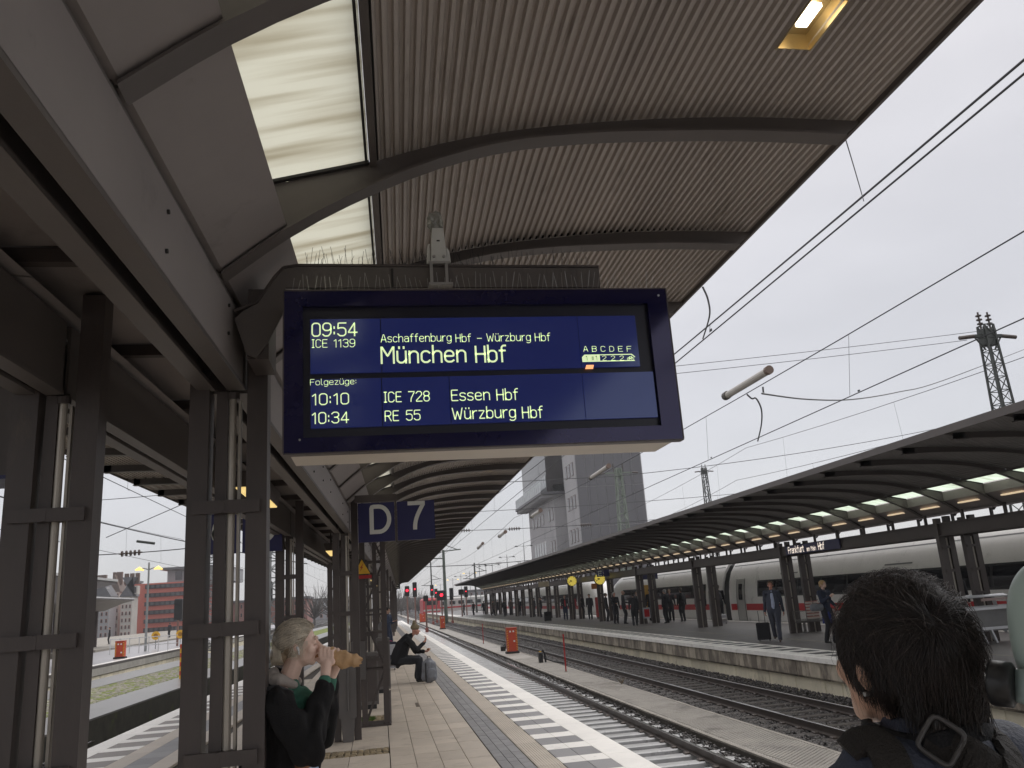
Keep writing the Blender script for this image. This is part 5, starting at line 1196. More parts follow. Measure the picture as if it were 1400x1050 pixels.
for i in range(5000):
    y = rng.uniform(14,60); x = xlp(y)+(.96 if rng.random()<.6 else -.5)+rng.normal(0,.10); z = -.30 if x < xlp(y)+.9 else rng.choice([-.95,-.9])+.0; s = rng.uniform(.02,.05)
    if z < -.8: x = xlp(y)+1.0+abs(rng.normal(0,.12))
    j = len(m.v); a = rng.uniform(0,6.28); m.v += [(x,y,z),(x+s*math.cos(a),y+s*math.sin(a),z),(x+.3*s,y,z+s)]; m.f.append((j,j+1,j+2)); m.mi.append(0)
tag(m.build('moss_tufts', moss_m, kind='stuff'), 'green moss tufts along the foot and edge of the low left platform', 'moss')
# block-faced platform further left
p2 = struct('left_platform', 'block faced platform left of the outer track')
MB().box(-21,-13.75,20,170,-1,-.02).build('platform_body', conc, p2); MB().box(-21,-13.6,20,170,-.03,.0).build('platform_surface', mat('pale_wet_platform',(.34,.33,.34),.3,.15,.8,.1,40), p2)
MB().box(-13.62,-13.45,20,170,-.10,.012).build('edge_band', mat('dark_edge',(.10,.09,.085),.6), p2); MB().box(-14.1,-13.75,20,170,.0,.004).build('white_line', white_m, p2)
wb = [MB().cbox(-.12+random.uniform(-.01,.01),0.,.01,.99,0,.50,.01).mesh('wall_block', wallB) for _ in range(3)]; wu = MB().box(-.15,.04,.005,1.235,0,.33).mesh('upper_block', mat('upper_course',(.36,.345,.31),.7,.15,2.,.2,40,island=.12))
for k in range(70): inst('wall_block', random.choice(wb), p2, (-13.5,24+k*1.0,-.98))
for k in range(56): inst('upper_block', wu, p2, (-13.48,24+k*1.25,-.44))
# rear platform with a canopy, railings
rail = thing('railing', 'white tubular railing on the left platform beside the red boxes', 'railing', (0,0,0)); wr = mat('white_railing_paint', (.55,.55,.55), .4)
for k in range(7): MB().tube([(-13.9-.6*k,60,0),(-13.9-.6*k,60,1.0)],.03,6).build('post', wr, rail)
for z in (.45,.95): MB().tube([(-17.5,60,z),(-13.3,60,z)],.03,6).build('rail', wr, rail)
def disc_sign(label, px, py, y):
    x,_,z = ony(px,py,y); t = thing('round_sign', label, 'sign', (x,y,z)); MB().disc((0,0,0),.30,'y',.04,20).build('panel', yellow_m, t); MB().disc((0,-.025,0),.15,'y',.01,12).build('symbol', mat('dull_orange',(.35,.16,.02),.5), t); MB().tube([(0,.03,-z),(0,.03,0)],.035,6).build('post', gantry_m, t)
disc_sign('round yellow sign on the left platform right of the lamp post', 213, 869, 66); disc_sign('round yellow sign close to the middle column edge', 246.5, 867, 66)
rp = thing('marker_board', 'striped orange and black marker post at the end of the low platform', 'marker', ony(250,885,34)); zz = ony(250,885,34)[2]; m = MB()
for k in range(8): MB().box(-.09,.09,-.05,.05,-zz-.3+k*.16,-zz-.3+k*.16+.155).build('stripe', orange_m if k%2 else yellow_m, rp)
def far_canopy(label, x0, x1, y0, y1, z, posts):
    t = thing('platform_canopy', label, 'canopy', (0,0,0)); q = MB(); xm_ = (x0+x1)/2
    q.prism([(x0,z+.1),(x0+1.0,z-.12),(xm_-1.,z-.75),(xm_+1.,z-.75),(x1-1.,z-.12),(x1,z+.1),(x1,z+.2),(x0,z+.2)],y0,y1); q.build('roof', steel, t)
    MB().box(x0-.05,x1+.05,y0-.1,y1,z+.2,z+.32).build('roof_edge', mat('pale_roof_edge',(.5,.5,.5),.5), t)
    for (x,y) in posts: MB().box(x-.12,x+.12,y-.12,y+.12,0,z-.75).build('post', steel, t)
    for k in range(3): MB().box(xm_-1.3+k*1.1,xm_-.9+k*1.1,y0+2,y0+3,z-1.06,z-1.01).build('lamp', head_glow, t)
    return t
a = ony(183,830,88); far_canopy('left platform canopy with two dark posts in front of the white old house', a[0]-7.5, a[0], 64, 88, 4.0, [(a[0]-3.6,86.5),(a[0]-2.9,86.5),(a[0]-3.6,78),(a[0]-2.9,78),(a[0]-3.3,69)])
fp = struct('rear_left_platform'); MB().box(-48,-23.,75,200,-1,.0).build('platform_surface', conc, fp); 
a = onz(160,794,4.2); b = onz(-40,774,4.2); far_canopy('dark left canopy with yellow strip lights at the picture edge', a[0]-8, a[0], b[1], a[1], 3.95, [(a[0]-4,b[1]+4+9*k) for k in range(int((a[1]-b[1])/9))])
yl = thing('strip_light', 'yellow strip light under the dark canopy at the left edge', 'lamp', ony(8,803,50)); MB().box(-1,1.,-.1,.1,-.05,.05).build('lamp_cover', lamp_yel, yl)
rt = thing('red_train', 'red double deck train half hidden behind the leftmost column', 'train', (-34,64,-.6)); rr = mat('train_red_body',(.42,.02,.025),.35,.06,1.)
MB().cbox(-12,.5,0,2.8,.2,4.0,.3).build('body', rr, rt)
for k in range(6):
    for z in (1.0,2.6): MB().box(-11.5+k*2,-10.+k*2,-.03,-.001,z,z+.8).build('window', twin, rt)
# ---- houses
def house(label, px0, px1, pyt, y, depth, wallm, storeys, cols, roof=None, band=None, nm='house', winm=tg, base=-1.):
    x0,_,z1 = ony(px0,pyt,y); x1 = ony(px1,pyt,y)[0]; t = thing(nm, label, 'building', (0,0,0)); MB().box(x0,x1,y,y+depth,base,z1).build('wall', wallm, t)
    hgt = (z1-base)/storeys; w = (x1-x0)/cols
    for s in range(storeys):
        if band:
            b_ = MB().box(x0+(x1-x0)*.22,x1-.3,y-.25,y-.02,base+s*hgt+hgt*.35,base+s*hgt+hgt*.82).build('window_band', winm, t)
            for c in range(cols): MB().box(x0+(x1-x0)*.22+(x1-x0)*.77*c/cols+.25,x0+(x1-x0)*.22+(x1-x0)*.77*(c+1)/cols-.25,y-.32,y-.27,base+s*hgt+hgt*.4,base+s*hgt+hgt*.78).build('pane', mat('office_pane',(.10,.10,.11),.15,.4,.2), b_)
        else:
            for c in range(cols):
                f = MB().box(x0+w*c+w*.28,x0+w*c+w*.72,y-.12,y-.01,base+s*hgt+hgt*.25,base+s*hgt+hgt*.80).build('window', mat('red_window_surround',(.42,.22,.18),.6), t); MB().box(x0+w*c+w*.35,x0+w*c+w*.65,y-.18,y-.125,base+s*hgt+hgt*.30,base+s*hgt+hgt*.74).build('pane', winm, f)
    if roof == 'mansard':
        mm = mat('slate_roof',(.13,.13,.14),.7,.15,.5); xc = (x0+x1)/2
        MB().prism([(x0-.4,z1),(x1+.4,z1),(x1-2.5,z1+4.5),(x0+2.5,z1+4.5)],y-.3,y+depth).build('roof', mm, t)
        for k in range(3): MB().box(x0+2.2+k*(x1-x0-5)/2-.35,x0+2.2+k*(x1-x0-5)/2+.5,y+4,y+5.,z1+3.,z1+5.6).build('chimney', mat('brown_chimney',(.16,.11,.09),.8), t)
        for k in range(3):
            dm = MB().box(x0+2.+k*(x1-x0-4)/2.4,x0+3.6+k*(x1-x0-4)/2.4,y-.1,y+2,z1+.4,z1+2.4).build('dormer', wallm, t); MB().box(x0+2.3+k*(x1-x0-4)/2.4,x0+3.3+k*(x1-x0-4)/2.4,y-.18,y-.11,z1+.7,z1+2.1).build('pane', winm, dm)
    if roof == 'gable':
        MB().prism([(x0-.3,z1),(x1+.3,z1),((x0+x1)/2,z1+4.5)],y,y+depth).build('roof', mat('brown_roof',(.17,.13,.11),.7,.15,.5), t)
        for s in (-.25,.1,.35): MB().box((x0+x1)/2+s*(x1-x0)-.35,(x0+x1)/2+s*(x1-x0)+.35,y+2,y+3,z1+2,z1+5.2).build('chimney', mat('brown_chimney',(.16,.11,.09),.8), t)
    if roof == 'flat': MB().box(x0-.5,x1+.5,y-.5,y+depth,z1,z1+.6).build('roof', td, t)
    return t, x0, x1, z1
brickm = mat('red_office_cladding', (.56,.16,.12), .7, .08, .3); cream = mat('cream_render', (.52,.49,.45), .75, .08, .3)
t, x0, x1, z1 = house('long red office block with dark window bands behind the left tracks', 181, 262, 799, 230, 30, brickm, 6, 9, None, band=True, nm='office_building')
MB().box(x0+8,x1+8,232,262,z1,z1+3.2).build('penthouse', mat('penthouse_grey',(.30,.30,.31),.6), t); MB().box(x0+6.5,x1+8,230.5,262,z1+3.2,z1+3.8).build('roof', td, t)
for k in range(6): MB().box(x0+10+k*2.3,x0+11.7+k*2.3,231.9,231.98,z1+.5,z1+2.7).build('pane', mat('office_pane',(.10,.10,.11),.15,.4,.2), t)
house('grey flat roofed house between the old house and the red office', 165, 186, 798, 262, 6, mat('grey_render',(.27,.27,.28),.75), 7, 5, 'flat')
house('old cream house with slate mansard roof on the left', 166, 181, 816, 215, 5, cream, 6, 3, 'mansard')
house('white house with brown gabled roof and chimneys on the left', 148, 163, 810, 235, 6, cream, 6, 4, 'gable')
house('pale grey house behind the left canopy', 112, 150, 818, 225, 6, mat('pale_render',(.40,.40,.41),.75), 6, 6, 'mansard')
house('tall pale apartment house seen past the middle column', 264, 300, 812, 260, 20, cream, 6, 6, 'flat')
house('low red building seen through the narrow column slits', 300, 420, 826, 240, 20, mat('dull_red_render',(.30,.15,.13),.75), 3, 18, 'flat')
# low things along the horizon
hz_m = mat('far_building', (.36,.36,.38), .8, .1, .1)
for (px0_, px1_, pyt, y, lab) in ((425,500,821,330,'low far building behind the column row'),(540,575,821,420,'far pale building straight along the tracks'),(572,640,820,380,'far long building behind the red signals'),(640,700,809,300,'far building behind the opposite canopy end'),(-60,60,812,300,'far building at the left edge')):
    house(lab, px0_, px1_, pyt, y, 20, hz_m, 3, 8, 'flat')
ft = thing('red_locomotive', 'small red train front standing far away by the white coaches', 'train', (13.5,210,-.7)); MB().cbox(-3.,1.2,0,16,.3,4.,.4).build('body', mat('bright_red_train',(.6,.06,.07),.4), ft); MB().box(-2.4,.6,-.05,-.001,2.3,3.3).build('windscreen', twin, ft); MB().box(-2.9,1.1,-.06,-.001,.9,1.3).build('stripe', wp, ft)
fw_ = thing('white_train', 'white intercity coaches with a red line far behind the signals', 'train', (15,225,-.7)); MB().cbox(0,62,0,2.9,.3,4.0,.4).build('body', wp, fw_); MB().box(.5,61.5,-.04,-.001,1.2,1.6).build('stripe', tred, fw_)
for k in range(26): MB().box(1+k*2.3,2.5+k*2.3,-.06,-.001,2.1,3.0).build('window', twin, fw_)
# far fan of tracks and trees
for k,(x0_,x1_) in enumerate(((2.,-6.),(12.,20.),(22.,30.),(-12.,-22.))):
    t = struct('far_track')
    for s in (-.75,.75): MB().obox((x0_+s,110+k*8,-.78),(x1_+s,520,-.78),.08,.12).build('rail', railtop_m, t)
def tree(label, px, py, y, r):
    x,_,z = ony(px,py,y); t = thing('tree', label, 'tree', (x,y,-1), group='bare trees far off along the tracks'); h = z+1
    m = MB(); m.tube([(0,0,0),(0,0,h*.5)],[.3,.15],6)
    R = random.Random(px)
    for k in range(60):
        a = R.uniform(0,6.28); e = R.uniform(.3,1.4); b = Vector((0,0,h*R.uniform(.25,.55))); d = Vector((math.cos(a)*math.cos(e),math.sin(a)*math.cos(e),math.sin(e)))*R.uniform(.3,.6)*r*1.4; m.tube([b,b+d,b+d*1.5+Vector((R.uniform(-.8,.8),R.uniform(-.8,.8),.5))],[.10,.06,.02],4,caps=False)
    m.build('trunk', mat('bare_bark',(.12,.11,.10),.9), t)
for (px_,py_,y_) in ((548,822,260),(556,825,300),(572,826,280),(578,824,320),(540,826,240),(560,828,340),(430,825,200),(455,823,210)): tree('bare grey tree far off, '+{548:'first right of the near canopy end',556:'behind the leftmost red signal',572:'right of the second signal',578:'behind the unlit thick signal',540:'half hidden by the near canopy posts',560:'most distant of its kind',430:'behind the column row at the left',455:'close behind the second big column'}[px_], px_, py_, y_, 6)
# ================================================================ PEOPLE
cap_ico = {}
FORGE = bpy.data.scenes.new('forge')                        # empty side scene in which skins are fused, removed at the end
def _ico(sub):
    if sub not in cap_ico:
        bm = bmesh.new(); bmesh.ops.create_icosphere(bm, subdivisions=sub, radius=1); cap_ico[sub] = [v.co.copy() for v in bm.verts]; bm.free()
    return cap_ico[sub]
def blob(name, shapes, voxel, mt, parent=None, smooth=3, disp=None, cut=None, sub=2, cutx=None):
    """tapered limbs ('c', p, r, q, s, squash) and ellipsoids ('e', centre, radii, euler) fused into one skin"""
    bm = bmesh.new()
    for sh in shapes:
        vs = []
        if sh[0] == 'c':
            p, r, q, r2 = Vector(sh[1]), sh[2], Vector(sh[3]), sh[4]; fl = sh[5] if len(sh) > 5 else (1,1,1)
            for c, rr in ((p,r),(q,r2)): vs += [bm.verts.new(c+Vector((k.x*rr*fl[0],k.y*rr*fl[1],k.z*rr*fl[2]))) for k in _ico(sub)]
        else:
            M = Matrix.Rotation(0,4,'X') if len(sh) < 4 else (Matrix.Rotation(sh[3][2],4,'Z')@Matrix.Rotation(sh[3][1],4,'Y')@Matrix.Rotation(sh[3][0],4,'X'))
            vs = [bm.verts.new(Vector(sh[1])+M@Vector((k.x*sh[2][0],k.y*sh[2][1],k.z*sh[2][2]))) for k in _ico(sub)]
        res = bmesh.ops.convex_hull(bm, input=vs)
        dead = [g for g in set(res['geom_interior']+res['geom_unused']) if isinstance(g, bmesh.types.BMVert) and g.is_valid]
        if dead: bmesh.ops.delete(bm, geom=dead, context='VERTS')
    me = bpy.data.meshes.new(name); bm.to_mesh(me); bm.free()
    tmp = bpy.data.objects.new('tmp', me); FORGE.collection.objects.link(tmp)
    md = tmp.modifiers.new('r','REMESH'); md.mode = 'VOXEL'; md.voxel_size = voxel
    if smooth: sm = tmp.modifiers.new('s','SMOOTH'); sm.factor = .5; sm.iterations = smooth
    FORGE.view_layers[0].update(); dg = FORGE.view_layers[0].depsgraph; out_ = bpy.data.meshes.new_from_object(tmp.evaluated_get(dg)); bpy.data.objects.remove(tmp); bpy.data.meshes.remove(me)
    out_.name = name
    if disp or cut is not None or cutx:
        bm = bmesh.new(); bm.from_mesh(out_)
        if disp: 
            bm.normal_update()
            for v in bm.verts: v.co += v.normal*disp(v.co)
        if cut is not None:
            r = bmesh.ops.bisect_plane(bm, geom=bm.verts[:]+bm.edges[:]+bm.faces[:], plane_co=(0,0,cut), plane_no=(0,0,-1), clear_outer=True)
        if cutx: bmesh.ops.bisect_plane(bm, geom=bm.verts[:]+bm.edges[:]+bm.faces[:], plane_co=cutx[0], plane_no=cutx[1], clear_outer=True)
        bm.to_mesh(out_); bm.free()
    out_.materials.clear(); out_.materials.append(mt); out_.polygons.foreach_set('use_smooth',[True]*len(out_.polygons)); out_.update()
    return inst(name, out_, parent)
skin_m = mat('skin', (.50,.31,.235), .5, .06, 20., .05, 200); skin_l = mat('skin_light', (.60,.41,.33), .48, .06, 20., .05, 200)
skin_hi = mat('skin_flushed', (.55,.26,.19), .5, .08, 20.)
def cloth(name, c, r=.85, b=.35): return mat(name, c, r, .15, 18., b, 120)
from mathutils import noise as mnoise
def folds(amp, sc, seed=0.):
    def f(co):
        p = Vector((co.x*sc, co.y*sc, co.z*sc*.55+seed)); return amp*(abs(mnoise.noise(p*1.0))*1.6-.35+.5*mnoise.noise(p*2.3))
    return f
def hand_shapes(w, d, palm_n, s=1., curl=.5):
    """palm + four unequal bent fingers + thumb; w wrist, d pointing direction, palm_n palm side"""
    w = Vector(w); d = Vector(d).normalized(); n = Vector(palm_n); n = (n-d*n.dot(d)).normalized(); x = d.cross(n)
    S_ = [('c', w, .024*s, w+d*.05*s, .028*s)]
    for k, (off, L) in enumerate(((-.030,.066),(-.010,.076),(.010,.071),(.028,.056))):
        a = w+d*.075*s+x*off*s; b = a+(d*(1-curl*.5)+n*curl*.7).normalized()*L*.5*s; c = b+(d*(1-curl*1.3)+n*(curl*1.2+.05)).normalized()*L*.5*s
        S_ += [('c', w+d*.03*s+x*off*.8*s, .013*s, a, .0115*s), ('c', a, .0105*s, b, .0095*s), ('c', b, .0095*s, c, .0075*s)]
    t0 = w+d*.02*s-x*.025*s; t1 = t0+(d*.6-x*.7+n*.5).normalized()*.04*s; t2 = t1+(d*.9+n*.6-x*.1).normalized()*.032*s
    S_ += [('c', t0, .015*s, t1, .012*s), ('c', t1, .011*s, t2, .009*s)]
    return S_
def ik(a, b, l1, l2, hint):
    a, b, hint = Vector(a), Vector(b), Vector(hint); d = b-a; L = min(d.length, l1+l2-.002); u = d.normalized(); x = (l1*l1-l2*l2+L*L)/(2*L); h = math.sqrt(max(0,l1*l1-x*x)); hn = (hint-u*hint.dot(u)).normalized()
    return a+u*x+hn*h
def person(label, x, y, face, h=1.75, top=(.03,.03,.035), legs=(.03,.03,.035), hair=(.05,.035,.025), coat=.86, stride=0., lh=None, rh=None, shirt=None, sk=None, vox=.02, group=None, z=0., shoes=(.02,.02,.02), fat=1., hairlen=0, lean=0., bald=False, scarf=None, backpack=None, cap=None, skirt=None):
    """a standing or walking figure: one continuous body, clothes, hair and shoes as parts"""
    t = thing('person', label, 'person', (x,y,z), face, group); s = h/1.75; t.scale = (s,s,s); sk = sk or skin_m
    hipz = .93; sp = [.0,.09]; fr = [Vector((-.09, stride*.30, .09)), Vector((.09, -stride*.30, .09+abs(stride)*.05))]
    hips = [Vector((-.09,0,hipz)), Vector((.09,0,hipz))]; knees = [ik(hips[i], fr[i], .43, .43, (0,1,0)) for i in (0,1)]
    L = lambda z_: lean*(z_-.95)
    sh = [Vector((-.19,L(1.42),1.42)), Vector((.19,L(1.42),1.42))]
    hd = [Vector(lh) if lh else Vector((-.26,.04+stride*-.15,.84)), Vector(rh) if rh else Vector((.26,.04+stride*.15,.84))]
    el = [ik(sh[0], hd[0], .29, .27, (-.5,-1,-.3)), ik(sh[1], hd[1], .29, .27, (.5,-1,-.3))]
    hc = Vector((0,.02+L(1.62),1.625)); nk = Vector((0,-.01+L(1.46),1.46))
    B = [('c',(0,0,.96),.14,(0,L(1.3),1.32),.145,(1,.72,1)),('c',sh[0]+Vector((.04,0,0)),.055,sh[1]-Vector((.04,0,0)),.055),('c',nk-Vector((0,0,.06)),.06,hc-Vector((0,.02,.05)),.052),
         ('e',hc+Vector((0,-.012,.02)),(.076,.098,.095)),('e',hc+Vector((0,.022,-.045)),(.056,.070,.070)),('c',hc+Vector((0,.083,.005)),.012,hc+Vector((0,.105,-.02)),.016),('e',hc+Vector((.078,-.01,-.01)),(.012,.022,.032)),('e',hc+Vector((-.078,-.01,-.01)),(.012,.022,.032)),
         ('c',hc+Vector((-.022,.088,-.052)),.012,hc+Vector((.022,.088,-.052)),.012),('c',hc+Vector((-.03,.078,.035)),.014,hc+Vector((.03,.078,.035)),.014)]
    for i in (0,1):
        B += [('c',hips[i],.085,knees[i],.055),('c',knees[i],.055,fr[i],.038),('c',sh[i],.05,el[i],.04),('c',el[i],.04,hd[i],.026)]
        d = (hd[i]-el[i]).normalized()
        B += hand_shapes(hd[i], d, (1 if i==0 else -1,.2,0), 1., .5) if vox <= .012 else [('c',hd[i],.025,hd[i]+d*.10,.024,(.7,1.1,1)),('c',hd[i]+d*.03,.014,hd[i]+d*.07+Vector((0,.03,0)),.011)]
    blob('body', B, vox*.8, sk, t, 2, sub=1)
    cm = cloth('cloth_%03d_%03d_%03d' % tuple(int(c*999) for c in top), top); lm_ = cloth('cloth_%03d_%03d_%03d' % tuple(int(c*999) for c in legs), legs)
    fo = folds(.010, 7., x)
    T = [('c',(0,0,coat+.10),.185*fat,(0,L(1.1),1.12),.165*fat,(1,.74,1)),('c',(0,L(1.1),1.10),.160*fat,(0,L(1.34),1.34),.175,(1,.66,1)),('c',sh[0]+Vector((.02,0,-.01)),.075,sh[1]-Vector((.02,0,.01)),.075),('c',nk-Vector((0,0,.05)),.085,nk+Vector((0,-.01,.01)),.075)]
    for i in (0,1): T += [('c',sh[i],.075,el[i],.062),('c',el[i],.060,hd[i]-(hd[i]-el[i]).normalized()*.015,.042)]
    blob('coat' if coat < .9 else 'jacket', T, vox, cm, t, 3, disp=fo, cut=coat, sub=1)
    P = [('c',(0,0,.93),.145*fat,(0,0,1.02),.14*fat,(1,.75,1))]
    for i in (0,1): P += [('c',hips[i],.112*fat,knees[i],.088),('c',knees[i],.086,fr[i]+Vector((0,0,.0)),.070)]
    blob('trousers', P, vox, lm_, t, 2, disp=folds(.008,8.,y), sub=1)
    for i in (0,1): blob('shoe', [('c',fr[i]+Vector((0,-.03,-.045)),.042,fr[i]+Vector((0,.14,-.055)),.034,(1,1,.9)),('c',fr[i]+Vector((0,0,0)),.045,fr[i]+Vector((0,.02,-.04)),.045)], vox*.7, cloth('shoe_%03d'%int(shoes[0]*999), shoes, .5), t, 1, sub=1)
    if shirt:
        blob('shirt', [('c',(0,.055,1.0),.10*fat,(0,.065+L(1.3),1.34),.08,(.7,1,1)),('c',(0,.05,1.36),.05,(0,.04,1.44),.04)], vox*.8, cloth('shirt_%03d_%03d'%(int(shirt[0]*999),int(shirt[2]*999)), shirt), t, 2, sub=1)
    hm = mat('hair_%03d_%03d'%(int(hair[0]*999),int(hair[2]*999)), hair, .5, .35, 30., .5, 90, stretch=(3,3,1))
    if cap: blob('cap', [('e',hc+Vector((0,-.005,.065)),(.095,.112,.075))], vox*.6, cloth('cap_%03d'%int(cap[0]*999), cap), t, 1, sub=1)
    elif not bald:
        Hs = [('e',hc+Vector((0,-.022,.045)),(.090,.106,.088)),('e',hc+Vector((0,-.060,-.005)),(.076,.062,.080))]
        if hairlen: Hs += [('c',hc+Vector((0,-.06,-.02)),.075,hc+Vector((0,-.06,-.02-hairlen)),.055,(1.1,.7,1))]
        blob('hair', Hs, vox*.6, hm, t, 1, disp=lambda c: .006*mnoise.noise(c*40), cutx=(hc+Vector((0,.055,.03)),(0,1,-.25)), sub=2)
    if scarf: blob('scarf', [('c',nk+Vector((-.06,.03,-.02)),.045,nk+Vector((.06,.03,-.02)),.045),('c',nk+Vector((0,.07,-.03)),.04,nk+Vector((.02,.12,-.30)),.035,(1.2,.6,1))], vox*.8, cloth('scarf_%03d'%int(scarf[0]*999), scarf), t, 2, sub=1)
    if backpack: blob('backpack', [('e',(0,-.20,1.22),(.16,.11,.24))], vox, cloth('pack_%03d'%int(backpack[0]*999), backpack), t, 2, sub=1)
    if skirt: blob('skirt', [('c',(0,0,.62),.20,(0,0,.9),.17,(1,.75,1))], vox, cloth('skirt_%03d'%int(skirt[2]*999), skirt), t, 2, cut=.56, sub=1)
    return t
R90 = math.pi/2
# across the tracks, nearest first
person('heavy man in a dark suit jacket and pale blue shirt pulling a black case', 12.0, 24.8, math.radians(150), 1.80, top=(.045,.052,.075), legs=(.05,.055,.075), hair=(.10,.06,.03), coat=.80, stride=1.05, shirt=(.42,.47,.62), vox=.012, fat=1.28, sk=skin_hi, rh=(.27,-.12,.86), shoes=(.06,.03,.02))
case('trolley_case', 'black trolley case pulled by the man in the pale blue shirt', 11.78, 25.25, math.radians(150), .40,.24,.56, cloth('black_case_fabric',(.012,.012,.015)), black_m, handle=.36)
wp_ = person('blonde woman in a navy coat and blue dress beside the newspaper bench', 12.35, 22.3, math.radians(200), 1.72, top=(.020,.028,.055), legs=(.015,.015,.02), hair=(.42,.27,.12), coat=.74, stride=.25, vox=.012, lh=(-.30,.10,1.0), rh=(.12,.30,1.30), scarf=(.10,.10,.12), skirt=(.02,.03,.16), sk=skin_l)
hb = thing('handbag', 'grey shiny handbag on the arm of the blonde woman in navy', 'bag', (12.02,22.2,.98)); blob('body', [('c',(-.14,0,.02),.07,(.14,0,.02),.07,(1,.7,1.5))], .015, mat('grey_leather',(.16,.17,.19),.3,.2,10.), hb, 2); MB().tube([(-.12,0,.08),(-.06,0,.24),(.06,0,.24),(.12,0,.08)],.008,6).build('handle', black_m, hb)
q = onz(987,852,0)
person('traveller with a grey backpack seen from behind at the train door', q[0], q[1], math.radians(-20), 1.80, top=(.025,.025,.03), legs=(.02,.02,.025), hair=(.06,.05,.04), coat=.78, backpack=(.07,.07,.08), vox=.02)
case('shopping_bag', 'white carrier bag box beside the traveller with the backpack', 15.9, 38.3, .2, .36,.25,.42, cw, alu, cat='bag')
person('companion in a black coat left of the traveller with the backpack', q[0]-.75, q[1]+.5, math.radians(-10), 1.74, coat=.6, vox=.02)
q = onz(913,852,0); person('grey haired person in black with back turned right of the post', q[0], q[1], math.radians(30), 1.74, hair=(.30,.29,.28), coat=.72, vox=.02, backpack=(.03,.03,.035))
q = onz(922,850,0); person('person in dark coat half behind the grey haired one', q[0]+.1, q[1]+.6, math.radians(160), 1.72, hair=(.25,.16,.10), coat=.7, vox=.02, scarf=(.25,.05,.05))
q = onz(892,849,0); person('man in peaked cap and dark coat between two posts', q[0], q[1], math.radians(180), 1.80, coat=.78, shirt=(.25,.25,.28), cap=(.03,.03,.04), vox=.02)
q = onz(869,856,0); person('dark haired person in black seen from behind in the chatting group', q[0], q[1], math.radians(-15), 1.68, coat=.80, hair=(.02,.018,.016), vox=.02)
q = onz(876,852,0); person('woman facing the chatting group beside the luggage with the red print', q[0]+.2, q[1]+.9, math.radians(165), 1.72, coat=.75, hair=(.15,.10,.06), vox=.02, lh=(-.15,.3,1.1))
q = onz(855,853,0); person('tall bald man in a black coat talking in the group', q[0], q[1], math.radians(-95), 1.84, coat=.80, bald=True, vox=.02, lh=(-.12,.3,1.08))
q = onz(843,853,0); person('white haired man in black facing the track in the group', q[0], q[1], math.radians(185), 1.78, coat=.70, hair=(.45,.44,.42), vox=.02, rh=(.05,.3,1.12), sk=skin_hi)
q = onz(823,847,0); person('old person with white hair and red bag strap near the clock', q[0], q[1], math.radians(100), 1.66, coat=.72, hair=(.55,.54,.52), vox=.024, scarf=(.35,.05,.05), hairlen=.04)
q = onz(774,848,0); person('person in a dark jacket over a bright red top below the clock', q[0], q[1], math.radians(175), 1.82, coat=.84, shirt=(.45,.03,.04), legs=(.03,.04,.07), vox=.024)
case('suitcase', 'black case standing beside the person in the red top', q[0]-1.3, q[1]+.3, 0, .5,.3,.7, cloth('black_case_fabric',(.012,.012,.015)), black_m)
for (px_,py_,lab,tp,f,bp) in ((648,841,'dark figure in a long coat by the farthest posts',(.03,.028,.03),40,None),(711,842,'dark figure with a pack between two middle posts',(.02,.022,.03),-30,(.04,.04,.05)),(752,845,'person in navy left of the clock post',(.02,.025,.05),90,None),(797,846,'dark clothed person beside the second coach nose',(.02,.02,.02),-60,None),(808,847,'person in charcoal right of the coach nose',(.04,.04,.045),150,None),(831,850,'person in a long black coat left of the white haired man',(.015,.015,.017),-90,None),(935,850,'person in black standing by the coach with a rucksack',(.02,.02,.022),10,(.05,.05,.055)),(741,844,'person in black leaning beside a dark pillar further down',(.02,.02,.02),80,None),(699,841,'person in a brown coat far down the opposite platform',(.09,.07,.06),170,None),(690.5,843,'person in black with a big backpack far down the platform',(.02,.02,.02),10,(.03,.03,.03)),
    (681,840,'slim person in black beside the striding one',(.02,.02,.02),200,None),(674.5,842,'person in a brown jacket striding far down the platform',(.05,.035,.03),-100,None),(635,841,'lone dark figure near the open end of the opposite platform',(.02,.02,.022),60,None),(785,846,'seated looking person in red and white near the clock post',(.30,.04,.05),170,None),(662,840,'small dark figure between the farthest canopy posts',(.025,.025,.03),0,None),(731,843,'person in grey by the pale panel post',(.06,.06,.065),120,None)):
    q = onz(px_,py_,0); person(lab, q[0], q[1], math.radians(f), 1.76, top=tp, coat=.8, vox=.032, backpack=bp, stride=.7 if 'strid' in lab else 0.)
q = ony(1335,860,22.); person('dark haired woman with glasses and white scarf behind the luggage trolleys', 16.3, 22.0, math.radians(170), 1.72, top=(.02,.02,.025), hair=(.03,.02,.018), scarf=(.6,.58,.5), hairlen=.06, vox=.016, sk=skin_l)
q = onz(533,893,0); person('young person in a denim jacket standing behind the wire bench', .30, 34.5, math.radians(-120), 1.80, top=(.035,.05,.09), legs=(.03,.04,.07), hair=(.02,.015,.012), coat=.9, vox=.02, rh=(.12,.28,1.2), lh=(-.1,.3,1.22))
bg = thing('bag', 'grey bulky bag hanging by the post behind the wire bench', 'bag', (.05,29.5,1.05)); blob('body', [('e',(0,0,0),(.19,.15,.30))], .03, cloth('grey_bag_fabric',(.16,.155,.15)), bg, 2, disp=folds(.03,6.)); MB().tube([(0,0,.28),(-.1,0,.7),(-.2,0,1.1)],.012,6).build('strap', black_m, bg)
for k,(px_,py_,y_,lab) in enumerate(((232,857,110,'tiny person in black on the far left platform'),(150,862,95,'small person under the left canopy'))):
    q = ony(px_,py_,y_); person(lab, q[0], y_, 1.+k, 1.75, vox=.035)
# ---- seated person in bobble hat
st = thing('person', 'seated person in black with a beige bobble hat eating on the wire bench', 'person', (.50,21.2,0), -R90)
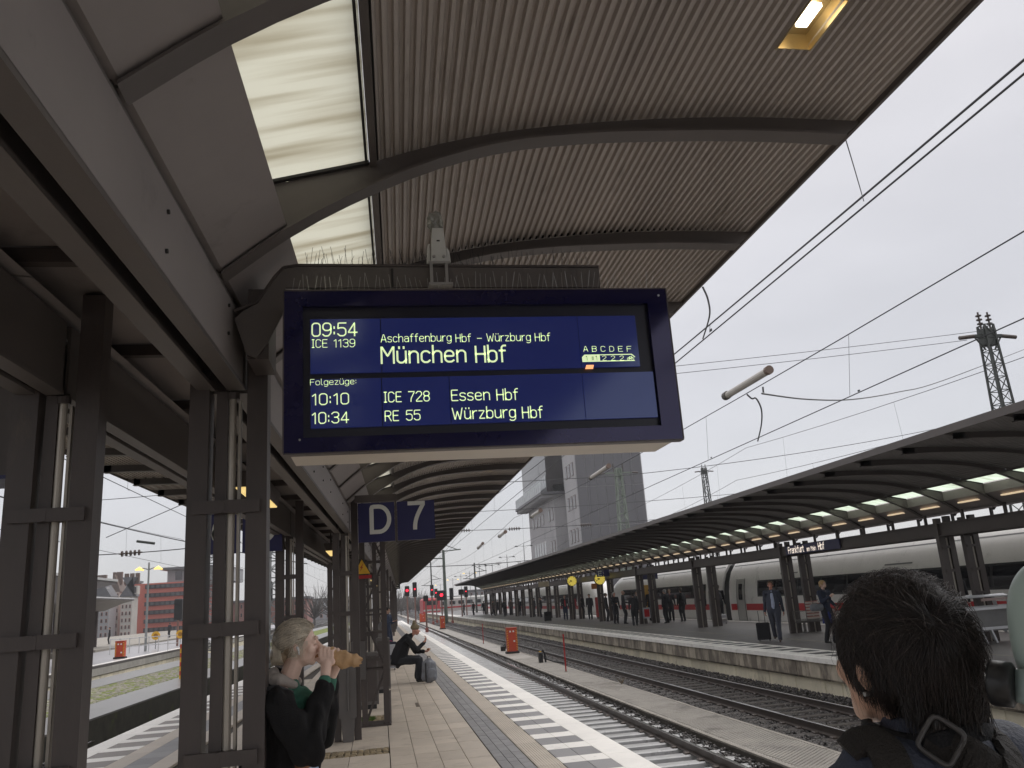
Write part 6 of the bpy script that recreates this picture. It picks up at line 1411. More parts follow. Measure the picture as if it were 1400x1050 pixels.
# local: +y is the facing direction, seat 0.45 high
bl_ = cloth('black_wool', (.014,.014,.017)); cg = cloth('charcoal_trousers', (.030,.032,.038)); hatm = cloth('beige_knit', (.26,.21,.13))
H0 = Vector((0,.36,1.20)); shL, shR = Vector((-.19,.16,1.02)), Vector((.19,.16,1.02)); haR = Vector((.10,.58,.95)); haL = Vector((-.04,.58,.70)); elR = Vector((.25,.36,.76)); elL = Vector((-.24,.34,.70))
B = [('c',(0,-.06,.55),.14,(0,.12,.95),.14,(1,.75,1)),('c',shL,.055,shR,.055),('c',(0,.2,1.04),.055,H0+Vector((0,-.03,-.04)),.05),('e',H0+Vector((0,-.01,.02)),(.076,.097,.095)),('e',H0+Vector((0,.025,-.045)),(.056,.07,.07)),('c',H0+Vector((0,.085,.0)),.012,H0+Vector((0,.108,-.022)),.016),('e',H0+Vector((.078,-.01,-.01)),(.012,.022,.032)),
     ('c',shR,.05,elR,.04),('c',elR,.04,haR,.027),('c',shL,.05,elL,.04),('c',elL,.04,haL,.027),('c',(-.09,-.02,.52),.09,(-.10,.42,.52),.065),('c',(.09,-.02,.52),.09,(.10,.42,.52),.065),('c',(-.10,.42,.52),.06,(-.10,.36,.10),.04),('c',(.10,.42,.52),.06,(.10,.40,.10),.04)]
B += hand_shapes(haR, (-.1,.25,.9), (0,-1,.2), 1., .8)+hand_shapes(haL, (.4,.9,0), (.2,0,1), 1., .7)
blob('body', B, .009, skin_hi, st, 2, sub=1)
blob('jacket', [('c',(0,-.10,.56),.215,(0,.03,.85),.215,(1,.9,1)),('c',(0,.03,.85),.215,(0,.14,1.0),.17,(1,.85,1)),('c',shL,.075,shR,.075),('c',(0,.2,1.04),.08,(0,.24,1.10),.068),('c',shR,.078,elR,.066),('c',elR,.064,haR-Vector((0,.02,.03)),.046),('c',shL,.078,elL,.066),('c',elL,.064,haL-Vector((.0,.04,.0)),.046)], .013, bl_, st, 3, disp=folds(.012,8.,3.), sub=1)
blob('trousers', [('c',(-.09,-.04,.54),.12,(-.10,.42,.52),.10),('c',(.09,-.04,.54),.12,(.10,.42,.52),.10),('c',(-.10,.42,.50),.098,(-.10,.36,.12),.080),('c',(.10,.42,.50),.098,(.10,.40,.12),.080)], .013, cg, st, 2, disp=folds(.010,8.,9.), sub=1)
for s in (-1,1): blob('shoe', [('c',(s*.10,.36,.05),.045,(s*.10,.54,.04),.036,(1,1,.9))], .01, black_m, st, 1, sub=1)
blob('bobble_hat', [('e',H0+Vector((0,-.015,.085)),(.10,.115,.085)),('e',H0+Vector((0,-.03,.16)),(.055,.06,.06)),('e',H0+Vector((0,-.035,.225)),(.035,.035,.035))], .009, hatm, st, 1, disp=lambda c: .003*math.sin(c.z*220))
bgl = thing('bread_roll', 'half eaten brown roll in the hand of the seated person', 'food', (1.16,21.24,.74)); blob('crust', [('e',(0,0,0),(.05,.035,.03))], .006, mat('roll_crust',(.30,.13,.04),.6), bgl, 1)
bp_ = thing('backpack', 'grey shiny backpack standing on the floor against the seated legs', 'backpack', (1.13,20.80,0), .15)
gf = mat('grey_pack_fabric', (.20,.21,.235), .38, .2, 7., .3, 60)
blob('body', [('c',(0,0,.13),.135,(0,0,.42),.12,(1.45,.85,.95)),('c',(0,0,.42),.11,(0,0,.50),.07,(1.3,.8,1))], .012, gf, bp_, 3, disp=folds(.016,9.))
blob('front_pocket', [('c',(.02,-.10,.14),.06,(.02,-.095,.28),.06,(1.8,.6,1))], .012, gf, bp_, 2); MB().tube([(-.04,0,.55),(-.03,0,.60),(.03,0,.60),(.04,0,.55)],.01,6).build('handle', black_m, bp_)
blob('strap', [('c',(-.1,-.1,.45),.02,(-.12,-.16,.2),.02),('c',(-.12,-.16,.2),.02,(-.1,-.1,.04),.018)], .01, black_m, bp_, 1)
# ---------------------------------------------------------------- hair and straps
def strands(name, P, r, mt, parent):
    """P: (n,k,3) centre lines; every hair a thin three-sided taper"""
    n, k, _ = P.shape; T = np.gradient(P, axis=1); T /= np.linalg.norm(T,axis=2,keepdims=True)+1e-9
    ref = np.broadcast_to(np.array([.31,.22,.92]), T.shape); A = np.cross(T, ref); A /= np.linalg.norm(A,axis=2,keepdims=True)+1e-9; B = np.cross(T,A)
    rad = (np.linspace(1,.25,k)**.8)[None,:,None]*(r*(.7+.6*rng.random((n,1,1)))); V = []
    for q in range(3):
        a = 2*math.pi*q/3; V.append(P+rad*(A*math.cos(a)+B*math.sin(a)))
    V = np.stack(V,2).reshape(-1,3); base = (np.arange(n)*k*3)[:,None,None]; F = []
    for j in range(k-1):
        for q in range(3): F.append([j*3+q, j*3+(q+1)%3, (j+1)*3+(q+1)%3, (j+1)*3+q])
    F = (np.array(F)[None]+base).reshape(-1,4); me = bpy.data.meshes.new(name); me.vertices.add(len(V)); me.vertices.foreach_set('co', V.ravel().astype('f4'))
    me.loops.add(F.size); me.loops.foreach_set('vertex_index', F.ravel().astype('i4')); me.polygons.add(len(F)); me.polygons.foreach_set('loop_start', np.arange(0,F.size,4,dtype='i4')); me.polygons.foreach_set('loop_total', np.full(len(F),4,dtype='i4'))
    me.polygons.foreach_set('use_smooth', np.ones(len(F),dtype=bool)); me.update(calc_edges=True); me.materials.append(mt); return inst(name, me, parent)
def ribbon(name, pts, nrm, w, th, mt, parent):
    P = [Vector(p) for p in pts]; Q = []
    for i in range(len(P)-1):
        p0, p1, p2, p3 = P[max(i-1,0)], P[i], P[i+1], P[min(i+2,len(P)-1)]
        for s in range(6): u = s/6; Q.append(.5*((2*p1)+(-p0+p2)*u+(2*p0-5*p1+4*p2-p3)*u*u+(-p0+3*p1-3*p2+p3)*u**3))
    Q.append(P[-1]); m = MB(); 
    for k, p in enumerate(Q):
        d = (Q[min(k+1,len(Q)-1)]-Q[max(k-1,0)]).normalized(); n = Vector(nrm(p)); n = (n-d*n.dot(d)).normalized(); x = d.cross(n)
        for a, b in ((-.5,0),(.5,0),(.5,1),(.35,1.25),(-.35,1.25),(-.5,1)): m.v.append(tuple(p+x*w*a+n*th*b))
    for k in range(len(Q)-1):
        for a in range(6): m.f.append((k*6+a,k*6+(a+1)%6,(k+1)*6+(a+1)%6,(k+1)*6+a)); m.mi.append(0)
    m.f += [(0,1,2,3,4,5)[::-1], tuple((len(Q)-1)*6+a for a in range(6))]; m.mi += [0,0]; return m.build(name, mt, parent, smooth=False)
# ================================================================ PERSON IN THE FOREGROUND
_c = np.array([0,0,EYE])+ray(1232,893)/FPX*1.31; MZ = float(_c[2]); MR = math.radians(13)
man = thing('person', 'person with thick black hair seen from behind in a navy jacket with backpack straps', 'person', (float(_c[0]),float(_c[1]),0), MR)
Mi = Matrix.Rotation(-MR,3,'Z')
def mloc(px, py, dep): w_ = np.array([0,0,EYE])+ray(px,py)/FPX*dep; return Mi@Vector((w_[0]-_c[0], w_[1]-_c[1], w_[2]))
hc = Vector((0,0,MZ))
asian = mat('skin_tan', (.62,.37,.26), .45, .06, 25., .05, 300)
B = [('e',hc+Vector((0,-.012,.012)),(.080,.099,.098)),('e',hc+Vector((0,.022,-.040)),(.066,.074,.078)),('c',hc+Vector((-.040,.035,-.058)),.034,hc+Vector((-.012,.078,-.088)),.024),('c',hc+Vector((.040,.035,-.058)),.034,hc+Vector((.012,.078,-.088)),.024),('c',hc+Vector((-.012,.078,-.088)),.024,hc+Vector((.012,.078,-.088)),.024),
     ('e',hc+Vector((-.046,.060,-.022)),(.030,.026,.028)),('e',hc+Vector((.046,.060,-.022)),(.030,.026,.028)),('c',hc+Vector((0,.090,.010)),.010,hc+Vector((0,.108,-.026)),.015),('c',hc+Vector((-.018,.092,-.058)),.010,hc+Vector((.018,.092,-.058)),.010),('c',hc+Vector((-.034,.082,.028)),.012,hc+Vector((.034,.082,.028)),.012),
     ('e',hc+Vector((-.082,-.006,-.022)),(.011,.019,.031),(0,0,.3)),('e',hc+Vector((.082,-.006,-.022)),(.011,.019,.031),(0,0,-.3)),
     ('c',hc+Vector((0,-.030,-.15)),.060,hc+Vector((0,-.018,-.06)),.058),
     ('c',(0,0,1.0),.14,(0,-.02,MZ-.34),.15,(1,.7,1)),('c',(-.15,-.02,MZ-.24),.06,(.15,-.02,MZ-.24),.06)]
lsh, rsh = Vector((-.225,-.02,MZ-.25)), Vector((.225,-.02,MZ-.25)); lel, rel = Vector((-.29,-.02,MZ-.54)), Vector((.29,-.02,MZ-.54)); lha, rha = Vector((-.27,.16,MZ-.72)), Vector((.27,.16,MZ-.72))
for a_, b_, c_ in ((lsh,lel,lha),(rsh,rel,rha)): B += [('c',a_,.055,b_,.045),('c',b_,.044,c_,.03)]+hand_shapes(c_, (0,.6,-.8), (1 if a_.x<0 else -1,0,0))
for s in (-1,1): B += [('c',(s*.09,0,.96),.09,(s*.10,.02,.5),.06),('c',(s*.10,.02,.5),.058,(s*.10,0,.09),.042)]
blob('body', B, .0075, asian, man, 3, sub=2)
navy_j = mat('navy_jacket', (.050,.058,.088), .62, .2, 14., .35, 160)
fo = folds(.011, 9., 4.)
J = [('c',(0,0,.86),.20,(0,-.01,1.1),.19,(1,.76,1)),('c',(0,-.01,1.1),.19,(0,-.03,MZ-.36),.20,(1,.72,1)),('c',(-.195,-.03,MZ-.240),.090,(.195,-.03,MZ-.240),.090),('c',(-.150,-.035,MZ-.212),.080,(.150,-.035,MZ-.212),.080),('c',(-.11,-.04,MZ-.170),.07,(.11,-.04,MZ-.170),.07),
     ('c',(0,-.05,MZ-.215),.098,(0,-.032,MZ-.135),.082),('c',lsh,.088,lel,.07),('c',lel,.068,lha-Vector((0,.02,-.03)),.05),('c',rsh,.088,rel,.07),('c',rel,.068,rha-Vector((0,.02,-.03)),.05)]
blob('jacket', J, .009, navy_j, man, 4, disp=fo, cut=.86, sub=2)
# collar: an open stand-up ring
m = MB()
for k in range(33):
    a = math.radians(-245+ k*310/32); ca, sa = math.cos(a), math.sin(a); w_ = 1+.02*math.sin(5*a)
    for (rr, zz) in ((.086,-.155),(.092,-.118),(.090,-.100),(.080,-.098),(.078,-.115)): m.v.append((rr*ca*w_*1.02, -.022+rr*sa*w_, MZ+zz+.006*math.sin(3*a)))
for k in range(32):
    for a in range(4): m.f.append((k*5+a,(k+1)*5+a,(k+1)*5+a+1,k*5+a+1)); m.mi.append(0)
co_ = m.build('collar', mat('black_collar_fleece',(.012,.012,.014),.9,.2,20.,.4,200), man, smooth=True)
blob('trousers', [('c',(0,0,.92),.16,(0,0,1.0),.15,(1,.75,1))]+[x for s in (-1,1) for x in (('c',(s*.09,0,.93),.11,(s*.10,.02,.5),.08),('c',(s*.10,.02,.5),.078,(s*.10,0,.1),.062))], .015, cg, man, 2, sub=1)
for s in (-1,1): blob('shoe', [('c',(s*.10,-.03,.05),.045,(s*.10,.15,.04),.038)], .012, black_m, man, 1, sub=1)
hairm = mat('black_hair', (.024,.018,.0165), .33, .3, 60., 0, spec=.6)
# underlayer and strands
eC, eR = hc+Vector((0,-.012,.012)), np.array([.087,.107,.103])
blob('hair_cap', [('e',eC,(.086,.106,.104)),('e',hc+Vector((0,-.055,-.055)),(.066,.052,.075)),('c',hc+Vector((-.03,-.07,-.09)),.030,hc+Vector((.03,-.07,-.09)),.030)], .006, hairm, man, 1, cutx=(hc+Vector((0,.045,-.01)),(0,1,-.55)), sub=3, disp=lambda c: .003*mnoise.noise(c*60))
wv = mloc(1285,850,1.20)-eC; wn = np.array([wv.x/eR[0], wv.y/eR[1], wv.z/eR[2]]); wn /= np.linalg.norm(wn)
def grow(n, length, lift, r, seed, lowcut=True, spread=.25):
    g = np.random.default_rng(seed); d = g.normal(size=(n*3,3)); d /= np.linalg.norm(d,axis=1,keepdims=True)
    ok = (d[:,2] > -.80+.0*d[:,1]) & ((d[:,1] < .25+1.0*d[:,2]) ) & ((d[:,2] > -.05) | (d[:,1] < -.05)) & ((d[:,2] > -.35) | (d[:,1] < -.35)); d = d[ok][:n]; n = len(d)
    t = d-wn*(d@wn)[:,None]; t /= np.linalg.norm(t,axis=1,keepdims=True)+1e-6; sw = np.cross(d, wn); t = t+1.1*sw*np.exp(-5*(1-(d@wn)))[:,None]+g.normal(size=(n,3))*spread
    dn = np.array([0,0,-1.]); f = np.clip(.80-(d[:,2]),0,1)[:,None]; t = t*(1-.7*f)+dn*(1.0*f); t -= d*(np.sum(t*d,1))[:,None]; t /= np.linalg.norm(t,axis=1,keepdims=True)+1e-6
    k = 6; P = np.zeros((n,k,3)); L = length*(.55+.9*g.random((n,1))); near_w = np.exp(-((1-(d@wn))/.06))[:,None]
    cur = d.copy(); 
    for j in range(k):
        s = j/(k-1); cur = d+t*(L/.1)*s; cur /= np.linalg.norm(cur,axis=1,keepdims=True)
        rad = 1.0+lift*(s*(1.6-s))*(1+.6*g.random((n,1)))+.05*near_w*s*(1-s)
        pos = cur*eR*rad; pos[:,2] -= .012*s*s*np.clip(.4-cur[:,2],0,1)*L[:,0]/.05; P[:,j] = pos+np.array(eC)
    low = d[:,2] < -.25                                       # nape hair hangs straight down close to the neck
    P[low,:,1] += -.0*np.linspace(0,1,k)[None,:]
    return P
strands('hair', grow(21000, .060, .075, .0007, 5, spread=.26), .00060, hairm, man)
strands('hair_tips', grow(1300, .075, .20, .0006, 9, spread=.6), .00040, mat('brownish_hair_tips', (.05,.036,.032), .35, .3, 60., 0, spec=.6), man)
# fringe of hair over the nape, the temples and the ear
g = np.random.default_rng(3); P = []
for i in range(4200):
    a = g.uniform(-2.75,-.38) if i%3 else g.uniform(-3.5,-2.7); ca, sa = math.cos(a), math.sin(a); z0 = g.uniform(-.075,.01); r0 = 1.02
    p0 = np.array([.083*ca*r0, -.018+.092*sa*r0, z0]); L = g.uniform(.035,.062) if -2.6 < a < -.55 else g.uniform(.02,.042); out_ = g.uniform(-.004,.006)
    if a < -2.7: p0[2] = g.uniform(-.02,.02)
    w2 = g.normal(0,.006,2); q = []
    for j in range(6):
        s = j/5; inn = 1-.14*s*(1 if -2.4 < a < -.7 else .3); q.append([p0[0]*inn+w2[0]*s+out_*ca, -.018+(p0[1]+.018)*inn+w2[1]*s+out_*sa, p0[2]-L*s+MZ])
    P.append(q)
strands('nape_hair', np.array(P), .0006, hairm, man)
es = Vector((-.088,-.004,MZ-.052)); MB().tube([es-Vector((.004,0,0)),es+Vector((.004,0,0))],.0035,8).build('earring', alu, man)
for s in (-1,1):
    bm = bmesh.new(); bmesh.ops.create_icosphere(bm, subdivisions=2, radius=.0125); me = bpy.data.meshes.new('eye'); bm.to_mesh(me); bm.free(); me.materials.append(mat('eye_white',(.7,.68,.65),.2,.02,3.)); inst('eye', me, man, (s*.031,.081,MZ+.008))
# backpack with straps and buckle
bpk = thing('backpack', 'dark backpack worn by the black haired person, only its straps and buckle in view', 'backpack', (float(_c[0]),float(_c[1]),0), MR)
strapm = mat('brown_black_webbing', (.022,.018,.016), .75, .15, 30., .5, 300)
bl = blob('bag', [('e',(0,-.26,MZ-.55),(.17,.12,.26))], .02, strapm, bpk, 3, disp=folds(.012,8.))
from mathutils.bvhtree import BVHTree
_jk = [c for c in man.children if c.name.startswith('jacket')][0].data
_bv = BVHTree.FromPolygons([v.co[:] for v in _jk.vertices], [p.vertices[:] for p in _jk.polygons])
_eye = Mi@Vector((-_c[0],-_c[1],EYE))
def on_jacket(px, py):
    d = (Mi@Vector(ray(px,py))).normalized(); h, n_, _, _ = _bv.ray_cast(_eye, d)
    if h is None:
        h, n_, _, _ = _bv.find_nearest(_eye+d*1.25)
    return h, n_
def strap_on(pts, w, th, lift=.001):
    H_ = [on_jacket(*p) for p in pts]; P_ = [h+n_*lift for h,n_ in H_]
    def nf(p):
        k = min(range(len(P_)), key=lambda i: (P_[i]-p).length); h, n_, _, _ = _bv.find_nearest(p); return (n_+H_[k][1]*.5)
    return ribbon('strap', P_, nf, w, th, strapm, bpk)
strap_on([(1266,1006),(1300,1022),(1330,1036),(1365,1060),(1400,1090)], .050, .006)
strap_on([(1322,985),(1345,997),(1368,1022),(1385,1060),(1392,1100)], .052, .009)
strap_on([(1160,1030),(1182,1016),(1205,1024),(1222,1052),(1232,1100)], .050, .009)
c0, n0 = on_jacket(1282,1016); up_ = (on_jacket(1289,1003)[0]-c0).normalized(); sd_ = up_.cross(n0).normalized(); Q = []
for k in range(24):
    t_ = 2*math.pi*k/24; e_ = .35; ct, st_ = math.cos(t_), math.sin(t_); Q.append(c0+n0*.020+sd_*(math.copysign(abs(ct)**e_,ct)*.024)+up_*(math.copysign(abs(st_)**e_,st_)*.027))
m = MB(); m.tube(Q+[Q[0],Q[1]], .0038, 8); m.build('buckle', mat('dark_grey_buckle',(.075,.07,.07),.3,.1,10.), bpk, smooth=True)
# ================================================================ WOMAN EATING
wm = thing('person', 'blonde woman in a black fleece coat biting into a baguette beside the middle column', 'person', (-.47,4.47,0), -R90)
WZ = 1.645; H = Vector((0,.070,WZ)); fair = mat('skin_fair', (.80,.57,.47), .48, .06, 25., .04, 300)
B = [('e',H+Vector((0,-.018,.022)),(.076,.096,.094)),('e',H+Vector((0,.020,-.035)),(.058,.070,.070)),('c',H+Vector((-.012,.058,-.083)),.018,H+Vector((.012,.058,-.083)),.018),('e',H+Vector((-.036,.048,-.022)),(.026,.024,.028)),('e',H+Vector((.036,.048,-.022)),(.026,.024,.028)),('e',H+Vector((-.030,.070,.008)),(.014,.013,.012)),('e',H+Vector((.030,.070,.008)),(.014,.013,.012)),
     ('c',H+Vector((0,.084,.012)),.008,H+Vector((0,.108,-.018)),.0105),('e',H+Vector((0,.102,-.022)),(.015,.012,.009)),('c',H+Vector((-.016,.088,-.046)),.008,H+Vector((.016,.088,-.046)),.008),('c',H+Vector((-.015,.085,-.058)),.008,H+Vector((.015,.085,-.058)),.008),
     ('c',H+Vector((-.032,.078,.030)),.010,H+Vector((.032,.078,.030)),.010),('e',H+Vector((.074,-.012,-.012)),(.009,.017,.028),(.2,0,.35)),('e',H+Vector((-.074,-.012,-.012)),(.009,.017,.028)),
     ('c',(0,-.005,WZ-.20),.052,H+Vector((0,-.02,-.06)),.046),('c',(0,0,1.0),.125,(0,0,1.32),.13,(1,.72,1)),('c',(-.13,-.01,1.41),.05,(.13,-.01,1.41),.05)]
sR, eRr, wR = Vector((.165,-.02,1.39)), Vector((.20,.12,1.185)), Vector((.075,.195,1.475)); sL, eLl, wL = Vector((-.165,-.02,1.39)), Vector((-.20,.15,1.185)), Vector((-.055,.215,1.465))
B += [('c',sR,.048,eRr,.038),('c',eRr,.038,wR,.024),('c',sL,.048,eLl,.038),('c',eLl,.038,wL,.024)]
for s in (-1,1): B += [('c',(s*.09,0,.93),.085,(s*.09,.02,.5),.055),('c',(s*.09,.02,.5),.055,(s*.09,0,.09),.038)]
# hands closed round the roll: four fingers over the far side, thumb beneath
rc0, rd = Vector((.0,.150,WZ-.052)), Vector((0,.97,-.22)).normalized()
def grip(w, side, along, k0):
    S_ = []; pal = rc0+rd*along+Vector((side*.040,0,-.020)); S_ += [('c',w,.024,pal+Vector((0,0,-.012)),.028),('c',pal+rd*-.018,.019,pal+rd*.028,.018)]
    for k in range(4):
        o = rd*(-.030+k*.0195); L_ = (.90,1.,.96,.8)[k]
        a = pal+o+Vector((side*.006,0,.022)); b = rc0+rd*along+o+Vector((side*.034,0,.034*L_)); c = rc0+rd*along+o+Vector((side*.004,0,.043*L_)); d = rc0+rd*along+o+Vector((-side*.016,0,.034))
        S_ += [('c',pal+o*.8,.0125,a,.0108),('c',a,.0104,b,.0098),('c',b,.0096,c,.0088),('c',c,.0086,d,.0070)]
    th0 = pal+rd*-.030+Vector((-side*.004,0,-.006)); th1 = th0+rd*-.016+Vector((-side*.018,0,.006)); th2 = th1+Vector((-side*.018,0,.010))
    return S_+[('c',th0,.0145,th1,.0115),('c',th1,.011,th2,.009)]
B += grip(wR, 1, .052, 0)+grip(wL, -1, .100, 1)
blob('body', B, .0048, fair, wm, 2, sub=2)
coatm = mat('black_fleece', (.0065,.006,.007), .95, .3, 40., .8, 260)
blob('coat', [('c',(.01,-.075,.78),.20,(.01,-.060,1.10),.175,(1,.85,1)),('c',(.01,-.060,1.10),.178,(0,-.045,1.33),.165,(1,.78,1)),('c',(-.145,-.03,1.385),.078,(.145,-.03,1.385),.078),('c',(0,-.055,1.40),.085,(0,-.05,1.465),.075),
     ('c',sR,.082,eRr,.082),('c',eRr,.080,wR-(wR-eRr).normalized()*.035,.050),('c',sL,.082,eLl,.08),('c',eLl,.078,wL-(wL-eLl).normalized()*.035,.048),('c',(-.10,.13,.80),.06,(-.11,.10,1.28),.05,(.7,1,1)),('c',(.14,.0,.80),.07,(.14,.0,1.28),.06,(.7,1,1))], .0085, coatm, wm, 3, disp=folds(.028,9.,1.), cut=.76, sub=2)
blob('hood', [('c',(-.07,-.035,WZ-.155),.034,(.07,-.035,WZ-.155),.034),('c',(-.065,-.03,WZ-.15),.032,(-.04,.05,WZ-.175),.024),('c',(.065,-.03,WZ-.15),.032,(.055,.045,WZ-.185),.022),('c',(0,-.075,WZ-.165),.042,(0,-.06,WZ-.125),.034,(1.6,1,1))], .006, mat('grey_hood_cotton',(.40,.36,.33),.9,.1,20.,.4,200), wm, 3, disp=folds(.006,14.,2.), sub=2)
blob('sweater', [('c',(0,.05,1.14),.125,(0,.045,1.34),.12,(1,.95,1)),('c',(.02,.03,1.36),.07,(.01,.02,1.44),.055)], .009, mat('green_sweater',(.05,.17,.12),.85,.12,18.,.5,160), wm, 3, disp=folds(.012,10.,5.), cut=1.115, sub=2)
for w_, e_ in ((wR,eRr),(wL,eLl)):
    d = (w_-e_).normalized(); blob('cuff', [('c',w_-d*.045,.037,w_-d*.005,.033)], .006, MATS['green_sweater'], wm, 2, sub=2)
blob('belt', [('c',(0,.04,1.095),.124,(0,.04,1.115),.124,(1,1,.35))], .008, mat('brown_belt',(.25,.10,.045),.5), wm, 1, sub=2)
blob('jeans', [('c',(0,.03,.98),.130,(0,.035,1.07),.120,(1,1,1))]+[x for s in (-1,1) for x in (('c',(s*.085,0,.93),.11,(s*.09,.02,.5),.08),('c',(s*.09,.02,.5),.078,(s*.09,0,.1),.06))], .010, mat('pale_blue_jeans',(.28,.36,.50),.85,.18,14.,.4,180), wm, 2, disp=folds(.008,9.,6.), sub=2)
for s in (-1,1): blob('shoe', [('c',(s*.09,-.03,.05),.042,(s*.09,.14,.04),.036)], .012, wp, wm, 1, sub=1)
zp = MB().tube([(.09,.135,1.37),(.085,.150,1.25),(.08,.150,1.12)],.003,5); zp.build('zip', alu, wm)
ribbon('shoulder_strap', [(.10,-.13,1.40),(.15,-.10,1.445),(.165,-.03,1.465),(.15,.05,1.43)], lambda p: (p.x,p.y+.03,p.z-1.35), .022, .004, mat('dark_grey_strap',(.05,.05,.055),.6), wm)
# hair drawn back into a low loose bun
blond = mat('blond_hair', (.76,.69,.57), .42, .28, 45., 0, spec=.5, stretch=(1,1,.4)); blond_d = mat('dark_blond_hair', (.36,.28,.19), .45, .3, 45., 0, spec=.5)
wC, wRr = H+Vector((0,-.020,.026)), np.array([.083,.103,.098])
blob('hair_cap', [('e',wC,(.081,.100,.096)),('c',H+Vector((0,-.085,-.005)),.052,H+Vector((0,-.105,-.045)),.046)], .005, blond_d, wm, 2, cutx=(H+Vector((0,.028,.02)),(0,1,-.62)), sub=3)
g = np.random.default_rng(11); bun = np.array([0,-.118,-.035]); n = 7000; P = np.zeros((n,9,3)); i = 0
while i < n:
    d = g.normal(size=3); d /= np.linalg.norm(d)
    if not (d[1] < .42+.75*d[2] and (d[2] > -.02 or d[1] < -.15) and d[2] > -.55 and (d[2] > -.25 or d[1] < -.5)): continue
    tgt = np.array([g.normal(0,.018), -.97, -.30+g.normal(0,.10)]); tgt /= np.linalg.norm(tgt); clump = math.floor(math.atan2(d[0],d[2])*9)/9
    rl = 1.01+.035*math.sin(clump*17.)+.03*g.random()
    for j in range(9):
        s = j/8; c = d*(1-s)+tgt*s*1.02; c /= np.linalg.norm(c)+1e-9; r_ = rl+.10*math.sin(math.pi*s)*(.6 if d[2] > .2 else .25); p = c*wRr*r_
        if s > .75: p = p*(1-(s-.75)*1.2)+np.array([bun[0]+g.normal(0,.014), bun[1]-.010, bun[2]+g.normal(0,.014)])*((s-.75)*1.2)
        P[i,j] = p+np.array(wC)
    i += 1
strands('hair', P[:5600], .0009, blond, wm); strands('hair_shade', P[5600:], .0010, blond_d, wm)
n = 2600; P = np.zeros((n,8,3))
for i in range(n):                                           # the twisted bun
    a = g.uniform(0,6.28); rr = .030+.020*g.random(); ph = g.uniform(0,6.28); tilt = g.normal(0,.35)
    for j in range(8):
        t = a+j*.42; P[i,j] = np.array(H)+np.array([rr*1.15*math.cos(t), -.108+.018*math.sin(ph)+.4*rr*math.sin(t)*tilt, -.028+rr*1.25*math.sin(t)])
strands('hair_bun', P, .0009, blond, wm)
n = 240; P = np.zeros((n,6,3))
for i in range(n):                                           # loose wisps over the temple and neck
    s_ = 1 if i%2 else -1; y0 = g.uniform(-.03,.035); 
    for j in range(6):
        s = j/5; P[i,j] = np.array(H)+np.array([s_*(.078+.006*s), y0-.015*s+g.normal(0,.001)+.012*math.sin(s*4+i), .02-.085*s*g.uniform(.8,1.1)])
strands('hair_wisps', P, .0006, blond, wm)['kind'] = 'stuff'
for s in (-1,1):
    MB().tube([tuple(H+Vector((s*.042,.078,.002))),tuple(H+Vector((s*.032,.083,-.001))),tuple(H+Vector((s*.020,.084,.001)))],.0018,5).build('eyelash', blond_d, wm)
    MB().tube([tuple(H+Vector((s*.046,.076,.024))),tuple(H+Vector((s*.032,.086,.029))),tuple(H+Vector((s*.016,.088,.026)))],.0016,5).build('eyebrow', blond_d, wm)
MB().tube([tuple(H+Vector((-.014,.092,-.051))),tuple(H+Vector((0,.097,-.052))),tuple(H+Vector((.014,.092,-.051)))],.0045,6).build('lips', mat('lip_pink',(.50,.22,.20),.4), wm)
ep = thing('earphone', 'white wireless earphone in the ear of the blonde woman', 'earphone', (-.47+.062, 4.47-.084, WZ-.012), -R90)
MB().tube([(0,0,.006),(.004,.004,0),(.003,.008,-.012),(.001,.010,-.030)],[.006,.0065,.004,.0038],8).build('body', mat('white_gloss_plastic',(.8,.8,.8),.2,.02,3.), ep, smooth=True)
sw_ = thing('sandwich', 'baguette sandwich in a crumpled brown paper bag held by the blonde woman', 'food', (-.47+rc0.y, 4.47, rc0.z), -R90)
crust = mat('baguette_crust', (.36,.17,.065), .6, .25, 25., .4, 60, spots=((.52,.33,.16), .7, 20., .5)); paper = mat('brown_paper', (.56,.35,.18), .55, .12, 20., .5, 30, spots=((.62,.42,.24), .6, 9., .55))
blob('baguette', [('c',(0,-.052,.004),.024,rd*.10,.030)], .005, crust, sw_, 2, disp=lambda c: .003*mnoise.noise(c*45), sub=2)
m = MB(); gg = random.Random(4); rows = []
for k in range(13):
    s = k/12; c = rd*(.055+.170*s)+Vector((0,0,-.003*s)); rx, rz = .040-.006*s*s+.006*math.sin(k*2.1), .044+.006*math.sin(k*1.3)-.020*s**2.2
    if k > 10: rx *= .8; rz *= .75
    for j in range(20):
        a = j*math.pi/10; cr_ = 1+.10*math.sin(3*a+k*.9)*(.4+s)+gg.uniform(-.05,.05); m.v.append((c.x+rx*math.cos(a)*cr_, c.y+rz*math.sin(a)*cr_*.22+(gg.uniform(-.010,.010) if k == 12 else 0), c.z+rz*math.sin(a)*cr_))
for k in range(12):
    for j in range(20): m.f.append((k*20+j,k*20+(j+1)%20,(k+1)*20+(j+1)%20,(k+1)*20+j)); m.mi.append(0)
m.build('paper_bag', paper, sw_, smooth=True)
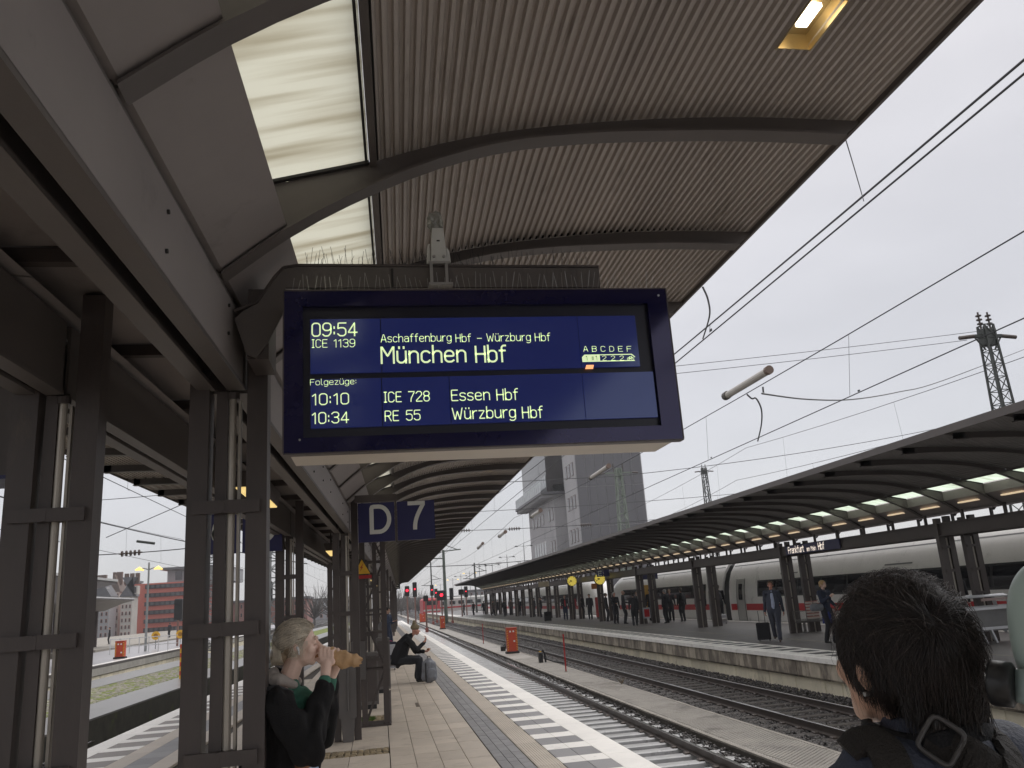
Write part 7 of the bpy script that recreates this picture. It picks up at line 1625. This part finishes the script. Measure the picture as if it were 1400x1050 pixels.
# ================================================================ PALE CASING AT THE RIGHT EDGE
pc = thing('viewer_casing', 'rounded pale mint casing with a black rubber eyepiece at the right picture edge', 'casing', (0,0,0))
mint = mat('mint_plastic', (.50,.60,.55), .32, .04, 3.)
def wp3(px, py, dep): w_ = np.array([0,0,EYE])+ray(px,py)/FPX*dep; return Vector(w_)
cc = wp3(1486,868,1.12)
bm = bmesh.new(); bmesh.ops.create_icosphere(bm, subdivisions=5, radius=1)
for v in bm.verts:
    p = v.co; e = 2.6; k = (abs(p.x)**e+abs(p.y)**e+abs(p.z)**e)**(-1/e); v.co = Vector((p.x*k*.073*(1-.12*p.z), p.y*k*.10, p.z*k*.110))
me = bpy.data.meshes.new('shell'); bm.to_mesh(me); bm.free(); me.materials.append(mint); me.polygons.foreach_set('use_smooth',[True]*len(me.polygons)); inst('shell', me, pc, tuple(cc))
a, b, c = wp3(1430,944,1.13), wp3(1388,937,1.13), wp3(1355,933,1.15)
MB().tube([a,b],[.030,.021],20).build('eyepiece_neck', mat('mint_grey_plastic',(.30,.38,.37),.35), pc, smooth=True)
MB().tube([b,b+(c-b)*.12,b+(c-b)*.85,c,c+(b-c)*.05],[.024,.030,.031,.029,.022],24).build('eyepiece', black_m, pc, smooth=True)
MB().tube([(cc.x,cc.y,.0),(cc.x,cc.y,cc.z-.1)],.035,16).build('stand', mint, pc); MB().disc((cc.x,cc.y,.015),.16,'z',.03,24).build('stand_foot', mint, pc)
# ================================================================ AIR
hz = MB().box(-120,140,-30,560,-2.6,46.).build('haze', [], kind='stuff')
hm = bpy.data.materials.new('haze'); hm.use_nodes = True; N = hm.node_tree.nodes; N.remove(N['Principled BSDF']); pv = N.new('ShaderNodeVolumePrincipled')
pv.inputs['Color'].default_value = (.93,.94,.97,1); pv.inputs['Density'].default_value = .0004; pv.inputs['Anisotropy'].default_value = .1
hm.node_tree.links.new(pv.outputs[0], N['Material Output'].inputs['Volume']); hz.data.materials.append(hm)
bpy.data.scenes.remove(FORGE)
